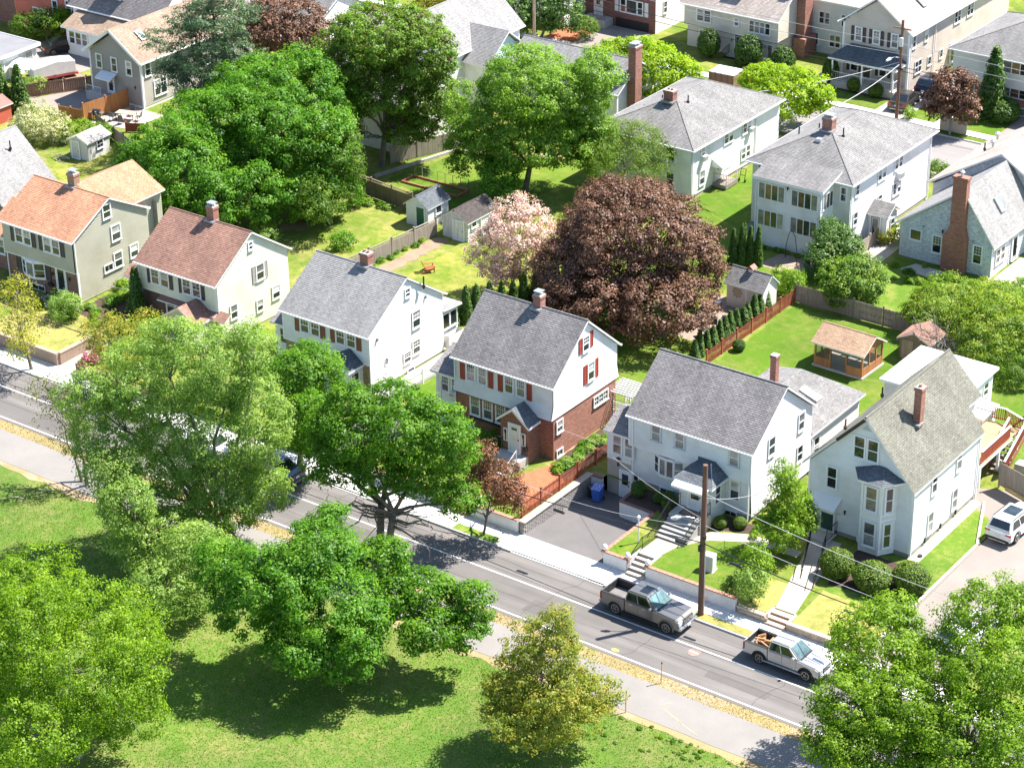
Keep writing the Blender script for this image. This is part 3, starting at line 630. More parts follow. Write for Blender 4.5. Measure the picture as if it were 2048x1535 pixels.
# --- brick and white house with red shutters
h = thing('brick_house', 'red brick house with white clapboard upper floor and red shutters', 'house', (-26.0, 10.9, 1.0), 0, 'houses along the near street')
walls(h, 'brick_wall', 0, 8.3, 0.05, 7.65, -0.2, 3.2, REDBRICK, lap=False)
mb = MB()
def flare(y, sgn): return [(y + sgn * 0.28, 3.12), (y + sgn * 0.1, 3.5), (y, 4.0)]
courses(mb, [(0, -0.26, 3.15), (8.3, -0.26, 3.15), (8.3, 0.0, 4.1), (0, 0, 4.1)], 0.16, 0.034); courses(mb, [(0, 0, 4.1), (8.3, 0, 4.1), (8.3, 0, 5.75), (0, 0, 5.75)], 0.16, 0.034)
courses(mb, [(8.33, -0.26, 3.15), (8.33, 7.95, 3.15), (8.33, 7.72, 4.1), (8.33, 7.72, 5.75), (8.33, 3.85, 9.0), (8.33, 0, 5.75), (8.33, 0, 4.1)], 0.16, 0.034)
courses(mb, [(0, 7.7, 3.15), (0, -0.2, 3.15), (0, 0, 5.75), (0, 3.85, 9.0), (0, 7.7, 5.75)], 0.16, 0.034); courses(mb, [(8.3, 7.72, 3.15), (0, 7.72, 3.15), (0, 7.72, 5.75), (8.3, 7.72, 5.75)], 0.16, 0.034)
mb.build('wall', S_WHITE, h)
mb = MB(); mb.box(8.3, 8.345, -0.24, 7.9, 3.06, 3.14); mb.box(0, 8.3, -0.25, 0.04, 3.06, 3.13); mb.build('band_board', plain('maroon_trim', (0.14, 0.04, 0.035), 0.6), h)
rf = gable_roof(h, -0.2, 8.55, -0.28, 8.0, 5.72, 9.2, R_GREY)
c = chimney(h, 4.4, 3.95, 8.6, 9.95, 0.62, 0.6); flashing(c, 4.4, 3.75, 9.0, 0.62, 0.6)
for u in (1.41, 2.41, 4.67, 5.67): window(h, FR, u, 0, 4.18, 0.68, 1.25, (4, 2), glass=rw.choice([GLASS, GLASSC]))
for u in (0.68, 3.12, 3.93, 6.38): shutter(h, FR, u, 0, 4.08, 0.4, 1.36, SH_RED)
for u in (1.69, 2.78, 3.88): window(h, FR, u, 0.05, 1.55, 0.74, 1.42, (4, 2), glass=GLASSC)
m = MB(); m.box(1.2, 4.4, -0.12, 0.04, 1.3, 1.47); m.build('window_box', DARK, h)
for u in (1.45, 3.75): window(h, FR, u, 0.05, -0.1, 0.6, 0.55, (2, 1), rail=False)
window(h, RI, 3.83, 8.33, 6.85, 0.68, 1.05, (3, 2)); window(h, RI, 4.45, 8.33, 4.38, 0.7, 1.3, (3, 2))
for u, zz, hh in ((3.18, 6.85, 1.15), (4.5, 6.9, 1.2), (3.77, 4.3, 1.45), (5.14, 4.3, 1.45)): shutter(h, RI, u, 8.33, zz, 0.38, hh, SH_RED)
window(h, RI, 0.72, 8.3, 1.95, 0.62, 0.85, (1, 1)); window(h, RI, 0.72, 8.3, 0.1, 0.6, 0.45, (2, 1), rail=False)
for u in (5.15, 5.72, 6.29): window(h, RI, u, 8.3, 2.05, 0.5, 0.68, (2, 2), rail=False)
# gabled entry porch
walls(h, 'entry_wall', 5.0, 7.25, -1.5, 0.05, 0, 3.0, brick('entry_brick', (0.27, 0.12, 0.075), (0.2, 0.085, 0.055), (0.3, 0.25, 0.21)), gable='y', gz=3.9, faces=(FR, RI, LE), lap=False)
roof_poly(h, [[(7.5, -1.75, 3.0), (7.5, -0.3, 3.0), (6.12, -0.3, 4.1), (6.12, -1.75, 4.1)], [(4.75, -0.3, 3.0), (4.75, -1.75, 3.0), (6.12, -1.75, 4.1), (6.12, -0.3, 4.1)]], R_DARK, name='entry_roof', slab=0.18)
door(h, FR, 6.2, -1.5, 0.75, 0.85, 2.05, DOORW, (-0.3, 0.3, 0.8, 0.92)); lamp_wall(h, 5.45, -1.52, 2.0); lamp_wall(h, 6.95, -1.52, 2.0)
for u in (5.45, 6.95): window(h, FR, u, -1.5, 1.4, 0.16, 0.9, rail=False, sill=False)
m = MB(); m.box(7.0, 7.3, -1.75, -1.52, 1.1, 1.4); m.build('mailbox', DARK, h)
m = MB(); m.box(5.0, 7.3, -2.6, -1.52, 0, 0.7); m.build('stoop', CONC, h); steps(h, 5.3, 7.0, -3.7, 0, 0.55, 4, 0.27)
rail_iron(h, (5.2, -2.6, 0.7), (5.2, -1.6, 0.7)); rail_iron(h, (7.1, -3.7, 0.1), (7.1, -2.6, 0.7), mat=plain('pale_rail', (0.6, 0.6, 0.6), 0.5))
walls(h, 'wing_wall', -1.9, -0.02, 0.3, 5.2, 0, 3.95, S_SHADEW, faces=(FR, LE, BA))
roof_poly(h, [[(-2.25, 0.0, 3.95), (-0.02, 0.0, 3.95), (-0.02, 2.7, 5.0), (-2.25, 2.7, 5.0)], [(-0.02, 5.4, 3.95), (-2.25, 5.4, 3.95), (-2.25, 2.7, 5.0), (-0.02, 2.7, 5.0)]], R_GREY)
window(h, FR, -1.1, 0.3, 2.5, 0.6, 1.15, (3, 2)); window(h, FR, -0.25, 0.3, 2.5, 0.5, 1.15, (3, 2)); ac_unit(h, FR, -0.25, 0.26, 2.45, 0.45, 0.3)
m = MB(); m.box(-1.55, -0.25, 0.24, 0.3, 0, 1.7); o = m.build('garage_door', DOORW, h)
for i in range(3): m = MB(); m.box(-1.5 + i * 0.42, -1.15 + i * 0.42, 0.225, 0.239, 1.35, 1.55); m.build('pane', GLASS, o)
corner_boards(h, [(-1.9, 0.3, -1, -1)], 0, 3.9); downspout(h, 0.05, -0.1, 0.1, 5.6)

# --- white house with hipped entry beside the driveway
h = thing('driveway_house', 'white clapboard house with grey roof beside the sunken driveway', 'house', (-11.8, 11.45, 1.0), 0, 'houses along the near street')
walls(h, 'wall', 0.1, 9.25, 0.15, 7.7, 0.35, 3.05, S_SHADEW, faces=(FR, LE, BA), step=0.17)
walls(h, 'wall', 0, 9.35, -0.15, 7.7, 2.98, 5.25, S_SHADEW, faces=(FR, LE, BA), step=0.17)
mb = MB(); courses(mb, [(9.38, 0.1, 0.35), (9.38, 7.7, 0.35), (9.38, 7.7, 5.2), (9.38, 3.75, 8.2), (9.38, -0.13, 5.2), (9.38, -0.13, 3.0)], 0.17, 0.032); mb.build('wall', S_WHITE, h)
walls(h, 'foundation_wall', 0.12, 9.3, 0.18, 7.6, -1.4, 0.36, STONEW, faces=(FR, RI, LE), lap=False)
corner_boards(h, [(9.38, -0.15, 1, -1), (0, -0.15, -1, -1)], 3.0, 5.15)
mb = MB(); mb.box(0, 9.38, -0.17, 0.15, 2.9, 2.98); mb.build('band_board', TRIM, h)
rf = gable_roof(h, -0.15, 9.62, -0.35, 7.95, 5.25, 8.42, R_GREY)
for u, gg in ((2.16, GLASSC), (3.98, GLASSC), (8.13, GLASSB)): window(h, FR, u, -0.15, 3.92, 0.68, 1.15, (1, 1), fmat=plain('grey_trim', (0.55, 0.58, 0.6), 0.5), glass=gg)
window(h, FR, 8.08, 0.15, 1.25, 0.66, 1.4); bow(h, 1.85, 4.15, 0.15, 1.45, 2.75, 0.4, 4, plain('brown_cap', (0.10, 0.055, 0.045), 0.7))
window(h, FR, 2.85, 0.15, -0.1, 0.9, 0.42, (2, 1), rail=False, sill=False); window(h, FR, 7.8, 0.18, -0.15, 0.9, 0.42, (2, 1), rail=False, sill=False)
for u, zz, ww, hh in ((6.2, 4.1, 0.7, 1.25), (2.35, 3.95, 0.75, 1.3), (6.2, 1.75, 0.65, 1.15)): window(h, RI, u, 9.38, zz, ww, hh)
downspout(h, 9.3, -0.22, 0.1, 5.15); downspout(h, 0.35, -0.22, 0.1, 5.15)
walls(h, 'wing_wall', -1.85, 0.1, 0.05, 3.9, 1.3, 3.45, S_SHADEW, faces=(FR, LE, BA), step=0.17); walls(h, 'wing_wall', -1.85, 0.1, 0.07, 3.9, -1.4, 1.3, plain('beige_panel', (0.40, 0.37, 0.33), 0.8), faces=(FR, LE), lap=False)
roof_poly(h, [[(-2.05, -0.2, 3.45), (0.1, -0.2, 3.45), (0.1, 1.9, 4.5), (-2.05, 1.9, 4.5)], [(0.1, 4.2, 3.45), (-2.05, 4.2, 3.45), (-2.05, 1.9, 4.5), (0.1, 1.9, 4.5)]], R_GREY)
for u in (-0.98, 0.0 - 0.02): window(h, FR, u - 0.05, 0.05, 1.85, 0.68, 1.42, glass=GLASSC)
door(h, FR, -0.35, 0.07, -1.3, 0.75, 1.95, DOORW, (-0.36, 0.36, 0.48, 0.92)); window(h, FR, 0.45, 0.15, 0.15, 0.35, 0.55, rail=False, sill=False)
m = MB(); m.box(-0.95, -0.85, -0.05, 0.04, 1.45, 1.6); m.prism([(-1.15, -0.0, 1.5), (-0.9, -0.02, 1.62), (-0.66, -0.0, 1.5), (-0.9, -0.02, 1.42)], 0.03); m.build('eagle_plaque', DARK, h); lamp_wall(h, -0.9, 0.02, 0.95)
# hipped entry with stone steps
walls(h, 'entry_wall', 5.1, 7.4, -1.9, 0.15, 0.1, 3.0, S_SHADEW, faces=(FR, RI, LE), step=0.17)
roof_poly(h, [[(4.8, -2.2, 2.95), (7.75, -2.2, 2.95), (6.55, -0.5, 3.7), (5.6, -0.5, 3.7)], [(7.75, -2.2, 2.95), (7.75, -0.16, 2.95), (6.75, -0.16, 3.75), (6.55, -0.5, 3.7)], [(4.8, -0.16, 2.95), (4.8, -2.2, 2.95), (5.6, -0.5, 3.7), (5.4, -0.16, 3.75)], [(5.6, -0.5, 3.7), (6.55, -0.5, 3.7), (6.75, -0.16, 3.75), (5.4, -0.16, 3.75)]], R_DARK, name='entry_roof', slab=0.16)
door(h, FR, 6.35, -1.9, 0.98, 0.95, 1.9, DOORW, (-0.34, 0.34, 0.36, 0.88)); window(h, RI, -0.95, 7.4, 1.3, 0.62, 1.35)
awning(h, 5.0, 7.5, -1.92, -2.75, 2.72, 3.0, plain('white_awning', (0.78, 0.78, 0.77), 0.5, var=0.03))
lamp_wall(h, 5.35, -1.92, 2.1)
m = MB(); m.box(5.2, 7.6, -3.3, -1.92, 0, 0.95); m.build('stoop', CONC, h); steps(h, 5.3, 7.5, -5.0, 0, 0.76, 5, 0.34, STONEW)
m = MB(); m.box(5.75, 6.95, -3.0, -2.2, 0.95, 0.975); o = m.build('doormat', DARK, h); m = MB(); m.box(5.85, 6.85, -2.92, -2.28, 0.975, 0.982); m.build('mat_pile', plain('brown_pile', (0.25, 0.16, 0.10), 0.95), o)
rail_iron(h, (5.25, -3.25, 0.95), (5.25, -2.0, 0.95)); rail_iron(h, (7.55, -3.25, 0.95), (7.55, -2.0, 0.95)); rail_iron(h, (5.25, -4.9, 0.1), (5.25, -3.3, 0.95)); rail_iron(h, (7.55, -4.9, 0.1), (7.55, -3.3, 0.95))
# rear addition
walls(h, 'addition_wall', 2.2, 9.0, 7.72, 15.2, 0, 2.75, S_WHITE, faces=(RI, LE, BA))
rf = roof_poly(h, [[(1.9, 15.5, 2.85), (1.9, 7.72, 2.85), (5.3, 7.72, 4.4), (5.3, 13.5, 4.4)], [(9.35, 7.72, 2.85), (9.35, 15.5, 2.85), (5.3, 13.5, 4.4), (5.3, 7.72, 4.4)], [(9.35, 15.5, 2.85), (1.9, 15.5, 2.85), (5.3, 13.5, 4.4)]], R_BACK)
chimney(h, 4.4, 11.3, 3.8, 6.1, 0.45, 0.45, cap=None, pots=0); skylight(h, (7.1, 11.6, 3.75), (0.36, 0, 1), (-1, 0, 0.4), 0.75, 1.5)
window(h, RI, 9.2, 9.0, 0.9, 0.7, 1.2); m = MB(); m.box(9.0, 10.2, 7.9, 9.2, 0, 0.5); m.build('stoop', CONC, h); downspout(h, 9.42, 7.9, 0, 2.7)
vent_pipe(h, 9.2, 8.0, 2.9, 0.7, 0.05, plain('brown_pipe', (0.12, 0.06, 0.05), 0.6))

# --- tall white house with bay, right of centre
h = thing('bay_fronted_house', 'tall white clapboard house with front gable, two storey bay and greenish grey roof', 'house', (0.35, 14.05, 0.5), 0, 'houses along the near street')
walls(h, 'wall', 0, 7.4, 0, 9.4, 0.35, 5.0, S_SHADEW, faces=(LE, BA), step=0.15)
mb = MB(); courses(mb, [(0, 0, 0.35), (7.4, 0, 0.35), (7.4, 0, 5.0), (3.9, 0, 8.95), (0, 0, 4.9)], 0.15, 0.032); mb.build('front_wall', S_SHADEW, h)
walls(h, 'side_wall', 0, 7.4, 0, 9.4, 0.35, 5.0, S_WHITE, faces=(RI,), step=0.15)
walls(h, 'foundation_wall', 0.03, 7.37, 0.03, 9.37, -0.3, 0.35, STONEW, lap=False)
rf = roof_poly(h, [[(7.62, -0.3, 4.93), (7.62, 9.7, 4.93), (3.9, 9.7, 9.25), (3.9, -0.3, 9.25)], [(-0.42, 9.7, 4.7), (-0.42, -0.3, 4.7), (3.9, -0.3, 9.25), (3.9, 9.7, 9.25)]], R_GREEN, step=0.17); ridge(rf, (3.9, -0.3, 9.22), (3.9, 9.7, 9.22), R_GREEN)
m = MB(); m.bar((2.0, -0.36, 7.1), (3.85, -0.36, 9.05), 0.06, 0.22); m.build('bargeboard', plain('black_fascia', (0.035, 0.025, 0.025), 0.6), h)
corner_boards(h, [(7.4, 0, 1, -1), (0, 0, -1, -1)], 0.35, 4.85)
c = chimney(h, 5.45, 4.0, 7.0, 10.0, 0.5, 0.55, cap=None, pots=1); flashing(c, 5.45, 3.85, 7.45, 0.5, 0.55)
for u in (3.47, 4.42): window(h, FR, u, 0, 6.15, 0.74, 1.5, glass=GLASS)
window(h, FR, 1.65, 0, 3.35, 0.68, 1.5); m = MB(); m.prism([(3.55, -0.03, 8.2), (4.25, -0.03, 8.2), (3.9, -0.03, 8.6)], 0.03); m.build('louvre', plain('louvre_grey', (0.45, 0.48, 0.5), 0.6), h)
for u, zz in ((6.4, 3.55), (2.9, 3.45), (6.15, 0.75), (2.7, 0.65)): window(h, RI, u, 7.4, zz, 0.66, 1.45, glass=rw.choice([GLASS, GLASSC]))
door(h, FR, 1.5, 0, -0.15 + 0.35, 0.88, 1.65 + 0.2, DOORG, (-0.4, 0.4, 0.68, 0.92), storm=True)
o = awning(h, 0.45, 2.45, -0.02, -1.15, 2.35, 2.8, plain('white_awning', (0.78, 0.78, 0.77), 0.5)); lamp_wall(h, 2.75, -0.02, 1.75)
m = MB(); m.box(0.6, 2.3, -1.5, -0.05, -0.2, 0.15); m.build('stoop', CONC, h); rail_iron(h, (0.65, -1.5, 0.15), (0.65, -0.1, 0.15)); rail_iron(h, (2.25, -1.5, 0.15), (2.25, -0.1, 0.15))
# two storey bay
bx = [(3.75, 0.0), (4.35, -0.95), (5.65, -0.95), (6.3, 0.0)]
mb = MB()
for i in range(3): a, b = bx[i], bx[i + 1]; courses(mb, [(a[0], a[1], 0.1), (b[0], b[1], 0.1), (b[0], b[1], 5.3), (a[0], a[1], 5.3)], 0.15, 0.032)
mb.build('bay_wall', S_SHADEW, h)
m = MB()
for x, y in bx[1:3]: m.bar((x, y, 0.1), (x, y, 5.3), 0.14, 0.14)
for i in range(3):
    for zz in (0.35, 2.62, 3.0, 5.25): m.bar((*bx[i], zz), (*bx[i + 1], zz), 0.08, 0.09)
m.build('bay_trim', TRIM, h)
for i, ww in ((0, 0.5), (1, 0.78), (2, 0.5)):
    a, b = Vector((*bx[i], 0)), Vector((*bx[i + 1], 0)); d = (b - a).normalized(); n = Vector((d.y, -d.x, 0)); c0 = (a + b) / 2 + n * 0.03; r = math.atan2(d.y, d.x)
    for zz in (0.62, 3.2): window(h, FR, 0, 0, 0, ww, 1.72, rot=r, loc=(c0.x, c0.y, zz), glass=GLASSC if i == 1 else GLASS)
br = [(3.25, -0.02), (4.15, -1.35), (5.85, -1.35), (6.85, -0.02)]
roof_poly(h, [[(*br[0], 5.4), (*br[1], 5.4), (4.75, -0.02, 6.0)], [(*br[1], 5.4), (*br[2], 5.4), (5.35, -0.02, 6.05), (4.75, -0.02, 6.0)], [(*br[2], 5.4), (*br[3], 5.4), (5.35, -0.02, 6.05)]], R_DARK, name='bay_roof', slab=0.12)
downspout(h, 7.5, 9.3, -0.3, 4.9, 0, -0.4); downspout(h, 7.46, 0.05, 0, 4.9)
for y in (2.0, 4.2, 6.4): m = MB(); m.box(7.4, 7.52, y, y + 0.12, 0.2, 0.55); m.build('vent_hood', DARK, h)
m = MB(); m.tube([(7.9, 0.6, -0.1), (7.9, 0.6, 0.15)], 0.16, 8); m.build('hose_reel', DARK, h)
vent_pipe(h, 1.55, 1.6, 7.0, 0.6, 0.06, plain('brown_pipe', (0.12, 0.06, 0.05), 0.6)); vent_pipe(h, 0.7, 8.3, 6.2, 0.6, 0.06)
roof_poly(h, [[(-0.45, 2.3, 4.9), (-0.45, 0.9, 4.9), (0.5, 0.9, 5.9), (0.5, 2.3, 5.9)]], R_WHITE, name='roof_flashing', slab=0.05)
# rear ell and flat roofed rooms
walls(h, 'ell_wall', 0.0, 4.6, 9.4, 14.6, 0, 4.4, S_WHITE, faces=(LE, BA, RI))
gable_roof(h, -0.4, 4.9, 9.3, 14.9, 4.6, 7.4, R_GREEN, 'y', 0.17, gutters=False)
walls(h, 'flat_wing_wall', -2.3, 3.2, 14.7, 20.4, 0, 3.7, S_WHITE); roof_poly(h, [[(-2.6, 14.4, 3.95), (3.5, 14.4, 3.95), (3.5, 20.7, 3.95), (-2.6, 20.7, 3.95)]], R_WHITE, step=10, lift=0, name='flat_roof', slab=0.2)
walls(h, 'back_porch_wall', 3.22, 5.0, 15.0, 17.2, 0, 2.9, S_WHITE); roof_poly(h, [[(3.22, 14.8, 3.0), (5.2, 14.8, 2.9), (5.2, 17.4, 2.9), (3.22, 17.4, 3.0)]], R_WHITE, step=10, lift=0, name='flat_roof', slab=0.15)
window(h, RI, 19.3, 3.2, 2.2, 0.7, 1.0); window(h, RI, 16.2, 5.0, 1.5, 0.7, 0.9)
# ------------------------------------------------------------------ houses of the second row and beyond
# --- hip roofed white house, left of the pair
h = thing('hip_roofed_house', 'white two storey house with grey hip roof and striped side awning, behind the copper beech', 'house', (-44.0, 55.2, 1.0), 0, 'houses of the second row')
walls(h, 'wall', 0, 9.6, 0, 14.8, 0.3, 4.7, S_WHITE, step=0.2); walls(h, 'foundation_wall', 0.03, 9.57, 0.03, 14.77, -0.1, 0.3, STONEW, lap=False)
rf = hip_roof(h, -0.35, 10.0, -0.35, 15.1, 4.72, 7.0, R_BACK); c = chimney(h, 4.7, 4.2, 6.2, 7.7, 0.95, 0.7, cap=None, pots=2); flashing(c, 4.7, 4.0, 6.75, 0.95, 0.7)
vent_pipe(h, 5.9, 5.2, 6.6, 0.6); vent_pipe(h, 3.0, 5.6, 6.0, 0.5); vent_pipe(h, 1.9, 4.4, 5.6, 0.15)
for u, zz in ((1.75, 3.3), (5.6, 3.4), (6.4, 3.4), (8.7, 3.35), (9.5, 3.35), (8.6, 0.95), (9.4, 0.95)): window(h, RI, u, 9.6, zz, 0.62, 1.05, (1, 1))
window(h, RI, 1.7, 9.6, 0.9, 0.75, 1.25); window(h, RI, 6.1, 9.6, 1.3, 0.7, 0.9); ac_unit(h, RI, 1.75, 9.62, 3.2, 0.6, 0.4); ac_unit(h, RI, 9.6, 9.62, 3.3, 0.6, 0.4)
def side_awning(root, x, y0, y1, z0, z1, d):
    A, B = MB(), MB(); n = 9
    for i in range(n):
        a, b = y0 + (y1 - y0) * i / n, y0 + (y1 - y0) * (i + 1) / n
        (A if i % 2 else B).prism([(x + d, a, z0), (x + d, b, z0), (x, b, z1), (x, a, z1)], 0.03)
    o = A.build('awning', plain('awning_grey', (0.42, 0.40, 0.38), 0.6), root); B.build('stripe', TRIM, o)
    s = MB(); s.prism([(x + d, y0, z0), (x, y0, z1), (x, y0, z0)], 0.02); s.build('awning_side', TRIM, o)
    for yy in (y0 + .05, y1 - .05): s = MB(); s.bar((x + d - .05, yy, z0), (x + d - .05, yy, 0.5), .05, .05); s.build('post', TRIM, o)
side_awning(h, 9.6, 3.3, 5.6, 2.0, 2.75, 1.3)
door(h, RI, 4.4, 9.6, 0.45, 0.85, 1.9, DOORW, (-0.3, 0.3, 0.5, 0.9)); m = MB(); m.box(9.62, 11.0, 3.5, 5.5, 0.1, 0.45); m.build('porch_deck', wood('grey_wood', (0.33, 0.28, 0.24)), h)
for a, b in (((11, 3.5, .45), (11, 5.5, .45)), ((9.7, 3.5, .45), (11, 3.5, .45))): rail_iron(h, a, b, 0.95, 6, wood('grey_wood', (0.33, 0.28, 0.24)))
downspout(h, 9.7, 0.05, 0, 4.6); downspout(h, 9.7, 10.6, 0, 4.6)
window(h, FR, 7.5, 0, 3.2, 0.8, 1.2); window(h, FR, 7.5, 0, 0.9, 0.8, 1.2)

# --- hip roofed house with enclosed two level porch
h = thing('porch_house', 'white two storey house with grey hip roof and enclosed two level back porch', 'house', (-27.0, 52.8, 1.0), 0, 'houses of the second row')
walls(h, 'wall', 0, 9.1, 0, 14.1, 0.3, 6.15, S_OFF, step=0.2, faces=(FR, LE, BA)); walls(h, 'side_wall', 0, 9.1, 0, 14.1, 0.3, 6.15, S_WHITE, step=0.2, faces=(RI,)); walls(h, 'foundation_wall', 0.03, 9.07, 0.03, 14.07, -0.1, 0.3, STONEW, lap=False)
rf = hip_roof(h, -0.5, 9.5, -0.4, 14.6, 6.2, 8.5, R_BACK); c = chimney(h, 4.4, 4.6, 7.8, 9.35, 0.9, 0.75, cap='metal', pots=1); flashing(c, 4.4, 4.4, 8.3, 0.9, 0.75)
vent_pipe(h, 5.7, 4.7, 8.0, 0.7); vent_pipe(h, 2.9, 5.7, 7.55, 0.65); vent_pipe(h, 1.3, 5.2, 6.9, 0.8); m = MB(); m.box(4.1, 4.6, 2.9, 3.4, 7.7, 8.0); m.build('roof_vent', ALU, h)
walls(h, 'porch_wall', 1.7, 7.6, -2.15, -0.02, 0.0, 5.9, S_WHITE, step=0.2, faces=(FR, LE, RI))
roof_poly(h, [[(1.4, -2.5, 5.95), (7.95, -2.5, 5.95), (7.95, 0.6, 6.75), (1.4, 0.6, 6.75)]], R_BACK, name='porch_roof', slab=0.2)
def slider(root, face, u, off, z, w, hh, n=3):
    f = MB(); c = .07
    f.box(-w / 2 - c, w / 2 + c, -.06, 0, -.07, 0); f.box(-w / 2 - c, w / 2 + c, -.06, 0, hh, hh + .07)
    for i in range(n + 1): x = -w / 2 + w * i / n; f.box(x - .035, x + .035, -.059, 0, 0, hh)
    loc = {FR: (u, off - .028, z), RI: (off + .028, u, z)}[face]; o = f.build('window', TRIM, root, loc, ROT[face])
    for i in range(n):
        g = MB(); a, b = -w / 2 + w * i / n, -w / 2 + w * (i + 1) / n; g.poly([(a, -.02, 0), (b, -.02, 0), (b, -.02, hh), (a, -.02, hh)]); g.build('pane', [GLASSC, GLASS, glassmat('wood_behind_glass', (.15, .09, .05), .08)][(i * 2 + int(u * 3)) % 3], o)
for u in (3.1, 6.15):
    slider(h, FR, u, -2.15, 4.1, 2.4, 1.3, 4); slider(h, FR, u, -2.15, 1.75, 2.4, 1.3, 4)
slider(h, RI, -1.05, 7.6, 4.1, 1.6, 1.25, 3); slider(h, RI, -1.05, 7.6, 1.7, 1.6, 1.2, 3)
window(h, FR, 0.9, 0, 4.8, 0.7, 1.1); window(h, FR, 1.3, 0, 2.1, 0.5, 1.2); window(h, FR, 8.5, 0, 4.5, 0.5, 1.2)
for u, zz in ((1.1, 4.75), (4.95, 4.75), (5.7, 4.75), (7.85, 4.75), (8.6, 4.75), (7.75, 2.5), (8.55, 2.5)): window(h, RI, u, 9.1, zz, 0.58, 1.05)
window(h, RI, 1.0, 9.1, 2.2, 0.62, 1.1); window(h, RI, 5.2, 9.1, 2.6, 0.6, 0.8); ac_unit(h, RI, 8.3, 9.12, 3.95, 0.8, 0.5)
walls(h, 'entry_wall', 9.12, 10.8, 3.3, 5.1, 0.2, 2.5, S_WHITE, gable=None, faces=(FR, RI, BA))
roof_poly(h, [[(9.12, 3.0, 2.6), (11.1, 3.0, 2.6), (11.1, 4.2, 3.4), (9.12, 4.2, 3.4)], [(11.1, 5.4, 2.6), (9.12, 5.4, 2.6), (9.12, 4.2, 3.4), (11.1, 4.2, 3.4)]], R_BACK, name='entry_roof')
m = MB(); courses(m, [(10.82, 3.3, 2.4), (10.82, 5.1, 2.4), (10.82, 4.2, 3.2)], .2, .02); m.build('entry_gable', S_WHITE, h)
door(h, FR, 9.85, 3.3, 0.4, 0.8, 1.95, plain('screen_door', (.25, .2, .17), .5), (-.35, .35, .15, .92)); window(h, RI, 4.3, 10.8, 1.0, 0.62, 1.05)
m = MB(); m.prism([(0.0, -1.9, -.05), (1.6, -1.9, -.05), (1.6, -.05, .75), (0, -.05, .75)], .25); o = m.build('bulkhead', plain('grey_bulkhead', (.19, .18, .18), .6), h)
m = MB(); m.bar((.8, -1.9, .0), (.8, -.1, .8), .05, .06); m.build('bulkhead_seam', DARK, o)
downspout(h, 9.2, 0.05, 0, 6.1); downspout(h, 9.2, 14.0, 0, 6.1); downspout(h, 1.65, -2.2, 0, 5.8); lamp_wall(h, 4.6, -2.18, 5.3)

# --- grey shingled house with the big brick chimney
h = thing('shingled_house', 'grey shingled one and a half storey house with tall red brick chimney', 'house', (-14.3, 54.9, 1.0), 0, 'houses of the second row')
S_SHAKE = shingle('grey_wall_shingle', (.60, .62, .64), (.55, .57, .59), (.42, .43, .45), 0.5, 0.25, 0.08)
m = MB(); courses(m, [(0, 0, 0.1), (8.0, 0, 0.1), (8.0, 0, 3.0), (5.3, 0, 6.7), (0, 0, 3.0)], .25, .03); m.build('front_wall', S_SHAKE, h)
walls(h, 'wall', 0, 8.0, 0.02, 8.0, 0, 3.0, S_SHAKE, .25, .03, faces=(LE, RI)); walls(h, 'foundation_wall', 0.03, 7.97, 0.03, 8, -.2, .12, STONEW, lap=False, faces=(FR, LE, RI))
rf = roof_poly(h, [[(8.35, -.3, 2.75), (8.35, 9, 2.75), (5.3, 9, 7.0), (5.3, -.3, 7.0)], [(-.5, 9, 2.85), (-.5, -.3, 2.85), (5.3, -.3, 7.0), (5.3, 9, 7.0)]], R_LIGHT)
ch = MB(); ch.box(4.0, 6.0, -.62, -.05, -.3, 3.0); ch.prism([(4.0, -.62, 3.0), (6.0, -.62, 3.0), (5.75, -.62, 3.9), (4.55, -.62, 3.9)], .57); ch.box(4.55, 5.75, -.62, -.05, 3.9, 8.0); ch.box(4.48, 5.82, -.68, .0, 8.0, 8.2)
o = ch.build('chimney', brick('tall_chimney_brick', (.38, .14, .095), (.31, .115, .075), (.33, .22, .18)), h); m = MB(); m.tube([(5.15, -.35, 8.2), (5.15, -.35, 8.6)], .13, 8); m.tube([(5.15, -.35, 8.6), (5.15, -.35, 8.72)], [.2, .02], 8); m.build('flue', ALU, o)
window(h, FR, 1.4, 0, 1.75, .9, .85, rail=False); window(h, FR, 3.3, 0, 1.1, .75, 1.45, (3, 3), glass=GLASS); window(h, FR, 6.85, 0, 1.05, .72, 1.5, (3, 3), glass=GLASS)
for u, zz in ((2.0, 2.95), (6.4, 2.7)): m = MB(); m.box(u - .08, u + .08, -.12, -.03, zz, zz + .2); m.build('vent_hood', plain('vent_grey', (.35, .35, .35), .6), h)
lamp_wall(h, 3.75, -.02, 2.9); skylight(h, (6.85, 3.4, 4.95), (.813, 0, .583), (-.583, 0, .813), .8, 1.3); downspout(h, 8.1, -.1, 0, 2.7)
for u in (1.2, 2.1): window(h, RI, u, 8.0, .9, .7, 1.2)
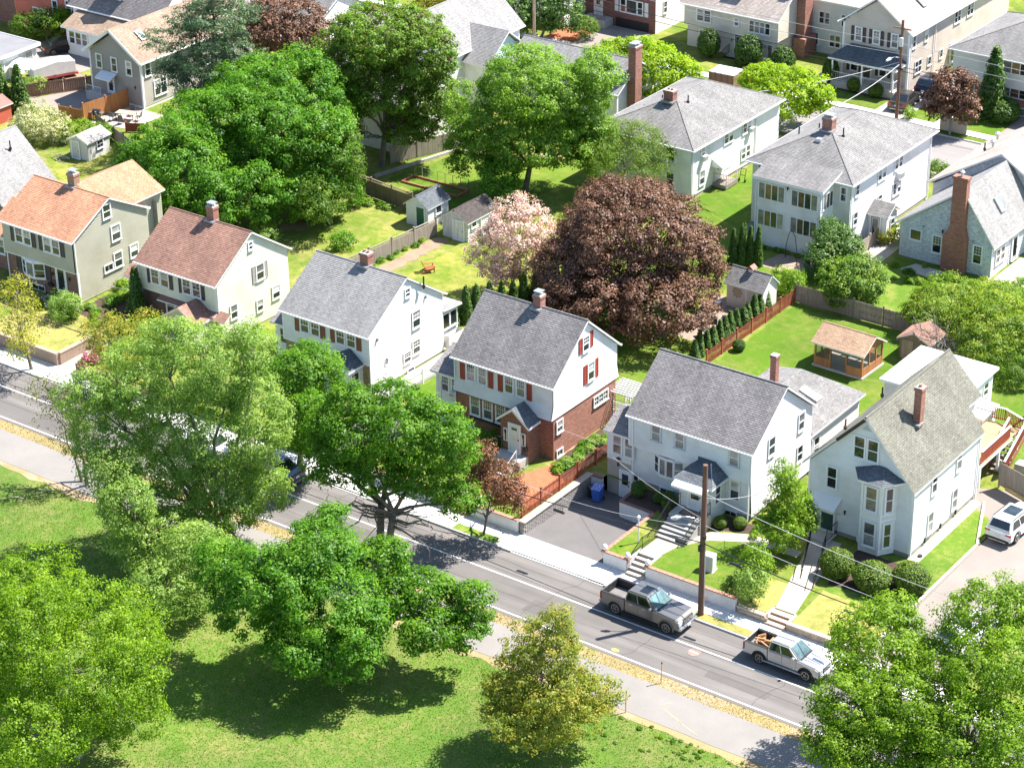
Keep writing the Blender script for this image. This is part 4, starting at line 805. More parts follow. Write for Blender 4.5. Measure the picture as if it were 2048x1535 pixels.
# rear main block with broad sand coloured roof
walls(h, 'rear_wall', -1.2, 10.5, 8.02, 18.5, 0, 3.4, S_SHAKE, .25, .03, faces=(LE, RI, BA)); walls(h, 'rear_front_wall', -1.2, 10.5, 8.02, 18.5, 0, 3.4, S_SHAKE, .25, .03, faces=(FR,))
rf = roof_poly(h, [[(-1.6, 18.9, 3.5), (-1.6, 7.6, 3.5), (4.8, 7.6, 7.4), (4.8, 18.9, 7.4)], [(11.0, 7.6, 3.5), (11.0, 18.9, 3.5), (4.8, 18.9, 7.4), (4.8, 7.6, 7.4)]], R_SAND); m = MB(); courses(m, [(-1.2, 8.0, 3.3), (10.5, 8.0, 3.3), (4.8, 8.0, 7.2)], .25, .03); m.build('rear_gable', S_SHAKE, h)
for x, y, z in ((0.2, 17.0, 4.9), (1.4, 13.5, 5.6)):
    m = MB(); m.tube([(x, y, z - .2), (x, y, z + .25)], .12, 8); m.tube([(x, y, z + .22), (x, y, z + .34), (x, y, z + .46)], [.26, .26, .08], 10); m.build('turbine_vent', ALU, h)
vent_pipe(h, 0.9, 13.0, 5.2, .6)
m = MB(); courses(m, [(8.03, 3.3, 0), (8.03, 7.6, 0), (8.03, 7.6, 2.9), (8.03, 3.3, 2.9)], .25, .03); m.build('side_wall', S_SHAKE, h); door(h, RI, 4.2, 8.05, .2, .9, 2.0, plain('bronze_door', (.10, .08, .08), .4), (-.4, .4, .1, .95))

# --- far row, beyond the back street
h = thing('colonial_house', 'cream garrison colonial with long tan roof and brick side chimney', 'house', (-56.6, 89.4, 1.0), 0, 'houses beyond the back street')
walls(h, 'lower_wall', 0.25, 10.6, 0.2, 9, 0, 2.5, S_BEIGE, .18); walls(h, 'wall', 0, 10.85, -.1, 9, 2.35, 4.6, S_BEIGE, .18, gable='x', gz=7.6)
gable_roof(h, -.3, 11.1, -.5, 9.4, 4.55, 7.9, R_SAND); m = MB(); m.box(0, 10.85, -.12, .2, 2.27, 2.35); m.build('band_board', TRIM, h)
for u in (1.9, 2.75): window(h, FR, u, -.1, 2.95, .75, 1.2); window(h, FR, u + .2, .2, .65, .75, 1.25)
window(h, FR, 6.15, -.1, 3.2, .5, .8)
for i in range(4): window(h, FR, 7.9 + i * .6, -.1, 2.9, .48, 1.15, rail=False, glass=[GLASS, GLASSB, GLASSB, GLASS][i]); window(h, FR, 8.15 + i * .58, .2, .4, .48, 1.4, rail=False, glass=[GLASSB, GLASSC, GLASSB, GLASSC][i])
door(h, FR, 6.3, .2, .2, .85, 1.95, plain('dark_door', (.08, .06, .05), .4), (-.35, .35, .3, .92)); lamp_wall(h, 5.5, .18, 1.4); lamp_wall(h, 7.1, .18, 1.4)
steps(h, 5.2, 7.4, -2.2, -.6, .15, 5, .4); rail_iron(h, (5.3, -2.1, -.3), (5.3, 0, .2), .9); rail_iron(h, (7.3, -2.1, -.3), (7.3, 0, .2), .9)
c = chimney(h, 11.4, 4.2, 0, 9.2, .9, 1.5); m = MB(); m.box(10.9, 12.2, 3.0, 5.4, 0, 2.0); m.build('chimney_base', CHIMBRICK, h)
walls(h, 'dormer_wall', 4.4, 6.0, 1.2, 3, 5.4, 6.4, S_OFF, faces=(FR, LE, RI)); roof_poly(h, [[(4.2, 1.0, 6.4), (6.2, 1.0, 6.4), (6.2, 3.6, 7.0), (4.2, 3.6, 7.0)]], R_SAND, name='dormer_roof'); window(h, FR, 5.2, 1.2, 5.6, .6, .6, rail=False)
walls(h, 'rear_wall', 10.85, 16.5, 5.6, 16, 0, 5.4, S_OFF, .18); roof_poly(h, [[(10.6, 5.3, 5.5), (16.8, 5.3, 5.5), (16.8, 16.3, 5.7), (10.6, 16.3, 5.7)]], R_SAND, step=.3)
for u, zz in ((11.7, .8), (12.9, 3.1), (14.2, .9), (15.4, 3.2)):
    for q in (-.32, .32): window(h, FR, u + q, 5.6, zz, .55, 1.2)

h = thing('shuttered_house', 'tan front gabled house with black shutters and dark hipped front porch', 'house', (-38.4, 89.0, 1.0), 0, 'houses beyond the back street')
walls(h, 'wall', 0, 7.1, 0, 22, 0.2, 6.0, S_PINKT, .16, gable='y', gz=8.6); gable_roof(h, -.4, 7.5, -.4, 22.4, 6.05, 9.0, R_SAND, 'y'); corner_boards(h, [(7.1, 0, 1, -1), (0, 0, -1, -1)], .2, 5.95, w=.16)
for u in (1.68, 3.6, 5.55): window(h, FR, u, 0, 4.4, .66, 1.3, (2, 2), glass=GLASSC); shutter(h, FR, u - .62, 0, 4.3, .34, 1.45, SH_DARK); shutter(h, FR, u + .62, 0, 4.3, .34, 1.45, SH_DARK)
for u in (1.4, 4.5): window(h, FR, u, 0, 1.3, .75, 1.4, (2, 2)); shutter(h, FR, u - .66, 0, 1.25, .32, 1.5, SH_DARK); shutter(h, FR, u + .66, 0, 1.25, .32, 1.5, SH_DARK)
door(h, FR, 2.75, 0, .75, .85, 2.0, plain('dark_door', (.08, .06, .05), .4), (-.3, .3, .55, .9))
roof_poly(h, [[(-.3, -2.3, 3.0), (7.0, -2.3, 3.0), (5.7, -.1, 4.0), (1.0, -.1, 4.0)], [(7.0, -2.3, 3.0), (7.0, -.1, 3.1), (5.7, -.1, 4.0)], [(-.3, -.1, 3.1), (-.3, -2.3, 3.0), (1.0, -.1, 4.0)]], R_DARK, name='porch_roof', slab=.2)
m = MB(); m.box(0, 6.8, -2.1, 0, 0, .7); m.build('porch_deck', CONC, h)
for x in (.1, 3.3, 6.6): m = MB(); m.box(x - .07, x + .07, -2.1, -1.96, .7, 2.9); m.build('porch_post', TRIM, h)
for a, b in ((.1, 3.3), (3.3, 6.6)): rail_iron(h, (a, -2.03, .7), (b, -2.03, .7), .9, 16, TRIM, 'porch_rail')
rail_iron(h, (6.6, -2.0, .7), (6.6, -.1, .7), .9, 10, TRIM, 'porch_rail'); skylight(h, (5.6, 5.0, 7.62), (.62, 0, .78), (-.78, 0, .62), .8, 1.2)
for u, ww in ((.9, .6), (3.4, .6), (9.7, .6), (10.4, .6), (12.5, .6), (13.2, .6)): window(h, RI, u, 7.1, 4.4, ww, 1.2)
for u in (1.7, 2.4): window(h, RI, u, 7.1, 1.6, .6, 1.2)
for u in (4.4, 6.9): window(h, RI, u, 7.1, 1.7, .6, .8, rail=False)
m = MB(); m.prism([(7.2, 8.6, 2.3), (8.0, 8.6, 2.1), (8.0, 10.4, 2.1), (7.2, 10.4, 2.3)], .06); m.build('door_hood', TRIM, h); door(h, RI, 9.4, 7.1, .5, .9, 2, DOORW, (-.4, .4, .1, .9)); downspout(h, 7.25, .1, 0, 5.9); downspout(h, 7.25, 5.2, 0, 5.9)

h = thing('split_level_house', 'cream sided house over brick ground floor at the right edge, with a broad grey roof', 'house', (-27.1, 89.4, 1.0), 0, 'houses beyond the back street')
walls(h, 'brick_wall', .9, 15, .25, 12, -.2, 2.7, REDBRICK, lap=False); walls(h, 'wall', 0.2, 15, 0, 12, 2.6, 5.4, S_OFF, .16); hip_roof(h, -.2, 15.5, -.4, 12.4, 5.45, 8.0, R_BACK, axis='x')
slider(h, FR, 7.0, 0, 4.1, 3.4, 1.3, 4); slider(h, FR, 7.0, .25, 1.7, 3.6, 1.2, 4); slider(h, FR, 7.4, .25, .1, 2.0, .7, 3); slider(h, FR, 12, 0, 4.1, 3, 1.3, 3)
door(h, FR, 2.0, .25, .6, .9, 2.0, plain('tan_door', (.4, .28, .15), .5)); m = MB(); m.tube([(1.4, .2, 2.5), (2.0, .1, 2.95), (2.6, .2, 2.5)], .08, 6); m.build('door_arch', plain('tan_door', (.4, .28, .15), .5), h)

h = thing('brick_fronted_house', 'brick fronted house with white picture window, white awning and white sided wall', 'house', (-70.3, 90.6, 1.0), 0, 'houses beyond the back street')
walls(h, 'brick_wall', 0, 9.4, 0, 12, -.3, 5.2, brick('maroon_brick', (.25, .09, .07), (.18, .065, .055), (.25, .19, .17)), lap=False, faces=(FR, LE)); walls(h, 'wall', 0, 9.4, 0.01, 12, 0, 5.2, S_WHITE, .18, faces=(RI, BA)); roof_poly(h, [[(-.3, -.4, 5.2), (9.8, -.4, 5.2), (9.8, 12.3, 6.5), (-.3, 12.3, 6.5)]], R_SAND, step=.3)
for q in (-1.05, 1.05): window(h, FR, 6.5 + q, 0, 1.7, .62, 1.35); shutter(h, FR, 6.5 + q * 1.75, 0, 1.6, .45, 1.5, plain('white_shutter', (.75, .75, .75), .5))
window(h, FR, 6.5, 0, 1.7, 1.2, 1.35, rail=False); door(h, FR, 2.4, 0, .9, .9, 2.0, DOORW, (-.3, .3, .5, .9)); awning(h, 1.4, 4.0, -.02, -1.2, 3.1, 3.5, TRIM); m = MB(); m.box(1.3, 4.2, -1.6, -.05, -.2, .85); m.build('stoop', CONC, h); rail_iron(h, (1.4, -1.5, .85), (4.1, -1.5, .85))
for u, zz in ((1.8, 1.8), (5.2, 2.6), (6.0, 2.6)): window(h, RI, u, 9.4, zz, .6, 1.2)
for u in (1.4, 8.0): window(h, FR, u, 0, 4.4, .6, .7, rail=False)
m = MB(); m.box(4.6, 8.6, -.08, -.0, -.3, .95); m.build('garage_door', DARK, h)

h = thing('ridge_house', 'white house with pale steep roof and cross gable half hidden by trees', 'house', (-72.2, 60.5, 1.0), 0, 'houses of the second row')
walls(h, 'wall', 0, 7.2, 0, 12.0, 0, 5.2, S_WHITE, .2, gable='y', gz=8.4); gable_roof(h, -.4, 7.6, -.4, 12.4, 5.2, 8.8, R_LIGHT, 'y'); walls(h, 'wing_wall', 7.22, 10.0, 3.0, 9.0, 0, 4.2, S_WHITE, .2)
roof_poly(h, [[(7.0, 2.6, 4.3), (10.4, 2.6, 4.3), (10.4, 6, 6.9), (5.0, 6, 6.9)], [(10.4, 9.4, 4.3), (7.0, 9.4, 4.3), (5.0, 6, 6.9), (10.4, 6, 6.9)]], R_LIGHT); m = MB(); courses(m, [(10.02, 3.0, 4.1), (10.02, 9.0, 4.1), (10.02, 6.0, 6.6)], .2, .02); m.build('gable_wall', siding('mint_siding', (.50, .66, .62)), h)
for u in (4.5, 6.5): window(h, RI, u, 10.0, 1.6, .7, 1.2); window(h, FR, u - 1, 0, 3.5, .75, 1.25)
h = thing('chimney_house', 'white house with grey gable roof and tall red chimney among the trees', 'house', (-61.5, 65.6, 1.0), 0, 'houses of the second row')
walls(h, 'wall', 0, 12.5, 0, 6.6, 0, 3.6, S_WHITE, .2, gable='x', gz=5.6); gable_roof(h, -.3, 12.9, -.4, 7.0, 3.6, 5.85, R_LIGHT); b = chimney(h, 13.05, 2.2, 0, 7.6, .8, 1.1); window(h, RI, 4.8, 12.5, 1.5, .7, 1.0); window(h, RI, 4.3, 12.5, 3.6, .5, .6); window(h, FR, 8, 0, 1.2, .8, 1.2); window(h, FR, 4, 0, 1.2, .8, 1.2)
h = thing('back_lot_house', 'white two storey house almost hidden behind the tall tree, near the timber edging', 'house', (-71.0, 49.5, 1.0), 0, 'houses of the second row')
walls(h, 'wall', 0, 10.5, 0, 7.5, 0, 4.6, S_OFF, .2, gable='x', gz=7.2); gable_roof(h, -.3, 10.8, -.4, 7.9, 4.6, 7.6, R_LIGHT)
for u in (2, 5, 8): window(h, FR, u, 0, 2.9, .75, 1.2); window(h, FR, u, 0, .8, .75, 1.2)

# --- taupe house and its neighbours, upper left
h = thing('taupe_house', 'taupe clapboard house with white trimmed front gable and tan roof', 'house', (-95.9, 44.8, 1.0), 0, 'houses at the upper left')
walls(h, 'wall', 0, 6.8, 0, 16, 0.3, 4.75, S_TAUPE, .15, gable='y', gz=7.0, faces=(FR, LE, BA)); walls(h, 'side_wall', 0, 6.8, 0, 16, .3, 4.75, siding('sunlit_taupe_siding', (.46, .42, .38)), .15, faces=(RI,)); walls(h, 'foundation_wall', .02, 6.78, .02, 16, -.1, .32, TRIM, lap=False)  # right wall is a lighter copy of the taupe, sunlight put into its colour
gable_roof(h, -.5, 7.2, -.45, 16.4, 4.75, 7.4, R_TAN, 'y'); corner_boards(h, [(6.8, 0, 1, -1), (0, 0, -1, -1)], .3, 4.7, w=.16)
m = MB(); m.bar((-.45, -.48, 4.68), (3.35, -.48, 7.3), .05, .26); m.bar((7.15, -.48, 4.68), (3.35, -.48, 7.3), .05, .26); m.build('bargeboard', TRIM, h)
for u in (1.3, 3.3, 5.25): window(h, FR, u, 0, 3.15, .66, 1.35)
window(h, RI, .85, 6.8, 3.15, .7, 1.35); window(h, RI, 3.6, 6.8, 3.4, .6, .7); window(h, RI, 1.9, 6.8, .9, .75, 1.5, (2, 2)); window(h, RI, 2.75, 6.8, .9, .75, 1.5, (2, 2)); window(h, RI, 6.0, 6.8, 2.0, .8, 1.0, (3, 2)); window(h, RI, 9.0, 6.8, 2.0, .8, 1.0)
door(h, FR, 2.65, 0, .75, .8, 1.75, DOORW, (-.35, .35, .2, .9)); awning(h, 1.5, 3.5, -.02, -1.0, 2.55, 2.95, TRIM); rail_iron(h, (.1, -1.0, .75), (2.1, -1.0, .75), .8, 12, TRIM); m = MB(); m.box(.1, 3.3, -1.0, -.02, 0, .75); m.build('stoop', CONC, h)
skylight(h, (4.9, 2.2, 6.4), (.57, 0, .82), (-.82, 0, .57), .7, 1.2); downspout(h, 6.9, -.1, 0, 4.7); lamp_wall(h, 5.9, -.02, 1.9)
h = thing('dormer_house', 'white house with dark grey roof and white dormer above an enclosed porch', 'house', (-108.6, 55.0, 1.0), 0, 'houses at the upper left')
walls(h, 'wall', 0, 12, 0, 9, 0, 4.2, S_WHITE, .2, gable='x', gz=8.3); gable_roof(h, -.4, 12.4, -.5, 9.5, 4.2, 8.8, shingle('rough_grey_shingle', (.24, .22, .215), (.18, .165, .16), (.10, .095, .09)))
walls(h, 'dormer_wall', 4.0, 6.6, .9, 4, 5.0, 7.2, S_WHITE, .2, faces=(FR, LE, RI)); roof_poly(h, [[(6.9, .5, 7.1), (6.9, 4.2, 7.1), (5.3, 4.2, 8.1), (5.3, .5, 8.1)], [(3.7, 4.2, 7.1), (3.7, .5, 7.1), (5.3, .5, 8.1), (5.3, 4.2, 8.1)]], R_BACK, name='dormer_roof')
for u in (4.9, 5.75): window(h, FR, u, .9, 5.5, .65, 1.3)
walls(h, 'porch_wall', 1.5, 8.2, -2.6, -.02, 0, 2.9, S_WHITE, .2, faces=(FR, LE, RI)); roof_poly(h, [[(1.1, -3.0, 2.9), (8.6, -3.0, 2.9), (8.6, 0, 4.1), (1.1, 0, 4.1)]], R_TAN, name='porch_roof')
for u in (2.3, 3.2, 4.1): window(h, FR, u, -2.6, 1.2, .75, 1.3)
window(h, RI, 4.2, 12, 4.6, .8, 1.2)
h = thing('red_house', 'red clapboard house with white framed windows in the top left corner', 'house', (-124.5, 55.6, 1.0), 0, 'houses at the upper left')
walls(h, 'front_wall', 0, 6.5, 0, 8, 0, 6.5, brick('dusky_brick', (.24, .1, .08), (.18, .07, .06), (.22, .17, .15)), faces=(FR,), lap=False); walls(h, 'wall', 6.52, 16, .02, 8, 0, 6.5, S_RED, .3, .05, faces=(FR, RI, BA)); roof_poly(h, [[(-.3, -.4, 6.5), (16.4, -.4, 6.5), (16.4, 8.4, 8), (-.3, 8.4, 8)]], R_BACK, step=.3)
for u, zz in ((8.6, 4.6), (9.6, 1.0), (10.3, 1.0), (12.6, 2.3), (14.6, 2.6), (15.4, 2.6)): window(h, FR, u, .02, zz, .7, 1.5)
ac_unit(h, FR, 9.2, 0, 4.6)
h = thing('flat_roofed_garage', 'low white garage with flat grey roof beside the parked dark saloon', 'garage', (-121, 41.0, 1.0), 0, 'garages and sheds')
walls(h, 'wall', 0, 14.6, 0, 6.5, 0, 2.4, S_WHITE, .25); m = MB(); m.box(-.15, 14.9, -.2, 6.8, 2.4, 2.55); o = m.build('roof', R_FLAT, h); m = MB(); m.box(14.9, 14.97, -.2, 6.8, 2.3, 2.62); m.box(-.15, 14.97, -.27, -.2, 2.3, 2.62); m.box(-.15, 14.97, 6.8, 6.87, 2.3, 2.62); m.build('fascia', TRIM, o)
door(h, RI, 1.6, 14.6, 0, .85, 2.0, plain('pale_door', (.6, .58, .55), .5)); door(h, RI, 5.4, 14.6, 0, .85, 2.0, plain('grey_door', (.4, .4, .4), .5))
h = thing('mint_house', 'pale mint green house with white trim at the top edge', 'house', (-79.2, 84.8, 1.0), 0, 'houses beyond the back street')
walls(h, 'wall', 0, 4.6, 0, 8, 0, 4.8, siding('mint_green_siding', (.60, .68, .62)), .2); roof_poly(h, [[(-.3, -.3, 4.9), (4.9, -.3, 4.9), (4.9, 8.3, 6), (-.3, 8.3, 6)]], R_LIGHT, step=.3); walls(h, 'wing_wall', 4.62, 9.5, 2.0, 8, 0, 3.5, S_WHITE, .2)
for u in (.9, 2.2, 3.4): window(h, FR, u, 0, 2.2, .6, 1.3); window(h, FR, u, 0, .3, .6, 1.2)
h = thing('top_edge_house', 'low grey roofed house seen between the copper tree and the tall green tree', 'house', (-95.0, 66.5, 1.0), 0, 'houses of the second row')
walls(h, 'wall', 0, 9, 0, 8, 0, 3.0, S_WHITE, .2, gable='x', gz=5.2); gable_roof(h, -.3, 9.3, -.4, 8.4, 3.0, 5.4, R_BACK)
# ------------------------------------------------------------------ ground, road, pavements
G_PARK = grass('park_grass', (0.092, 0.162, 0.026), (0.205, 0.205, 0.07), (0.30, 0.23, 0.12), dry=0.42, bare=0.12, sc_=0.22)
G_LUSH = grass('lush_grass', (0.082, 0.155, 0.014), (0.165, 0.19, 0.04), (0.24, 0.19, 0.09), dry=0.45, bare=0.05, sc_=0.3)
G_MIX = grass('yard_grass', (0.105, 0.165, 0.02), (0.25, 0.24, 0.07), (0.32, 0.24, 0.14), dry=0.5, bare=0.35, sc_=0.25)
G_DRY = grass('dry_grass', (0.14, 0.18, 0.03), (0.32, 0.28, 0.09), (0.40, 0.3, 0.17), dry=0.8, bare=0.4, sc_=0.4)
G_VERGE = grass('verge_grass', (0.17, 0.165, 0.055), (0.30, 0.235, 0.12), (0.33, 0.25, 0.16), dry=0.95, bare=0.75, sc_=0.9)
G_WILD = grass('wild_grass', (0.095, 0.17, 0.02), (0.22, 0.24, 0.06), (0.26, 0.22, 0.12), dry=0.4, bare=0.15, sc_=0.5)
ASPH = paving('asphalt', (0.145, 0.133, 0.125), 0.25, 0.12, 45, 0.85, streak=0.2); ASPH2 = paving('driveway_asphalt', (0.135, 0.126, 0.124), 0.5, 0.14, 40); PATHM = paving('path_asphalt', (0.225, 0.208, 0.192), 0.35, 0.11, 40)
WALKM = paving('pale_concrete', (0.62, 0.60, 0.58), 0.9, 0.05, 30); WALK2 = paving('old_concrete', (0.42, 0.37, 0.32), 0.6, 0.14, 25); GRANITE = paving('granite', (0.45, 0.44, 0.43), 3, 0.12, 50); DRIVE3 = paving('worn_drive', (0.25, 0.215, 0.19), 0.4, 0.12, 35)
PAVER = brick('patio_pavers', (.36, .26, .20), (.29, .21, .165), (.2, .16, .13), .3, .2); MULCH = paving('mulch', (.07, .045, .035), 2, .3, 20); REDMULCH = paving('red_mulch', (.36, .13, .065), 2, .2, 20); DIRT = paving('dirt', (.27, .19, .13), 1, .25, 12)
rg = random.Random(11)
def sheet(name, pts, z, mat, kind='structure', jag=0.0, label=None):
    out = []
    for i, p in enumerate(pts):
        q = pts[(i + 1) % len(pts)]; l = math.hypot(q[0] - p[0], q[1] - p[1]); n = max(1, int(l / 0.5)) if jag else 1
        nx, ny = ((q[1] - p[1]) / l, -(q[0] - p[0]) / l) if l else (0, 0)
        for k in range(n):
            t = k / n; j = rg.uniform(-jag, jag) if jag and k else 0; out.append((p[0] + (q[0] - p[0]) * t + nx * j, p[1] + (q[1] - p[1]) * t + ny * j, z if not callable(z) else z(p[0] + (q[0] - p[0]) * t, p[1] + (q[1] - p[1]) * t)))
    m = MB(); m.poly(out); o = m.build(name, mat); o['kind'] = kind
    bm = bmesh.new(); bm.from_mesh(o.data); bmesh.ops.triangulate(bm, faces=bm.faces, ngon_method='EAR_CLIP')
    for f in bm.faces:
        if f.normal.z < 0: f.normal_flip()
    bm.to_mesh(o.data); bm.free(); return o
def rect(x0, x1, y0, y1): return [(x0, y0), (x1, y0), (x1, y1), (x0, y1)]
def wavy(x0, x1, y, amp, n, s): 
    r = random.Random(s); return [(x0 + (x1 - x0) * i / n, y + r.uniform(-amp, amp)) for i in range(n + 1)]
sheet('lawn', rect(-230, 160, -190, -5.15), -0.03, G_PARK)
sheet('verge', wavy(-120, 60, -6.42, .06, 160, 1) + wavy(60, -120, -5.2, .0, 2, 2), -0.012, G_VERGE)
sheet('verge', wavy(-120, 60, -10.15, .28, 150, 3) + wavy(60, -120, -9.0, .0, 2, 4), -0.018, G_VERGE)
sheet('path', wavy(-120, 60, -9.5, .05, 110, 5) + list(reversed(wavy(-120, 60, -6.33, .05, 110, 6))), -0.004, PATHM)
sheet('road', rect(-230, 160, -5.3, 0.84), 0.0, ASPH)
PAINT = paving('road_paint', (.68, .67, .65), 3, .14, 14)
for x0, x1, y in ((-120, 11.2, -5.0), (11.6, 60, -5.0), (-120, -48.2, -1.62), (-48.0, 60, -1.62)):
    o = sheet('road_marking', rect(x0, x1, y - .055, y + .055), 0.006, PAINT)
sheet('driveway_apron', rect(-15.2, -8.0, .9, 1.12), 0.05, WALKM)
# kerb: single granite stones under one setting piece
kb = bpy.data.objects.new('kerb', None); COL.objects.link(kb); kb['kind'] = 'structure'
m = MB(); m.box(0, 2.38, 0.84, 0.98, -.2, .125); kme = m.me('kerb_stone', GRANITE, bevel=.012); m = MB(); m.box(0, 2.38, 0.84, 0.98, -.2, .035); kme2 = m.me('kerb_stone', GRANITE, bevel=.012)
x = -62.0
while x < 24:
    drop = -15.6 < x < -8.2 or 11 < x < 15 or -58.5 < x < -56 or -33 < x < -28
    place('kerb_stone', kme2 if drop else kme, kb, (x, 0, 0)); x += 2.4
sheet('sidewalk', rect(-230, 160, .985, 3.03), 0.085, WALK2)
sw = [o for o in COL.objects if o.name == 'sidewalk'][0]
m = MB(); m.box(0, 1.47, 0.99, 3.0, .06, .12); sme = m.me('paving_slab', WALKM, bevel=.008); m = MB(); m.box(0, 1.47, 1.74, 3.0, .06, .12); sme2 = m.me('paving_slab', WALKM, bevel=.008)
x = -63.0
while x < 24:
    place('paving_slab', sme2 if (-5.2 < x < 9.5 or -19.0 < x < -15.9) else sme, sw, (x, 0, rg.uniform(-.003, .003))); x += 1.5
sheet('grass_strip', wavy(-5.0, 9.4, 1.0, 0, 3, 5) + wavy(9.4, -5.0, 1.72, .04, 30, 6), .126, G_DRY); sheet('grass_strip', wavy(-18.9, -15.5, 1.0, 0, 3, 5) + wavy(-15.5, -18.9, 1.73, .05, 12, 6), .126, G_WILD)
# raised yards
XS = [-230, -160, -120, -57.75, -55.75, -33.2, -28.5, -20.32, -18.88, -14.62, -8.2, -6.36, -4.98, -0.9, 1.0, 3.7, 5.2, 10.65, 16.4, 60, 160]; YS = [3.12, 4.15, 4.55, 9.0, 11.3, 24, 28, 50, 100, 230]
def yz(x, y):
    if 1.0 <= x <= 10.65 and y <= 24: return .52
    if x >= 16.4 and y <= 28: return .7
    return 1.0
m = MB()
for i in range(len(XS) - 1):
    for j in range(len(YS) - 1):
        xm, ym = (XS[i] + XS[i + 1]) / 2, (YS[j] + YS[j + 1]) / 2
        if (-57.75 < xm < -55.75 and ym < 9) or (-14.62 < xm < -8.2 and ym < 11.3) or (10.65 < xm < 16.4 and ym < 28) or (-33.2 < xm < -28.5 and ym < 11.3): continue
        if ym < 4.55 and (-20.32 < xm < -18.88 or -6.36 < xm < -4.98 or (3.7 < xm < 5.2 and ym < 4.15)): continue
        m.poly([(XS[a], YS[b], yz(XS[a], YS[b])) for a, b in ((i, j), (i + 1, j), (i + 1, j + 1), (i, j + 1))])
m.build('ground', G_MIX)['kind'] = 'structure'
sheet('driveway', [(-14.62, 3.0), (-8.2, 3.0), (-8.2, 11.5), (-14.62, 11.5)], lambda x, y: .115 - .42 * max(0, (y - 3) / 8.5), ASPH2)
sheet('driveway', [(10.65, 2.95), (16.4, 2.95), (16.4, 28), (10.65, 28)], lambda x, y: .115 + .02 * (y - 3), DRIVE3); sheet('driveway', [(7.0, 23.5), (10.66, 19.5), (10.66, 32), (6.2, 32)], lambda x, y: (.125 + .02 * (y - 3)) if y < 24 else 1.012, DRIVE3)
sheet('driveway', rect(-57.75, -55.75, 3.0, 9.0), lambda x, y: .115 + .03 * (y - 3), WALK2); sheet('driveway', rect(-33.2, -28.5, 3.0, 12), lambda x, y: .115 + .02 * (y - 3), ASPH2)
# lawns, beds and paths, each a sheet just above the ground
Z = 1.0
sheet('lawn', [(-16.4, 20.0), (3.2, 27.0), (6, 32), (6.5, 41.9), (-16.4, 42.1)], Z + .012, G_LUSH, jag=.12)
sheet('lawn', [(-31, 18.8), (-17.2, 18.8), (-17.2, 31.5), (-22, 34), (-31, 36)], Z + .012, G_LUSH, jag=.12); sheet('lawn', [(-46.6, 20.6), (-33, 20.6), (-34, 36.5), (-44.5, 36.8)], Z + .012, grass('worn_lawn', (.125, .185, .02), (.27, .255, .065), (.25, .2, .09), .6, .1, .3), jag=.2)
sheet('lawn', [(-60, 19.6), (-48.6, 20.2), (-48.4, 36), (-51.5, 39.4), (-60, 39.8)], Z + .012, grass('patchy_lawn', (.115, .18, .02), (.27, .25, .075), (.32, .22, .13), .52, .5, .28), jag=.2)
sheet('path', [(-47.9, 22), (-46.6, 22), (-46.2, 36.4), (-47.6, 36.6)], Z + .02, DIRT, jag=.2); sheet('lawn', [(-59, 44.3), (-46.5, 41), (-45, 57), (-57.5, 53)], Z + .012, G_LUSH, jag=.15)
sheet('lawn', [(-34, 40), (-14, 43), (-14.6, 50.4), (-25.4, 50.4), (-33.8, 55)], Z + .012, G_LUSH, jag=.15); sheet('lawn', [(-34.2, 55), (-27.3, 52), (-27.6, 68), (-34.2, 69)], Z + .012, G_LUSH, jag=.1); sheet('patio', [(-22.8, 46.9), (-19.2, 46.6), (-18.6, 50.2), (-22.3, 50.4)], Z + .022, PAVER)
sheet('patio', [(-21.6, 32.2), (-17.45, 31.8), (-17.45, 40.5), (-22.5, 40)], Z + .02, PAVER, jag=.1); sheet('path', [(-17.8, 52.8), (-14.8, 52.8), (-15.6, 72), (-17.6, 72)], Z + .02, WALK2)
sheet('lawn', rect(-8.1, -6.5, 3.3, 6.3), Z + .012, G_LUSH); sheet('lawn', [(-4.8, 3.3), (.6, 3.3), (-.6, 8.5), (-2.3, 8.9), (-3.9, 7.7), (-5.0, 5.4)], Z + .012, G_LUSH, jag=.04)
sheet('lawn', [(5.35, 3.35), (10.5, 3.35), (10.5, 7.6), (5.2, 7.6)], .54, G_DRY); sheet('lawn', [(5.2, 7.6), (10.5, 7.6), (10.45, 20.5), (8.0, 22.6), (8.0, 14), (5.2, 13.9)], .536, G_WILD); sheet('lawn', [(1.0, 3.4), (3.6, 3.4), (3.6, 7), (1.0, 7)], .54, G_DRY)
sheet('path', [(3.72, 4.2), (5.1, 4.2), (3.4, 13.2), (1.4, 13.2)], .548, WALK2); sheet('path', [(7.78, 13.9), (8.5, 13.9), (8.5, 23.4), (7.78, 23.4)], .55, WALK2)
sheet('path', [(-6.36, 4.56), (-4.98, 4.56), (-4.6, 6.4), (-6.3, 6.6)], Z + .02, paving('path_pavers', (.36, .30, .25), 2, .1, 14)); sheet('path', [(-4.6, 6.2), (-3.6, 7.9), (-1.2, 9.3), (2.2, 9.4), (2.2, 10.2), (-1.5, 10.2), (-4.4, 8.7), (-4.7, 6.4)], Z + .016, WALK2)
sheet('bed', [(-8.2, 9.4), (-6.5, 8.0), (-6.5, 11.2), (-8.2, 11.2)], Z + .014, MULCH); sheet('bed', [(-4.2, 9.2), (-1.2, 10.4), (-1.5, 11.3), (-4.2, 11.3)], Z + .014, MULCH); sheet('bed', [(5.0, 8.4), (10.2, 9.0), (10.0, 13), (4.6, 13.2)], .546, MULCH, jag=.08)
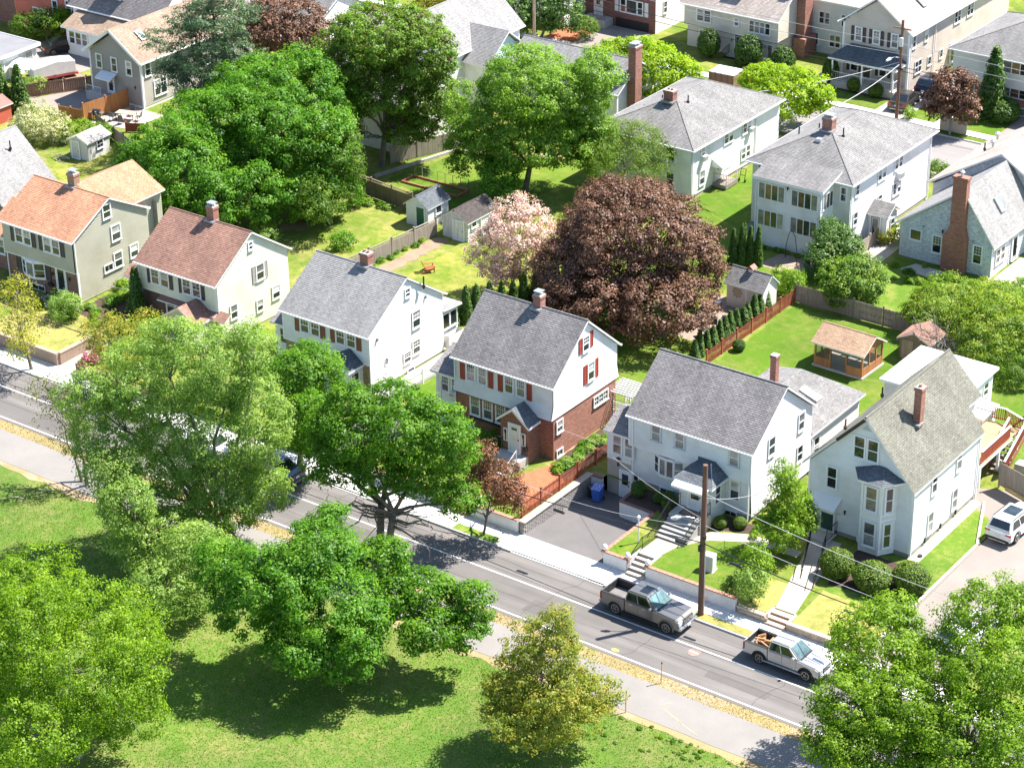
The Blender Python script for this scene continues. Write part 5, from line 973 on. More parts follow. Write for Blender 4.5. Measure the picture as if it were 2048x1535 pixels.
sheet('lawn', [(-66, 3.2), (-57.9, 3.2), (-57.9, 8.6), (-62, 9.0), (-66, 6.6)], Z + .012, G_DRY, jag=.08); sheet('path', [(-66.3, 9.4), (-62.4, 8.6), (-61.0, 10.6), (-62.2, 10.9), (-63.2, 9.7), (-66.2, 10.0)], Z + .02, WALK2); sheet('bed', [(-62.2, 8.4), (-58, 8.2), (-58, 16), (-62, 17)], Z + .01, MULCH, jag=.1)
sheet('lawn', [(-24, 3.2), (-20.45, 3.2), (-20.45, 4.6), (-18.75, 4.6), (-18.75, 3.2), (-15.3, 3.2), (-15.3, 7.4), (-24, 7.4)], Z + .012, G_LUSH); sheet('path', [(-20.3, 4.3), (-18.9, 4.3), (-18.6, 7.2), (-20.2, 7.2)], Z + .02, paving('brick_path', (.40, .16, .10), 3, .15, 16)); sheet('bed', [(-18.6, 7.4), (-15.4, 4.6), (-15.3, 8.8), (-17.4, 10.6)], Z + .018, REDMULCH, jag=.05); sheet('bed', [(-17.6, 10.4), (-15.4, 8.6), (-15.3, 17.5), (-17.6, 18.4)], Z + .014, MULCH, jag=.06)
sheet('path', [(-34.0, 11.6), (-32.4, 11.6), (-32.2, 20), (-34.0, 21)], Z + .02, WALK2); sheet('lawn', [(-32.0, 11.8), (-28.6, 11.8), (-28.4, 22), (-32.0, 22)], Z + .012, G_LUSH)
sheet('lawn', [(-14, 43), (4, 43), (6, 56), (-6, 56), (-6.2, 54.8), (-14.4, 54.6)], Z + .012, G_WILD, jag=.15); sheet('patio', [(-6.0, 54.9), (4, 54.5), (4, 60), (-6, 60)], Z + .02, paving('pale_patio', (.5, .42, .36), 1, .1)); sheet('bed', [(-13, 52.6), (-10.5, 52.4), (-9.4, 54), (-12.4, 54.2)], Z + .02, WALK2)
sheet('lawn', [(5.5, 28), (22, 30), (22, 45), (6.5, 43)], Z + .012, G_WILD, jag=.15)
# left rear yards
sheet('lawn', [(-88.5, 31), (-76.5, 24.5), (-74.5, 31), (-84.5, 38)], Z + .012, grass('left_lawn', (.125, .18, .02), (.25, .24, .065), (.25, .2, .1), .55, .1, .3), jag=.15); sheet('yard_paving', [(-101, 39.5), (-91.6, 39.2), (-91.2, 44.6), (-96, 44.6), (-98, 46.3)], Z + .012, DRIVE3); sheet('yard_paving', [(-91.2, 39.4), (-86.6, 40.2), (-86.4, 44.7), (-91, 44.7)], Z + .02, WALK2)
sheet('driveway', [(-112, 48.5), (-101.8, 48.0), (-101.5, 58), (-107, 60), (-112, 55)], Z + .014, DRIVE3); sheet('bed', [(-104, 44), (-101, 39.8), (-98.4, 46.2), (-101.2, 49)], Z + .018, DIRT, jag=.1)
# back street
sheet('road', rect(-230, 160, 73.8, 81.0), Z + .02, paving('back_asphalt', (.24, .22, .215), .3, .1, 40, streak=.06)); sheet('sidewalk', rect(-230, 160, 82.3, 83.5), Z + .06, WALKM); sheet('sidewalk', rect(-230, 160, 71.4, 72.7), Z + .05, WALK2)
m = MB(); m.box(-230, 160, 81.0, 81.15, Z, Z + .13); m.build('kerb', GRANITE)['kind'] = 'structure'; m = MB(); m.box(-230, 160, 73.65, 73.8, Z, Z + .13); m.build('kerb', GRANITE)['kind'] = 'structure'
sheet('driveway', rect(-31.7, -28.4, 81.2, 97), Z + .07, WALK2); sheet('driveway', [(-19.2, 81.2), (-11, 81.2), (-11, 90), (-19.6, 90)], Z + .07, DRIVE3); sheet('driveway', rect(-66.4, -61.2, 81.2, 90.4), Z + .07, DRIVE3); sheet('driveway', rect(-47.6, -43.6, 81.2, 88), Z + .07, DRIVE3)
for p in (rect(-43.5, -31.9, 83.6, 88.0), rect(-28.3, -25.7, 83.6, 89), rect(-24.6, -19.7, 83.6, 89), rect(-24.3, -19.3, 81.2, 82.2)): sheet('lawn', p, Z + .03, G_LUSH)
sheet('path', rect(-25.6, -24.7, 83.5, 89), Z + .04, WALKM); sheet('bed', rect(-70, -66.6, 83.6, 90), Z + .03, REDMULCH); sheet('bed', rect(-38.3, -31.9, 86.4, 88.9), Z + .045, MULCH); sheet('path', rect(-41.0, -38.6, 84, 108), Z + .04, WALK2)
sheet('road', [(-78, 55), (-72.5, 55), (-72, 73.7), (-79, 73.7)], Z + .018, DRIVE3)

# ------------------------------------------------------------------ retaining walls and steps
STUCCO = paving('white_stucco', (.66, .66, .66), 1.2, .1, 12); CAPB = brick('cap_brick', (.42, .19, .12), (.34, .15, .1), (.4, .33, .28), .11, .21); STONEB = brick('grey_split_stone', (.33, .30, .28), (.22, .21, .2), (.1, .09, .09), .42, .15); MOTTLE = paving('stained_concrete', (.36, .30, .24), 1.6, .45, 9)
def ret_wall(label, a, b, z0, z1, t, mat, capmat=None, capw=.36, caph=.08, group=None, blocks=None, seglen=.42):
    a, b = Vector((*a, 0)), Vector((*b, 0)); d = b - a; l = d.length; r = math.atan2(d.y, d.x)
    w = thing('retaining_wall', label, 'wall', (a.x, a.y, 0), r, group)
    m = MB(); m.box(0, l, -t / 2, t / 2, z0, z1 - (caph if capmat else 0)); m.build('wall_face', mat, w)
    if capmat:
        n = max(1, round(l / seglen)); m = MB(); m.box(0, l / n - .012, -capw / 2, capw / 2, 0, caph); me = m.me('cap_stone', capmat, bevel=.008)
        for i in range(n): place('cap_stone', me, w, (l * i / n, 0, z1 - caph + rg.uniform(-.004, .004)))
    if blocks:
        bw, bh = blocks; rows = int((z1 - z0 - caph) / bh); R_ = random.Random(5)
        mes = []
        for k in range(4): m = MB(); e = R_.uniform(.01, .04); m.box(0, bw - .02, -t / 2 - e, -t / 2 + .05, .01, bh - .008); mes.append(m.me('stone', mat, bevel=.012))
        for j in range(rows):
            for i in range(int(l / bw)): place('stone', R_.choice(mes), w, (i * bw + (bw / 2 if j % 2 else 0) * .9, 0, z0 + j * bh))
    return w
ret_wall('white stucco front wall with brick cap left of the steps, beside the sunken driveway', (-8.2, 3.06), (-6.35, 3.06), 0, 1.08, .22, STUCCO, CAPB, .3, group='low walls along the sidewalk')
ret_wall('white stucco wall with brick cap running right from the steps behind the dark pickup', (-5.0, 3.06), (1.6, 3.06), 0, 1.08, .22, STUCCO, CAPB, .3, group='low walls along the sidewalk')
ret_wall('stained concrete wall with plain cap right of the tan steps, behind the silver pickup', (5.2, 3.08), (10.7, 3.08), 0, .62, .24, MOTTLE, paving('cap_concrete', (.5, .40, .32), 1, .1), .34, .1, 'low walls along the sidewalk', seglen=2.7)
ret_wall('short stone block wall between the shrub and the tan steps', (1.7, 3.08), (3.7, 3.08), 0, .62, .24, MOTTLE, paving('cap_concrete', (.5, .40, .32), 1, .1), .34, .1, 'low walls along the sidewalk', blocks=(.5, .24), seglen=1)
ret_wall('white front wall with brick cap below the brick house lawn', (-28.4, 3.06), (-20.4, 3.06), 0, 1.05, .22, STUCCO, CAPB, .3, group='low walls along the sidewalk')
ret_wall('short white wall with brick cap left of the stone block wall at the driveway', (-18.8, 3.06), (-14.95, 3.06), 0, 1.05, .22, STUCCO, CAPB, .3, group='low walls along the sidewalk')
ret_wall('grey split stone wall with long cap along the left side of the sunken driveway', (-14.66, 3.0), (-14.66, 11.0), -.3, 1.03, .3, STONEB, paving('cap_tan', (.42, .36, .3), 1, .12), .5, .1, 'walls of the sunken driveway', blocks=(.42, .16), seglen=1.3)
ret_wall('white planter wall with dark cap between the sunken driveway and the entry beds', (-10.9, 9.0), (-8.3, 8.9), -.3, 1.02, .2, STUCCO, paving('cap_dark', (.2, .12, .1), 1, .1), .26, .08, 'walls of the sunken driveway')
ret_wall('white planter wall returning towards the garage side door', (-10.9, 11.4), (-10.9, 9.0), -.4, 1.02, .2, STUCCO, paving('cap_dark', (.2, .12, .1), 1, .1), .26, .08, 'walls of the sunken driveway')
ret_wall('low brick edged wall along the right side of the sunken driveway', (-8.2, 3.2), (-8.2, 8.9), -.1, 1.04, .2, STUCCO, CAPB, .26, .06, 'walls of the sunken driveway')
ret_wall('white block wall closing the sunken driveway behind the blue bin', (-14.5, 10.9), (-13.6, 10.9), -.4, 1.0, .2, STUCCO, paving('cap_dark', (.2, .12, .1), 1, .1), .3, .08, 'walls of the sunken driveway')
sheet('planter_soil', rect(-14.6, -13.62, 10.95, 11.4), .99, DIRT); sheet('planter_soil', rect(-10.85, -8.25, 9.05, 11.2), .96, MULCH)
ret_wall('pale brown wall along the sidewalk below the dry yellow lawn', (-66, 3.06), (-57.7, 3.06), 0, 1.12, .28, paving('brown_stucco', (.30, .22, .17), 1, .16, 10), paving('cap_brown', (.38, .29, .22), 1, .1), .36, .1, 'low walls along the sidewalk', seglen=1.2)
ret_wall('pale brown wall turning back along the narrow drive beside the dry lawn', (-57.72, 3.2), (-57.72, 9.0), 0, 1.12, .28, paving('brown_stucco', (.30, .22, .17), 1, .16, 10), paving('cap_brown', (.38, .29, .22), 1, .1), .36, .1, 'low walls along the sidewalk', seglen=1.2)
ret_wall('brick wall right of the narrow drive below the pink flowers', (-55.7, 3.06), (-45.5, 3.06), 0, .95, .3, BRICK1, CAPB, .36, group='low walls along the sidewalk')
ret_wall('concrete kerb wall between lawn strip and the right hand driveway', (10.62, 3.2), (10.6, 18.0), 0, .62, .18, WALK2, None); ret_wall('pale concrete kerb curving behind the tall white house', (10.6, 18.0), (8.6, 23.2), 0, .66, .18, WALK2, None)
def stair(label, x0, x1, y0, z0, z1, n, tread, mat, group='front steps'):
    s = thing('front_steps', label, 'steps', ((x0 + x1) / 2, y0, z0), 0, group); w = (x1 - x0) / 2; steps(s, -w, w, 0, 0, z1 - z0, n, tread, mat)
    for sx in (-1, 1): m = MB(); m.box(min(sx * (w + .01), sx * (w + .13)), max(sx * (w + .01), sx * (w + .13)), .42, n * tread + .1, -.1, z1 - z0 + .05); m.build('cheek_wall', STUCCO, s)
    return s
s = stair('grey and white steps through the white stucco wall, with iron handrail', -6.32, -5.02, 2.75, .1, 1.02, 5, .36, WALK2); rail_iron(s, (-.66, .1, .1), (-.66, 1.9, .95), .9, 14); rail_iron(s, (-.66, 1.9, .95), (-.66, 3.6, .95), .8, 10)
s = stair('three tan concrete steps through the stained wall up to the sloping walk', 3.75, 5.15, 2.85, .1, .56, 3, .4, paving('tan_concrete', (.50, .37, .28), 1, .1)); 
stair('brick steps leading up from the sidewalk to the brick house path', -20.3, -18.9, 2.8, .1, 1.0, 4, .36, CAPB)
rs = thing('handrail', 'black iron handrail along the sloping walk to the green door', 'handrail', (3.35, 8.0, .55)); rail_iron(rs, (0, 0, 0), (-1.9, 4.6, .1), .9, 22, name='rail_panel'); rs = thing('handrail', 'black iron handrail on the shrub side of the sloping walk', 'handrail', (4.55, 7.4, .55)); rail_iron(rs, (0, 0, 0), (-1.7, 4.6, .1), .9, 22, name='rail_panel')

PATCH = paving('asphalt_patch', (.118, .108, .102), .5, .12, 45, .9); TAR = plain('tar_seal', (.035, .034, .034), .6)
for pts in ([(-9.5, -4.2), (-7.6, -4.25), (-7.5, -2.9), (-9.4, -2.8)], [(3.6, -3.9), (7.8, -3.95), (7.85, -3.2), (3.55, -3.15)], [(-26, -4.4), (-22.6, -4.4), (-22.5, -2.2), (-26, -2.3)], [(-53, -4.6), (-50.4, -4.5), (-50.5, -3.0), (-53, -3.1)]): sheet('road_patch', pts, .0035, PATCH, jag=.03)
def crack(pts, w=.022):
    m = MB()
    for i in range(len(pts) - 1):
        a, b = Vector((*pts[i], .0045)), Vector((*pts[i + 1], .0045)); d = (b - a).normalized(); n = Vector((-d.y, d.x, 0)) * w; m.poly([a - n, b - n, b + n, a + n])
    o = m.build('tar_seal', TAR); o['kind'] = 'structure'
for k in range(7):
    x0 = -44 + k * 8.6 + rg.uniform(-2, 2); crack([(x0 + rg.uniform(-.25, .25) + j * .12, -5 + j * .72) for j in range(9)], .012)
for y0 in (-3.3, -.15): crack([(-60 + i * 1.6, y0 + rg.uniform(-.05, .05)) for i in range(52)], .010)
# ------------------------------------------------------------------ fences
W_RED = wood('red_stain', (.34, .085, .045)); W_GREY = wood('weathered_boards', (.33, .28, .23)); W_BROWN = wood('brown_boards', (.25, .19, .135)); W_ORANGE = wood('orange_boards', (.50, .21, .07)); W_OLD = wood('old_stockade', (.27, .22, .19)); W_WHITE = plain('white_pickets', (.78, .78, .77), .5)
def fence(label, a, b, h, mat, bay=2.4, pick=None, board=.14, gap=.006, post=.11, topgap=0.0, z0=None, group='fences between the yards', cap=None, pointed=False, lattice=False, z1=None):
    """pick: each picket its own part (spacing = board + gap); else the boards of a bay are joined"""
    z0 = 1.0 if z0 is None else z0; za, zb = (z0, z1) if z1 is not None else (z0, z0)
    d = Vector((b[0] - a[0], b[1] - a[1], 0)); l = d.length; r = math.atan2(d.y, d.x); f = thing('fence', label, 'fence', (a[0], a[1], za), r, group)
    n = max(1, round(l / bay)); bw = l / n; sl = (zb - za) / l
    m = MB(); m.box(-post / 2, post / 2, -post / 2 - .02, post / 2 - .02, -.25, h + .1); m.box(-post / 2 - .02, post / 2 + .02, -post / 2 - .04, post / 2, h + .1, h + .15)
    pm = m.me('post', cap or mat)
    for i in range(n + 1): place('post', pm, f, (i * bw, 0, i * bw * sl))
    m = MB()
    for z in ([.22, h - .25] if h < 1.4 else [.25, h * .5, h - .22 - topgap]): m.bar((0, .03, z), (bw, .03, z + bw * sl), .05, .09)
    rm = m.me('rails', mat)
    for i in range(n): place('rails', rm, f, (i * bw, 0, i * bw * sl))
    rr = random.Random(int(abs(a[0] * 7 + a[1])))
    def board_mesh(q, x, zz, hh):
        if pointed: q.prism([(x, -.035, zz), (x + board, -.035, zz), (x + board, -.035, zz + hh - .07), (x + board / 2, -.035, zz + hh), (x, -.035, zz + hh - .07)], .025)
        else: q.box(x, x + board, -.045 - rr.uniform(0, .008), -.015, zz, zz + hh)
    if pick:
        m = MB(); board_mesh(m, 0, .06, h - .06); me = m.me('picket', mat); s = board + gap; k = int(l / s)
        for i in range(k): place('picket', me, f, (i * s, 0, i * s * sl + rr.uniform(-.008, .008)))
    else:
        for i in range(n):
            m = MB(); s = board + gap
            for k in range(int(bw / s)):
                x = k * s; board_mesh(m, x, .05 + x * sl, h - .05 - topgap + rr.uniform(-.02, .02))
            o = m.build('board_panel', mat, f, (i * bw, 0, i * bw * sl)); o['kind'] = 'stuff'
    if topgap or lattice:
        for i in range(n):
            m = MB(); m.bar((0, 0, h - .02), (bw, 0, h - .02), .09, .05); m.bar((0, 0, h - topgap), (bw, 0, h - topgap), .05, .04)
            for k in range(int(bw / .16)): m.box(k * .16, k * .16 + .03, -.02, .0, h - topgap, h - .04)
            m.build('top_rail', mat, f, (i * bw, 0, i * bw * sl))
    return f
fence('red stained picket fence with knobbed posts along the sunken driveway', (-15.0, 3.5), (-15.0, 14.2), 1.15, W_RED, 2.1, True, .07, .085, z0=.98, pointed=True)
fence('long red stained picket fence behind the row of small arborvitae', (-16.75, 29.2), (-16.85, 42.3), 1.15, W_RED, 2.1, True, .07, .075, pointed=True)
fence('weathered grey stockade fence behind the screen house', (-16.8, 42.45), (-1.5, 42.4), 1.55, W_OLD, 2.4, None, .1, .012, pointed=True)
fence('weathered board fence with capped posts between the two worn back lawns', (-49.3, 21.0), (-47.9, 36.9), 1.5, W_GREY, 2.5, None, .13, .008, topgap=.22)
fence('brown board fence with lattice top at the back of the patchy lawn', (-62.5, 40.9), (-52.5, 39.6), 1.75, W_BROWN, 2.4, None, .13, .006, topgap=.25); fence('brown board fence continuing behind the large green trees', (-75, 38.5), (-62.6, 40.8), 1.75, W_BROWN, 2.4, None, .13, .006)
fence('brown board fence between the trailer yard and the paved yard', (-102.5, 38.5), (-96.6, 47.6), 1.35, wood('red_brown_boards', (.25, .14, .095)), 2.4, None, .16, .012)
fence('low orange board fence with rails beside the taupe house yard', (-94.4, 38.9), (-91.7, 39.3), 1.15, W_ORANGE, 1.6, None, .14, .006); fence('tall orange board privacy fence beside the taupe house patio', (-91.6, 39.3), (-91.0, 44.6), 1.75, W_ORANGE, 2.6, None, .14, .004)
fence('grey board fence behind the pale shed', (-89.6, 39.0), (-81.5, 35.6), 1.35, W_OLD, 2.4, None, .14, .006); fence('short red board fence edging the small patio', (-86.4, 39.6), (-84.6, 40.6), .9, W_RED, 1.6, None, .14, .006)
fence('white picket fence beside the white clapboard house', (-32.6, 10.6), (-32.05, 17.2), 1.05, W_WHITE, 2.2, True, .05, .07, pointed=True); fence('tall grey board fence at the edge of the right hand driveway', (8.6, 25.4), (14.0, 23.4), 1.75, W_GREY, 2.4, None, .14, .005, z0=.85)
fence('weathered board fence behind the tall green tree', (-61.0, 47.2), (-58.0, 55), 1.6, W_GREY, 2.4, None, .14, .01); fence('grey board fence beside the shrubs of the shingled house', (-16.9, 52.0), (-17.0, 57.6), 1.2, W_GREY, 2.4, None, .13, .008); fence('brown board fence at the far top right corner', (-27, 112), (-18, 108), 1.7, W_BROWN, 2.4)
fence('short white rail fence near the garden under the light green tree', (-57.2, 53.0), (-54.6, 53.6), 1.0, W_WHITE, 1.3, True, .06, .08)
# ------------------------------------------------------------------ sheds and garden buildings
def shed(label, x, y, w, d, hw, hp, wallm, roofm, axis='y', rz=0.0, z=1.0, group='garden sheds', name='shed'):
    s = thing(name, label, 'shed', (x, y, z), rz, group); walls(s, 'wall', 0, w, 0, d, 0, hw, wallm, .17, .02, gable=axis, gz=hp); gable_roof(s, -.18, w + .18, -.2, d + .2, hw - .02, hp + .08, roofm, axis, gutters=False, slab=.08); return s
s = shed('white clapboard shed with green door and dappled slate roof', -51.5, 37.5, 2.3, 2.8, 1.85, 2.7, S_WHITE, R_DARK); door(s, FR, 1.55, 0, .05, .8, 1.75, plain('bottle_green', (.015, .10, .07), .5)); window(s, RI, 1.4, 2.3, 1.0, .7, .7, rail=False)
s = shed('white shed with dark mossy roof beside the dogwood', -47.4, 37.2, 2.6, 4.0, 1.75, 2.55, wood('flaking_white_boards', (.68, .68, .66)), shingle('dark_old_shingle', (.10, .085, .08), (.07, .06, .055), (.03, .028, .025))); door(s, FR, 1.7, 0, .05, 1.0, 1.65, wood('flaking_white_boards', (.68, .68, .66))); window(s, RI, .8, 2.6, 1.1, .6, .5, rail=False); door(s, RI, 2.3, 2.6, .05, 1.0, 1.6, wood('flaking_white_boards', (.68, .68, .66)))
s = shed('cream shed with grey roof and round flower medallion by the patio', -20.9, 38.9, 3.2, 2.1, 1.95, 2.95, siding('cream_shed_siding', (.76, .71, .66)), R_BACK, 'x'); door(s, FR, 2.25, 0, .05, .85, 1.75, plain('cream_door', (.60, .55, .50), .5))
m = MB(); m.tube([(.95, -.05, 1.35), (.95, -.02, 1.35)], .26, 10); o = m.build('medallion', plain('straw', (.5, .38, .2), .8), s)
for k in range(8): q = MB(); a = k * math.pi / 4; q.tube([(.95 + .36 * math.cos(a), -.06, 1.35 + .36 * math.sin(a)), (.95 + .36 * math.cos(a), -.03, 1.35 + .36 * math.sin(a))], .11, 8); q.build('petal', plain('petal_grey', (.36, .36, .33), .6), o)
m = MB(); m.box(1.35, 1.75, .85, 1.25, 2.85, 3.15); m.prism([(1.25, .75, 3.15), (1.85, .75, 3.15), (1.55, .75, 3.4)], .6); m.build('cupola', TRIM, s); m = MB(); m.prism([(1.22, .72, 3.17), (1.88, .72, 3.17), (1.55, .72, 3.45)], Vector((0, .66, 0))); m.build('cupola_roof', plain('copper_red', (.33, .12, .08), .5), s)
s = shed('pale grey shed with low gable roof and small window behind the grey roofed house', -86.1, 32.2, 2.15, 2.9, 1.75, 2.2, plain('pale_shed_board', (.58, .56, .53), .7), shingle('pale_shed_shingle', (.40, .38, .36), (.35, .33, .31), (.24, .23, .22)), rz=.06); door(s, FR, .75, 0, .02, .8, 1.6, plain('pale_shed_board', (.58, .56, .53), .7)); window(s, RI, 1.6, 2.15, .8, .75, .7, (2, 2), rail=False)
s = shed('small dark red shed cut by the left edge', -100.0, 33.6, 2.4, 2.2, 1.7, 2.2, S_RED, plain('dull_red_roof', (.34, .14, .12), .7))
s = shed('weathered brown shed under the bare branched shrub', -5.7, 38.4, 2.4, 2.2, 1.7, 2.3, W_BROWN, R_BROWN); m = MB(); m.box(.2, 1.1, -.06, -.02, .05, 1.6); m.build('door', wood('pale_boards', (.38, .29, .2)), s)
# screen house
g = thing('screen_house', 'reddish cedar screen house with brown shingle roof on the green back lawn', 'screen house', (-10.25, 33.7, 1.0), -.03); CED = wood('cedar', (.46, .19, .075))
m = MB(); m.box(-.1, 4.15, -.1, 3.1, 0, .14); m.build('base', CONC, g)
for x in (.06, 1.35, 2.7, 4.0):
    for y in (.06, 2.94): m = MB(); m.box(x - .06, x + .06, y - .06, y + .06, .14, 1.9); m.build('post', CED, g)
for y in (1.0, 2.0): m = MB(); m.box(3.94, 4.06, y - .05, y + .05, .14, 1.9); m.build('post', CED, g); m = MB(); m.box(0, .12, y - .05, y + .05, .14, 1.9); m.build('post', CED, g)
for a, b, c_, d in ((.12, 1.29, 0.02, .08), (2.76, 3.94, 0.02, .08), (.12, 3.94, 2.9, 2.96)): m = MB(); m.box(a, b, c_, d, .14, .8); m.build('lower_panel', CED, g)
for x in (.02, 4.0): m = MB(); m.box(x - .0, x + .05, .12, 2.9, .14, .8); m.build('lower_panel', CED, g)
m = MB(); m.box(0, 4.06, 0, .1, 1.82, 1.98); m.box(0, 4.06, 2.92, 3.0, 1.82, 1.98); m.box(0, .1, .1, 2.92, 1.82, 1.98); m.box(3.96, 4.06, .1, 2.92, 1.82, 1.98); m.build('beam', CED, g)
SCR = bpy.data.materials.new('screen_mesh'); SCR.use_nodes = True; nt = SCR.node_tree; p = nt.nodes['Principled BSDF']; p.inputs['Base Color'].default_value = (.08, .08, .075, 1); p.inputs['Roughness'].default_value = .5; p.inputs['Alpha'].default_value = .55
for pts in ([(.12, .05, .8), (1.29, .05, .8), (1.29, .05, 1.82), (.12, .05, 1.82)], [(1.41, .05, .14), (2.64, .05, .14), (2.64, .05, 1.82), (1.41, .05, 1.82)], [(2.76, .05, .8), (3.94, .05, .8), (3.94, .05, 1.82), (2.76, .05, 1.82)], [(4.02, .12, .8), (4.02, .95, .8), (4.02, .95, 1.82), (4.02, .12, 1.82)], [(4.02, 1.05, .8), (4.02, 1.95, .8), (4.02, 1.95, 1.82), (4.02, 1.05, 1.82)], [(4.02, 2.05, .8), (4.02, 2.88, .8), (4.02, 2.88, 1.82), (4.02, 2.05, 1.82)]): m = MB(); m.poly(pts); m.build('screen', SCR, g)
rf = gable_roof(g, -.2, 4.26, -.2, 3.2, 1.95, 2.95, shingle('cedar_shingle', (.50, .33, .22), (.44, .28, .185), (.3, .18, .12), .25), 'x', gutters=False, slab=.1); m = MB(); m.prism([(4.05, .05, 1.95), (4.05, 2.95, 1.95), (4.05, 1.5, 2.8)], .05); m.build('gable_panel', CED, g)
m = MB(); m.tube([(2.0, 1.5, .14), (2.0, 1.5, .85)], .05, 6); m.tube([(2.0, 1.5, .85), (2.0, 1.5, .9)], .5, 12); t = thing('garden_table', 'small round table inside the cedar screen house', 'table', (-10.25, 33.7, 1.0)); m.build('table_top', WHITE, t)
# pergola arbor and lattice
a = thing('arbor', 'white garden arbor with lattice sides beside the brick house', 'arbor', (-17.75, 18.2, 1.0))
for x in (0, 1.5):
    for y in (0, 1.7): m = MB(); m.box(x - .05, x + .05, y - .05, y + .05, 0, 2.2); m.build('post', TRIM, a)
    m = MB(); m.box(x - .03, x + .03, -.4, 2.1, 2.15, 2.3); m.build('beam', TRIM, a)
for k in range(8): m = MB(); m.box(-.4, 1.9, -.3 + k * .3, -.25 + k * .3, 2.3, 2.42); m.build('rafter', TRIM, a)
m = MB()
for k in range(6): m.box(.08 + k * .22, .11 + k * .22, -.02, 0, .2, 1.8)
for k in range(8): m.box(.05, 1.45, -.03, -.005, .25 + k * .2, .28 + k * .2)
m.build('lattice', TRIM, a)
# deck
d = thing('deck', 'raised wooden deck with red railings and white caps behind the tall white house', 'deck', (3.6, 23.9, 1.0)); m = MB()
n = 0
for k in range(22): m = MB(); m.box(0, 4.2, k * .28, k * .28 + .265, 1.75, 1.8); m.build('deck_board', wood('deck_wood', (.48, .33, .17), vert=False), d)
for x, y in ((.1, .1), (4.1, .1), (4.1, 3), (4.1, 6.0), (.1, 6.0), (2.1, .1)): m = MB(); m.box(x - .09, x + .09, y - .09, y + .09, 0, 1.75); m.build('deck_post', TRIM, d)
m = MB(); m.box(0, 4.2, .0, .06, 1.5, 1.75); m.box(4.14, 4.2, .06, 4.9, 1.5, 1.75); m.build('rim_joist', TRIM, d)
def deck_rail(a, b):
    a, b = Vector(a), Vector(b); m = MB(); m.bar(a + Vector((0, 0, .95)), b + Vector((0, 0, .95)), .15, .04); m.build('rail_cap', TRIM, d); m = MB(); n = int((b - a).length / .14)
    for i in range(n + 1): p = a.lerp(b, i / n); m.bar(p + Vector((0, 0, .05)), p + Vector((0, 0, .93)), .05, .05)
    m.bar(a + Vector((0, 0, .12)), b + Vector((0, 0, .12)), .05, .06); m.build('railing', W_RED, d)
for a_, b_ in (((0, 6.1, 1.8), (2.8, 6.6, 1.8)), ((2.8, 6.6, 1.8), (4.4, 5.9, 1.8)), ((4.15, .1, 1.8), (4.15, 4.5, 1.8)), ((3.55, 5.6, 1.8), (3.55, 2.6, .1)), ((4.75, 5.6, 1.8), (4.75, 2.6, .1))): deck_rail(a_, b_)
for k in range(8): m = MB(); m.box(3.6, 4.7, 5.3 - k * .36, 5.62 - k * .36, 1.5 - k * .21, 1.55 - k * .21); m.build('step', wood('grey_wood', (.33, .28, .24)), d)
m = MB()
for x in (3.58, 4.72): m.prism([(x, 2.6, -.2), (x, 5.7, 1.6), (x, 5.7, 1.35), (x, 2.9, -.2)], .05)
m.build('stringer', W_RED, d)
# ------------------------------------------------------------------ poles, wires, lamp
POLE = wood('pole_wood', (.20, .105, .07)); CABLE = plain('cable_black', (.015, .015, .015), .6); CABLEG = plain('cable_pale', (.5, .5, .5), .5)
def pole(label, x, y, z, top, r=.16, group='utility poles', mat=None):
    p = thing('utility_pole', label, 'utility pole', (x, y, z), 0, group); m = MB(); m.tube([(0, 0, -.3), (0, 0, top * .5), (.02, 0, top)], [r * 1.12, r, r * .82], 12); m.build('pole_shaft', mat or POLE, p); return p
p = pole('brown wooden utility pole with street lamp on the grass strip between the two pickups', 0.02, 1.52, .05, 10.6, .185)
m = MB(); m.tube([(-.1, -.12, 6.55), (-.45, -.35, 6.95), (-.85, -.62, 7.05), (-1.15, -.8, 7.0)], .03, 8); m.build('lamp_arm', ALU, p); m = MB(); m.tube([(-1.1, -.78, 7.02), (-1.35, -.95, 6.96), (-1.62, -1.13, 6.9)], [.06, .15, .08], 10); m.build('lamp_head', plain('lamp_grey', (.6, .6, .6), .4), p)
m = MB(); m.bar((.19, -.04, .2), (.19, -.04, 5.6), .05, .04); m.bar((-.14, -.1, .2), (-.12, -.1, 5.3), .04, .04); m.build('conduit', ALU, p); m = MB(); m.box(-.14, .14, -.34, -.16, 4.7, 5.1); m.box(.1, .3, -.3, -.1, 5.6, 5.85); m.build('junction_box', DARK, p)
def wire(label, pts, r=.018, mat=None, sag=.25, name='cable', group='overhead cables'):
    out = []
    for i in range(len(pts) - 1):
        a, b = Vector(pts[i]), Vector(pts[i + 1])
        for k in range(10): t = k / 10; q = a.lerp(b, t); q.z -= sag * 4 * t * (1 - t); out.append(q)
    out.append(Vector(pts[-1])); m = MB(); m.tube(out, r, 5); o = m.build(name, mat or CABLE); return setp(o, label, 'cable', group)
c = wire('thick black telephone cable with splice cases along the near sidewalk', [(-62, 1.5, 4.9), (-30, 1.5, 4.4), (-13.5, 1.5, 4.2), (0, 1.42, 5.3), (9.7, 1.5, 4.5), (34, 1.5, 5.2)], .035, sag=.1)
for x, z in ((-10.6, 4.22), (-1.5, 5.08), (2.4, 4.85), (10.2, 4.35)):
    m = MB(); m.tube([(x - .42, 1.46, z - .28), (x - .36, 1.46, z - .3), (x + .36, 1.46, z - .3), (x + .42, 1.46, z - .28)], [.06, .1, .1, .06], 8); m.bar((x - .3, 1.46, z - .2), (x - .3, 1.46, z + .05), .02, .02); m.bar((x + .3, 1.46, z - .2), (x + .3, 1.46, z + .05), .02, .02); m.build('splice_case', DARK, c)
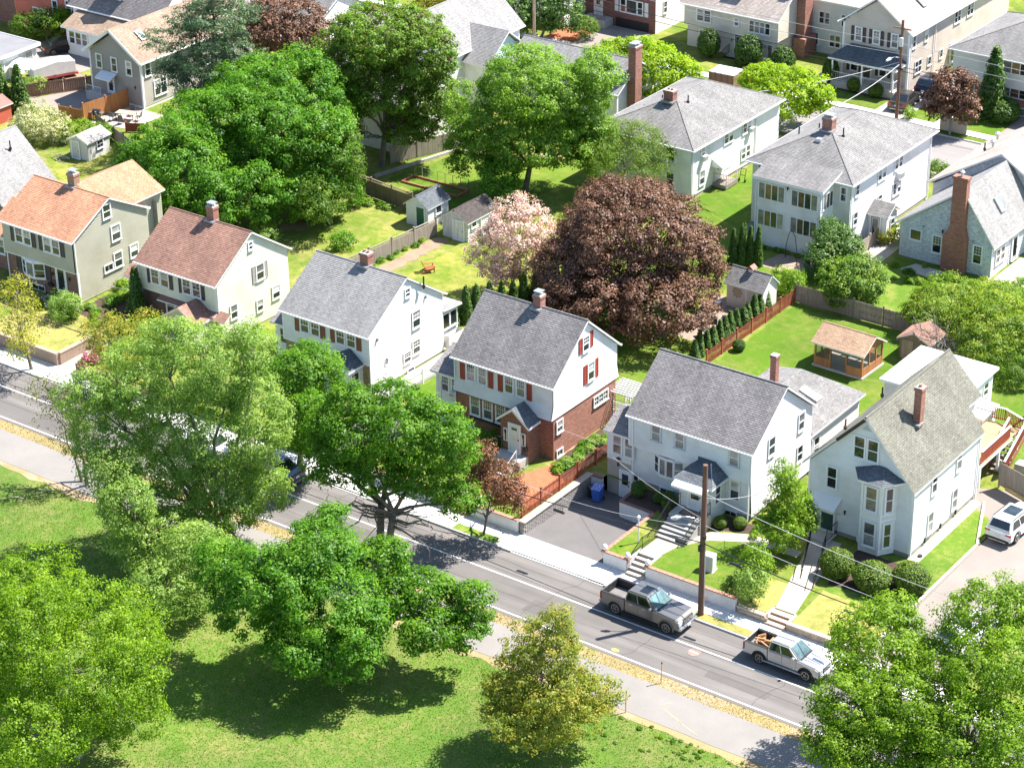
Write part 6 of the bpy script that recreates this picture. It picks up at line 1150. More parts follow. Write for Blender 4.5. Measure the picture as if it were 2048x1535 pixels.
wire('pale service wire from the front pole to the entry of the driveway house', [(.1, 1.5, 8.4), (-.8, 9.6, 4.6), (-3.2, 11.2, 3.0)], .014, CABLEG, .2); wire('pale twisted wire running right from the front pole over the tall house lawn', [(0.1, 1.5, 8.7), (24, 1.6, 7.4)], .018, CABLEG, .6); wire('second pale wire below it running right over the clipped shrubs', [(.1, 1.5, 6.5), (24, 1.6, 5.3)], .016, CABLEG, .4)
wire('pale wire running left from the front pole above the driveway', [(.0, 1.5, 6.4), (-13.2, 1.5, 5.0), (-40, 1.5, 6.0)], .012, CABLEG, .5); wire('thin drop wire from the front pole to the garage wing of the driveway house', [(0, 1.5, 6.9), (-14.5, 11.4, 3.2), (-26.8, 11.2, 5.0)], .011, CABLEG, .35); wire('thin drop wire to the left wing of the brick house', [(-20, 1.5, 5.2), (-27.4, 11.1, 4.2)], .014, CABLE, .2)
wire('pale wire between the brown roofed and the orange roofed house', [(-62.6, 12.6, 2.0), (-57.0, 11.8, 3.9)], .03, CABLEG, .5)
q = pole('brown wooden utility pole with lamp and transformer in front of the shuttered house', -28.7, 82.0, 1.0, 9.8, .15)
m = MB(); m.bar((-.9, 0, 9.0), (.9, 0, 9.0), .1, .12); m.build('crossarm', POLE, q); m = MB(); m.tube([(.1, -.3, 7.4), (.1, -.3, 8.2)], .2, 10); m.build('transformer', plain('lamp_grey', (.6, .6, .6), .4), q); m = MB(); m.tube([(0, 0, 6.2), (-.2, -.9, 6.5), (-.3, -1.6, 6.5)], .04, 6); m.tube([(-.3, -1.5, 6.48), (-.35, -2.1, 6.45)], [.16, .1], 8); m.build('lamp_head', plain('lamp_grey', (.6, .6, .6), .4), q)
m = MB(); m.tube([(-.35, -.16, 5.2), (.35, -.16, 5.2)], .12, 8); m.build('splice_case', DARK, q)
pole('bare wooden utility pole beside the red mulch bed at the top', -68.9, 80.4, 1.0, 11.5, .14, mat=wood('pale_pole', (.36, .25, .18))); pole('short brown post behind the clipped column arborvitae', -56.2, 12.0, 1.0, 3.4, .13, 'posts', POLE)
for k, (z, r) in enumerate(((8.6, .02), (7.6, .02), (6.4, .03), (6.0, .03))): wire(['top pair of thin wires along the back street', 'lower thin wire along the back street', 'thick black cable along the back street', 'lower black cable along the back street'][k], [(-68.9, 80.3, z + 2.2 - k * .3), (-28.7, 81.9, z), (40, 83, z + .5)], r, CABLEG if k < 2 else CABLE, .7)
wire('pale service wires from the back street pole down to the porch house roof', [(-28.7, 82, 6.6), (-27.2, 66.5, 7.4)], .03, CABLEG, .3); wire('second pale service wire to the hip roofed house', [(-28.7, 82, 6.8), (-37, 69.5, 5.9)], .03, CABLEG, .3)
# ------------------------------------------------------------------ street and garden furniture
for x, y, lab in ((1.92, -5.96, 'yellow marker post between the road and the path'), (1.84, -9.62, 'yellow marker post on the lawn edge beside the orange tinged tree')):
    t = thing('marker_post', lab, 'post', (x, y, -.02), 0, 'yellow marker posts'); m = MB(); m.tube([(0, 0, -.1), (.02, .01, 1.38)], .035, 8); m.build('post_shaft', plain('safety_yellow', (.62, .42, .02), .5), t); m = MB(); m.tube([(.02, .01, 1.38), (.02, .01, 1.46)], .045, 8); m.build('post_cap', DARK, t)
t = thing('manhole_cover', 'round iron manhole cover in the road, brown with a white paint streak', 'manhole cover', (1.82, -2.13, .003)); m = MB(); m.tube([(0, 0, 0), (0, 0, .012)], .42, 24); m.build('cover', plain('rusty_iron', (.24, .17, .14), .7, var=.3), t); m = MB(); m.box(-.34, .3, -.04, .05, .012, .016); m.build('paint_streak', PAINT, t)
o = sheet('paint_spot', [(-2.2 + .26 * math.cos(a * .4), -4.64 + .16 * math.sin(a * .4)) for a in range(16)], .008, plain('yellow_paint', (.7, .45, .08), .7)); setp(o, 'yellow paint spot on the road near the edge line', 'paint mark')
t = thing('yard_lamp', 'white post lamp on the grass beside the sunken driveway', 'lamp post', (-7.0, 5.2, 1.0)); m = MB(); m.tube([(0, 0, 0), (0, 0, 1.7)], .045, 8); m.build('post', TRIM, t); m = MB(); m.tube([(0, 0, 1.7), (0, 0, 1.76), (0, 0, 1.95), (0, 0, 2.03)], [.06, .09, .11, .03], 8); m.build('lantern', TRIM, t)
for x, y, lab in ((-8.15, 3.06, 'white lion head urn on the driveway corner of the stucco wall'), (-6.42, 3.06, 'white lion head urn left of the grey steps'), (-4.9, 3.06, 'white lion head urn right of the grey steps')):
    t = thing('urn', lab, 'urn', (x, y, 1.0), 0, 'white urns on the stucco wall'); m = MB(); m.box(-.17, .17, -.17, .17, 0, .12); m.build('plinth', CAPB, t, (0, 0, .03)); m = MB(); m.tube([(0, 0, .15), (0, 0, .22), (0, 0, .36), (0, .02, .5), (.03, .03, .56)], [.1, .16, .19, .12, .03], 10); m.build('urn_body', WHITE, t, smooth=True)
t = thing('utility_box', 'white square utility cabinet behind the front pole', 'utility box', (-1.55, 5.0, 1.0), .1); m = MB(); m.box(-.35, .35, -.3, .3, 0, 1.15); m.build('cabinet', plain('cabinet_white', (.66, .66, .64), .5), t, bevel=.02); m = MB(); m.box(-.42, .42, -.36, .36, -.1, .04); m.build('pad', CONC, t); m = MB(); m.box(-.3, .3, -.32, -.3, .12, 1.0); m.build('cabinet_door', plain('cabinet_door', (.6, .6, .58), .5), t)
t = thing('recycling_bin', 'blue wheeled bin with pale emblem standing in the garage corner', 'bin', (-13.35, 9.9, -.24), .15); m = MB(); m.mesh([(-.26, -.3, .1), (.26, -.3, .1), (.26, .3, .1), (-.26, .3, .1), (-.33, -.38, 1.02), (.33, -.38, 1.02), (.33, .38, 1.02), (-.33, .38, 1.02)], [(3, 2, 1, 0), (4, 5, 6, 7), (0, 1, 5, 4), (1, 2, 6, 5), (2, 3, 7, 6), (3, 0, 4, 7)]); BLUE = plain('bin_blue', (.04, .13, .48), .4); m.build('bin_body', BLUE, t, bevel=.03); m = MB(); m.prism([(-.35, -.42, 1.03), (.35, -.42, 1.03), (.35, .38, 1.14), (-.35, .38, 1.14)], .05); m.build('lid', BLUE, t, bevel=.015)
for sx in (-.3, .3): m = MB(); m.tube([(sx - .03, .34, .12), (sx + .03, .34, .12)], .12, 10); m.build('wheel', DARK, t)
m = MB(); 
for k in range(3):
    a0 = k * 2.094; m.tube([(.16 * math.cos(a0 + q * .5), -.05 + .16 * math.sin(a0 + q * .5), 1.105 + .14 * (.0 + .16 * math.sin(a0 + q * .5))) for q in range(4)], .02, 5)
m.build('emblem', plain('emblem_pale', (.6, .7, .85), .5), t)
t = thing('rubbish_bin', 'black round bin beside the blue wheeled bin', 'bin', (-14.0, 10.1, -.2)); m = MB(); m.tube([(0, 0, 0), (0, 0, .75)], [.22, .28], 12); m.build('bin_body', DARK, t); m = MB(); m.tube([(0, 0, .75), (0, 0, .82)], [.3, .26], 12); m.build('lid', DARK, t)
t = thing('garden_chair', 'red wooden slatted garden chair on the worn lawn', 'chair', (-43.9, 30.8, 1.0), 2.4); RC = plain('red_chair_paint', (.45, .10, .06), .5)
for k in range(5): m = MB(); m.prism([(-.28 + k * .115, .28, .28), (-.18 + k * .115, .28, .28), (-.18 + k * .13 - .02, .62, 1.0 - abs(k - 2) * .05), (-.28 + k * .12, .62, 1.0 - abs(k - 2) * .05)], .025); m.build('back_slat', RC, t)
for k in range(4): m = MB(); m.box(-.3, .3, -.34 + k * .15, -.22 + k * .15, .36 - k * .03, .385 - k * .03); m.build('seat_slat', RC, t)
for sx in (-.36, .36): m = MB(); m.box(sx - .07, sx + .07, -.42, .35, .55, .58); m.build('armrest', RC, t); m = MB(); m.bar((sx, -.36, 0), (sx, -.36, .55), .06, .08); m.bar((sx * .9, -.38, .34), (sx * .9, .55, .04), .05, .09); m.build('leg', RC, t)
def grill(label, x, y, z, rz=0):
    t = thing('barbecue', label, 'barbecue', (x, y, z), rz, 'barbecues'); m = MB(); m.box(-.32, .32, -.25, .25, .5, .78); m.build('firebox', DARK, t); m = MB(); m.tube([(-.33, 0, .8), (.33, 0, .8)], .27, 10); m.build('lid', plain('grill_cover', (.03, .03, .035), .35), t); m = MB(); m.box(-.72, -.35, -.2, .2, .72, .76); m.box(.35, .72, -.2, .2, .72, .76); m.build('side_shelf', plain('steel_grey', (.3, .3, .3), .4, .6), t)
    for sx in (-.28, .28):
        for sy in (-.2, .2): m = MB(); m.box(sx - .025, sx + .025, sy - .025, sy + .025, 0, .5); m.build('leg', DARK, t)
grill('black barbecue on the brick paved patio by the cream shed', -19.5, 34.6, 1.02, .5); grill('black barbecue with open lid beside the tall orange fence', -90.9, 40.3, 1.03, .4)
def chair(label, x, y, z, rz, mat, group):
    t = thing('patio_chair', label, 'chair', (x, y, z), rz, group); m = MB(); m.box(-.25, .25, -.25, .25, .42, .46); m.build('seat', mat, t); m = MB(); m.prism([(-.25, .22, .46), (.25, .22, .46), (.25, .34, .95), (-.25, .34, .95)], .03); m.build('backrest', mat, t)
    for sx in (-.23, .23):
        for sy in (-.23, .23): m = MB(); m.bar((sx, sy, 0), (sx, sy, .42), .03, .03); m.build('leg', DARK, t)
def table(label, x, y, z, w, d, rz, mat):
    t = thing('patio_table', label, 'table', (x, y, z), rz, 'patio tables'); m = MB(); m.box(-w / 2, w / 2, -d / 2, d / 2, .7, .74); m.build('table_top', mat, t)
    for sx in (-w / 2 + .08, w / 2 - .08):
        for sy in (-d / 2 + .08, d / 2 - .08): m = MB(); m.bar((sx, sy, 0), (sx, sy, .7), .05, .05); m.build('leg', DARK, t)
table('brown slatted patio table beside the taupe house', -88.6, 41.9, 1.03, 1.9, 1.0, .3, wood('table_wood', (.36, .27, .2))); CH = plain('chair_mesh', (.10, .10, .10), .6)
for x, y, rz, lab in ((-89.5, 41.0, 3.3, 'black patio chair at the left end of the brown table'), (-88.2, 40.9, 3.4, 'black patio chair in front of the brown table'), (-87.4, 42.3, -1.2, 'black patio chair at the right end of the brown table'), (-88.9, 42.9, .3, 'black patio chair behind the brown table')): chair(lab, x, y, 1.03, rz, CH, 'patio chairs by the taupe house')
table('small dark square table on the brick patio', -18.9, 35.6, 1.02, .8, .8, .4, DARK); chair('dark patio chair beside the small square table', -18.2, 36.1, 1.02, -1.0, CH, 'patio chairs by the cream shed'); chair('dark patio chair between the barbecue and the small table', -19.4, 33.4, 1.02, 2.5, CH, 'patio chairs by the cream shed'); chair('white patio chair beside the cream shed wall', -21.3, 38.2, 1.02, 1.6, WHITE, 'patio chairs by the cream shed')
t = thing('log', 'yellow timber log lying along the tall grey fence', 'log', (9.3, 25.0, .98)); m = MB(); m.tube([(0, 0, 0), (4.5, -1.7, 0)], .15, 8); m.build('timber', wood('yellow_timber', (.55, .40, .16), vert=False), t)
t = thing('timber_edging', 'grey timber edging along the planting under the tall tree', 'timber edging', (-60.2, 43.8, 1.0)); 
for k in range(4): m = MB(); m.bar((k * .55, k * 2.35, .12), ((k + 1) * .55, (k + 1) * 2.35 - .05, .12), .3, .26); m.build('timber', wood('grey_timber', (.40, .36, .32), vert=False), t)
t = thing('trellis_arch', 'thin black garden arch standing on the paved patch by the porch house', 'garden arch', (-20.9, 48.9, 1.0)); m = MB(); m.tube([(-.75, .4, 0), (-.7, .35, 1.2), (-.35, .1, 2.3), (-.05, 0, 2.8)], .03, 6); m.tube([(.75, -.4, 0), (.7, -.35, 1.2), (.35, -.1, 2.3), (-.05, 0, 2.8)], .03, 6); m.build('arch_rod', DARK, t)
t = thing('garden_bed_frame', 'red edged vegetable bed with wire fence on the upper lawn', 'garden bed', (-57.4, 44.4, 1.0)); m = MB(); m.box(0, 6, -.1, 0, 0, .2); m.box(0, 6, 1.5, 1.6, 0, .2); m.box(-.1, 0, -.1, 1.6, 0, .2); m.box(6, 6.1, -.1, 1.6, 0, .2); m.build('bed_edge', plain('red_edging', (.40, .14, .09), .7), t)
for k in range(8): m = MB(); m.bar((k * .85, 1.7, 0), (k * .85, 1.7, 1.1), .04, .04); m.build('stake', W_GREY, t)
m = MB(); m.bar((0, 1.7, 1.05), (6, 1.7, 1.05), .02, .02); m.bar((0, 1.7, .5), (6, 1.7, .5), .012, .012); m.build('wire', W_GREY, t)
t = thing('dumpster', 'brown wooden sided container with white top in the colonial driveway', 'container', (-46.2, 80.4, 1.03), .05); m = MB(); m.box(-1.3, 1.3, -1.0, 1.0, .2, 1.9); m.build('container_body', wood('container_wood', (.30, .17, .11)), t)
for x in (-1.3, -.65, 0, .65, 1.3): m = MB(); m.box(x - .05, x + .05, -1.06, -1.0, .1, 1.95); m.build('rib', plain('rib_brown', (.2, .12, .08), .6), t)
m = MB(); m.box(-1.35, 1.35, -1.05, 1.05, 1.9, 1.98); m.build('top_cover', WHITE, t)
t = thing('covered_trailer', 'white tarpaulin covered trailer with red frame beside the brown fence', 'trailer', (-103.0, 46.2, 1.0), 1.15); m = MB(); m.prism([(-2.2, -.9, .5), (2.2, -.9, .5), (2.2, -.9, 1.7), (.3, -.9, 1.9), (-2.2, -.9, 1.5)], Vector((0, 1.8, 0))); m.build('tarpaulin', plain('tarp_white', (.72, .70, .68), .6), t, bevel=.06); m = MB(); m.box(-2.4, 2.4, -.95, .95, .3, .48); m.build('frame', plain('frame_red', (.35, .06, .06), .5), t)
for sx in (-.8, .8): m = MB(); m.tube([(0, sx - .1, .3), (0, sx + .1, .3)], .3, 12); m.build('wheel', DARK, t)
t = thing('tarpaulin_canopy', 'white tarpaulin sheet over poles beside the garage', 'canopy', (-105.0, 44.5, 1.0), .4); m = MB(); m.prism([(-1.3, -1, 1.5), (1.3, -1, 1.3), (1.3, 1, 1.7), (-1.3, 1, 1.8)], .05); m.build('canopy_sheet', plain('tarp_pale', (.68, .74, .74), .6), t)
for sx in (-1.2, 1.2):
    for sy in (-.9, .9): m = MB(); m.bar((sx, sy, 0), (sx, sy, 1.5), .05, .05); m.build('pole', ALU, t)
t = thing('metal_scrap', 'pile of pale metal poles lying by the pale shed', 'scrap pile', (-86.8, 31.2, 1.0))
for k in range(9): m = MB(); m.bar((rg.uniform(-.8, 0), rg.uniform(-.5, .5), .05 + k * .03), (rg.uniform(.4, 1.6), rg.uniform(-.6, .6), .06 + k * .03), .04, .04); m.build('pole', ALU if k % 2 else W_GREY, t)
t = thing('hand_truck', 'dark folding hand truck standing against the hip roofed house', 'hand truck', (-32.9, 61.2, 1.0)); m = MB(); m.bar((-.25, 0, .1), (-.25, .3, 1.2), .04, .04); m.bar((.25, 0, .1), (.25, .3, 1.2), .04, .04); m.bar((-.25, .15, .6), (.25, .15, .6), .04, .04); m.bar((-.25, .29, 1.15), (.25, .29, 1.15), .04, .04); m.build('frame', DARK, t)
for sx in (-.3, .3): m = MB(); m.tube([(sx - .04, .05, .14), (sx + .04, .05, .14)], .14, 10); m.build('wheel', DARK, t)
t = thing('planter_box', 'grey square bin of dark plants beside the wooden steps', 'planter', (9.2, 27.8, 1.0)); m = MB(); m.box(-.5, .5, -.4, .4, 0, .6); m.build('box', STONEW, t)
t = thing('condenser', 'beige air conditioning condenser beside the cream colonial', 'air conditioner', (-40.2, 92.6, 1.0)); m = MB(); m.box(-.5, .5, -.5, .5, 0, 1.0); m.build('casing', plain('ac_beige', (.55, .5, .42), .5), t); m = MB(); m.tube([(0, 0, 1.0), (0, 0, 1.05)], .4, 12); m.build('fan_grille', DARK, t)
t = thing('stone_slab', 'pale concrete slab leaning behind the small copper tree', 'slab', (-23.2, 81.3, 1.1)); m = MB(); m.box(-1.2, 1.5, .9, 1.1, 0, 1.3); m.build('slab_face', WALK2, t, bevel=.05)
for (x, y, l, a), lab in zip(((4.3, -8.4, .8, -.35), (5.6, -8.9, .9, -.3), (3.3, -7.6, .35, .9)), ('faint orange survey stroke nearest the lower marker post', 'faint orange survey stroke farthest along the path', 'faint orange squiggle on the path below the upper marker post')):
    o = sheet('paint_mark', [(x - l * math.cos(a) + .05 * math.sin(a), y - l * math.sin(a) - .05 * math.cos(a)), (x + l * math.cos(a) + .04 * math.sin(a), y + l * math.sin(a) - .04 * math.cos(a)), (x + l * math.cos(a), y + l * math.sin(a) + .04), (x - l * math.cos(a), y - l * math.sin(a) + .05)], .003, plain('faded_orange', (.42, .30, .2), .9, var=.3), 'thing'); setp(o, lab, 'paint mark', 'orange survey marks')
for x, y, a, lab in ((-45.6, -12.6, .4, 'pale fallen branch on the sunny lawn at the left'), (-44.6, -10.9, 1.2, 'short pale stick on the lawn near the path')):
    t = thing('fallen_branch', lab, 'branch', (x, y, 0), a, 'fallen branches'); m = MB(); m.tube([(-.5, 0, .02), (0, .08, .06), (.6, 0, .03)], .035, 5); m.tube([(0, .08, .06), (.3, .35, .08)], .02, 5); m.build('stick', wood('bleached_wood', (.55, .48, .38)), t)
# ------------------------------------------------------------------ vehicles (x forward, origin on the ground under the middle)
def paint(name, c, metal=.4):
    if name in MATS: return MATS[name]
    m, nt, p, L = newmat(name); n = noise(nt, uvn(nt, True), .9, L, 5)
    L(ramp(nt, n, [(.3, mul(c, .93)), (.7, mul(c, 1.05))], L), p.inputs['Base Color']); p.inputs['Metallic'].default_value = metal; p.inputs['Roughness'].default_value = .33; p.inputs['Coat Weight'].default_value = .8; p.inputs['Coat Roughness'].default_value = .06; return m
CARGLASS = glassmat('car_glass', (.012, .016, .018), .03, .9); SHIELD = glassmat('windscreen', (.05, .085, .085), .03, .9); TYRE = plain('tyre_rubber', (.022, .021, .021), .85); RIM = plain('alloy', (.50, .49, .47), .3, .8); RED = plain('tail_lamp', (.40, .015, .012), .2, coat=.6); LAMPG = glassmat('head_lamp', (.45, .47, .48), .08); CHROME = plain('chrome', (.62, .62, .63), .18, .9); BLK = plain('black_plastic', (.025, .025, .027), .55)
def arc(cx, r, z, n=9): return [(cx + r * math.cos(math.pi * k / n), max(z, .36 + 0) + r * math.sin(math.pi * k / n) * 1.0) for k in range(n + 1)]
def side_prof(x0, x1, zb, top, wheels, r, zc):
    """closed side outline: bottom edge front to rear with wheel openings, then the top outline rear to front"""
    pts = [(x1, zb)]
    for cx in sorted(wheels, reverse=True):
        h = math.acos(max(-1, min(1, (zb - zc) / r))) if abs(zb - zc) < r else math.pi / 2
        for k in range(11): a = (math.pi / 2 - h) + (2 * h) * k / 10; pts.append((cx + r * math.cos(a), zc + r * math.sin(a)))
    pts.append((x0, zb)); return pts + top
def prism_xz(pts, y0, y1, mat, name, parent, bevel=0.0):
    m = MB(); n = len(pts); v = [(x, y0, z) for x, z in pts] + [(x, y1, z) for x, z in pts]
    m.mesh(v, [tuple(range(n)), tuple(range(2 * n - 1, n - 1, -1))] + [((i + 1) % n, i, i + n, (i + 1) % n + n) for i in range(n)])
    o = m.build(name, mat, parent, bevel=bevel, smooth=False); bm = bmesh.new(); bm.from_mesh(o.data); bmesh.ops.recalc_face_normals(bm, faces=bm.faces); bm.to_mesh(o.data); bm.free(); return o
WHC = {}
def wheel(t, x, y, r, w, spokes=6, rimmat=None):
    rimmat = rimmat or RIM; k = (round(r, 2), round(w, 2), spokes, rimmat.name, y > 0); s = 1 if y > 0 else -1
    if k not in WHC:
        m = MB(); m.tube([(0, -w / 2, 0), (0, -w / 2 + .03, 0), (0, w / 2 - .03, 0), (0, w / 2, 0)], [r * .9, r, r, r * .9], 20)
        q = MB(); yo = s * (w / 2 + .004); q.tube([(0, yo - s * .03, 0), (0, yo, 0)], [r * .12, r * .1], 8)
        for i in range(spokes):
            a = 2 * math.pi * i / spokes; q.bar((r * .06 * math.cos(a), yo, r * .06 * math.sin(a)), (r * .64 * math.cos(a), yo, r * .64 * math.sin(a)), r * .15, .02)
        n = 20; ring = [(r * .64 * math.cos(2 * math.pi * i / n), yo, r * .64 * math.sin(2 * math.pi * i / n)) for i in range(n + 1)]; q.tube(ring, r * .055, 5, False)
        WHC[k] = (m.me('wheel', TYRE), q.me('rim', rimmat))
    o = place('wheel', WHC[k][0], t, (x, y, r)); place('rim', WHC[k][1], o)
def greenhouse(t, body, b0, b1, t0, t1, zb, zt, wb, wt, splits, screen=True, roofglass=None, glass=None):
    """cabin as a tapered block with the glass set on its faces"""
    B = [Vector((b0, -wb, zb)), Vector((b1, -wb, zb)), Vector((b1, wb, zb)), Vector((b0, wb, zb))]; T = [Vector((t0, -wt, zt)), Vector((t1, -wt, zt)), Vector((t1, wt, zt)), Vector((t0, wt, zt))]
    m = MB(); m.mesh([*B, *T], [(3, 2, 1, 0), (4, 5, 6, 7), (0, 1, 5, 4), (1, 2, 6, 5), (2, 3, 7, 6), (3, 0, 4, 7)]); m.build('cab', body, t, bevel=.07)
    glass = glass or CARGLASS
    def pane(q, u0, u1, v0, v1, mat, name, off=.012):
        a, b, c, d = q; P = lambda u, v: (a.lerp(b, u)).lerp(d.lerp(c, u), v); n = (b - a).cross(d - a).normalized(); w = MB(); w.prism([P(u, v) + n * off for u, v in ((u0, v0), (u1, v0), (u1 if isinstance(u1, float) else u1, v1), (u0, v1))], .015); w.build(name, mat, t)
    pane((B[1], B[2], T[2], T[1]), .07, .93, .06, .92, SHIELD if screen else glass, 'windscreen'); pane((B[3], B[0], T[0], T[3]), .09, .91, .2, .88, glass, 'rear_window')
    for s in splits: pane((B[0], B[1], T[1], T[0]), s[0], s[1], .12, .86, glass, 'side_window'); pane((B[2], B[3], T[3], T[2]), 1 - s[1], 1 - s[0], .12, .86, glass, 'side_window')
    if roofglass: x0, x1, w = roofglass; q = MB(); q.box(x0, x1, -w, w, zt - .01, zt + .012); q.build('sunroof', glass, t)
def lamps(t, x, y, z, dy, dz, dx, mat, name):
    for s in (-1, 1): m = MB(); m.box(x - dx, x + dx, s * y - dy, s * y + dy, z - dz, z + dz); m.build(name, mat, t, bevel=.02)
def mirrors(t, x, y, z, mat):
    for s in (-1, 1): m = MB(); m.box(x - .09, x + .07, s * y, s * (y + .2), z, z + .16) if s > 0 else m.box(x - .09, x + .07, -(y + .2), -y, z, z + .16); m.build('mirror', mat, t, bevel=.03)
def plate(t, x, z, face):
    m = MB(); m.box(x - .01, x + .01, -.17, .17, z - .07, z + .07); m.build('number_plate', plain('plate_white', (.7, .7, .68), .4), t)
def pickup(label, x, y, rz, mat, L=5.9, W=2.03, H=1.92, wr=.42, bed=1.75, sunroof=True, rim=None, group='pickups parked along the kerb', wb=3.75):
    t = thing('pickup', label, 'pickup', (x, y, 0.005), rz, group); h = W / 2; f = L / 2; zb = .46; fw, rw_ = f - .98, f - .98 - wb; k = H / 1.92; cabr = -f + .08 + bed
    zt = 1.3 * k; prism_xz(side_prof(cabr + .03, f - .04, zb, [(cabr + .03, zt), (.95, zt), (1.2, zt - .01), (f - .35, zt - .12), (f - .06, zt - .22)], [fw], wr + .1, wr), -h + .04, h - .04, mat, 'body', t, .06)
    for s in (-1, 1):
        prism_xz(side_prof(-f + .08, cabr, zb, [(-f + .08, zt + .02), (cabr, zt + .02)], [rw_], wr + .1, wr), s * (h - .04), s * (h - .17), mat, 'bed_side', t, .03)
        m = MB(); m.box(-f + .1, cabr - .02, s * (h - .21) if s > 0 else -(h - .17), (h - .17) if s > 0 else -(h - .21), .78, zt); m.build('bed_liner', BLK, t); m = MB(); m.box(-f + .12, cabr - .02, s * h - .17 if s > 0 else -h + .03, s * h - .03 if s > 0 else -h + .17, zt + .021, zt + .04); m.build('bed_rail', BLK, t)
        # wheel arch lips
        for cx in (fw, rw_):
            q = MB(); q.tube([(cx + (wr + .1) * math.cos(a), s * (h - .03), wr + (wr + .1) * math.sin(a)) for a in [math.pi * (i - .6) / 10.8 for i in range(13)]], .035, 5); q.build('arch_lip', mat if rim is None else BLK, t)
        m = MB(); m.box(-1.0 + (fw + rw_) / 2 - .3, 1.3 + (fw + rw_) / 2, s * (h - .02) - .08, s * (h - .02) + .08, .36, .42); m.build('side_step', ALU if rim else BLK, t, bevel=.02)
    m = MB(); m.box(-f + .1, cabr, -h + .21, h - .21, .72, .78); m.build('bed_floor', plain('bed_grey', (.16, .15, .145), .7, var=.3), t); m = MB(); m.box(-f + .05, -f + .13, -h + .06, h - .06, .62, zt + .03); m.build('tailgate', mat, t, bevel=.02); m = MB(); m.box(-f + .131, -f + .15, -h + .2, h - .2, .8, zt); m.build('tailgate_liner', BLK, t)
    m = MB(); m.box(-f - .08, -f + .06, -h + .04, h - .04, .46, .64); m.build('rear_bumper', CHROME, t, bevel=.03); m = MB(); m.box(-f + .2, f - .3, -h + .25, h - .25, .3, .6); m.build('chassis', BLK, t)
    greenhouse(t, mat, cabr - .02, 1.22, cabr + .14, .45, zt - .02, H, h - .07, h - .26, [(.06, .42), (.47, .86)], roofglass=(-.35, .25, .42) if sunroof else None)
    for s in (-1, 1):
        for xx in (cabr + .5, cabr + 1.45): m = MB(); m.box(xx - .1, xx + .1, s * (h - .035) - .012, s * (h - .035) + .012, zt - .2, zt - .15); m.build('door_handle', CHROME, t)
        for xx in (cabr + 1.02, cabr + 2.0): m = MB(); m.box(xx - .008, xx + .008, s * (h - .04) - .006, s * (h - .04) + .006, zb + .1, zt - .04); m.build('door_seam', BLK, t)
    lamps(t, -f + .1, h - .1, zt - .28, .09, .24, .06, RED, 'tail_lamp'); lamps(t, f - .1, h - .26, zt - .34, .2, .13, .07, LAMPG, 'headlight'); mirrors(t, .88, h - .04, zt + .02, CHROME if rim is None else mat)
    m = MB(); m.box(f - .08, f - .0, -h + .5, h - .5, zt - .55, zt - .22); g = m.build('grille', BLK, t, bevel=.02); m = MB()
    for i in range(3): m.box(f + .0, f + .02, -h + .48, h - .48, zt - .52 + i * .11, zt - .48 + i * .11)
    m.box(f, f + .03, -.1, .1, zt - .44, zt - .33); m.build('grille_bar', CHROME, g); m = MB(); m.box(f - .12, f + .07, -h + .05, h - .05, .5, .72); m.build('front_bumper', CHROME if rim is None else mat, t, bevel=.04); plate(t, f + .075, .6, 1)
    m = MB(); m.box(1.0, 1.3, -h + .25, h - .25, zt + .0, zt + .02); m.build('wiper_cowl', BLK, t)
    for xx in (1.45, 1.9, 2.3):
        if xx == 1.9:
            for s in (-.42, .42): m = MB(); m.bar((1.35, s, zt - .0), (f - .45, s * .8, zt - .1), .07, .03); m.build('bonnet_crease', mat, t)
    for cx in (fw, rw_):
        for s in (-1, 1): wheel(t, cx, s * (h - .16), wr, .27, 6 if rim is None else 5, rim)
    return t
GREYP = paint('graphite_paint', (.20, .19, .18), .6); SILVER = paint('silver_paint', (.52, .51, .50), .5); WHITEP = paint('white_car_paint', (.74, .74, .73), .0); DBLUE = paint('dark_blue_paint', (.02, .03, .075), .3); BROWNB = paint('brown_black_paint', (.055, .048, .045), .4); BLKP = paint('black_car_paint', (.015, .016, .02), .3)
pickup('dark grey crew cab pickup with sunroof parked beside the front pole', -2.62, -.42, R(-.8), GREYP)
t = pickup('smaller silver pickup with chopped firewood in its bed', 7.1, -.12, R(-.5), SILVER, 5.3, 1.78, 1.78, .39, 1.6, False, plain('bronze_alloy', (.52, .46, .38), .35, .7), wb=3.15)
rl = random.Random(4); wd = thing('firewood', 'chopped orange brown logs heaped in the bed of the silver pickup', 'firewood', (5.35, -.12, .79), 0)
FW = wood('split_wood', (.58, .30, .13))
for k in range(12):
    m = MB(); a = rl.uniform(0, 3.1); l = rl.uniform(.2, .38); x0, y0, z0 = rl.uniform(-.45, .5), rl.uniform(-.4, .4), .07 + .12 * (k % 3); m.tube([(x0 - l * math.cos(a), y0 - l * math.sin(a), z0), (x0 + l * math.cos(a), y0 + l * math.sin(a), z0 + rl.uniform(-.04, .2))], rl.uniform(.06, .1), 6); m.build('log', FW, wd)
m = MB(); m.tube([(0, 0, 0), (0, 0, .3)], [.22, .3], 10); m.build('basket', plain('basket_brown', (.18, .08, .04), .8), wd, (-.1, .05, .02))
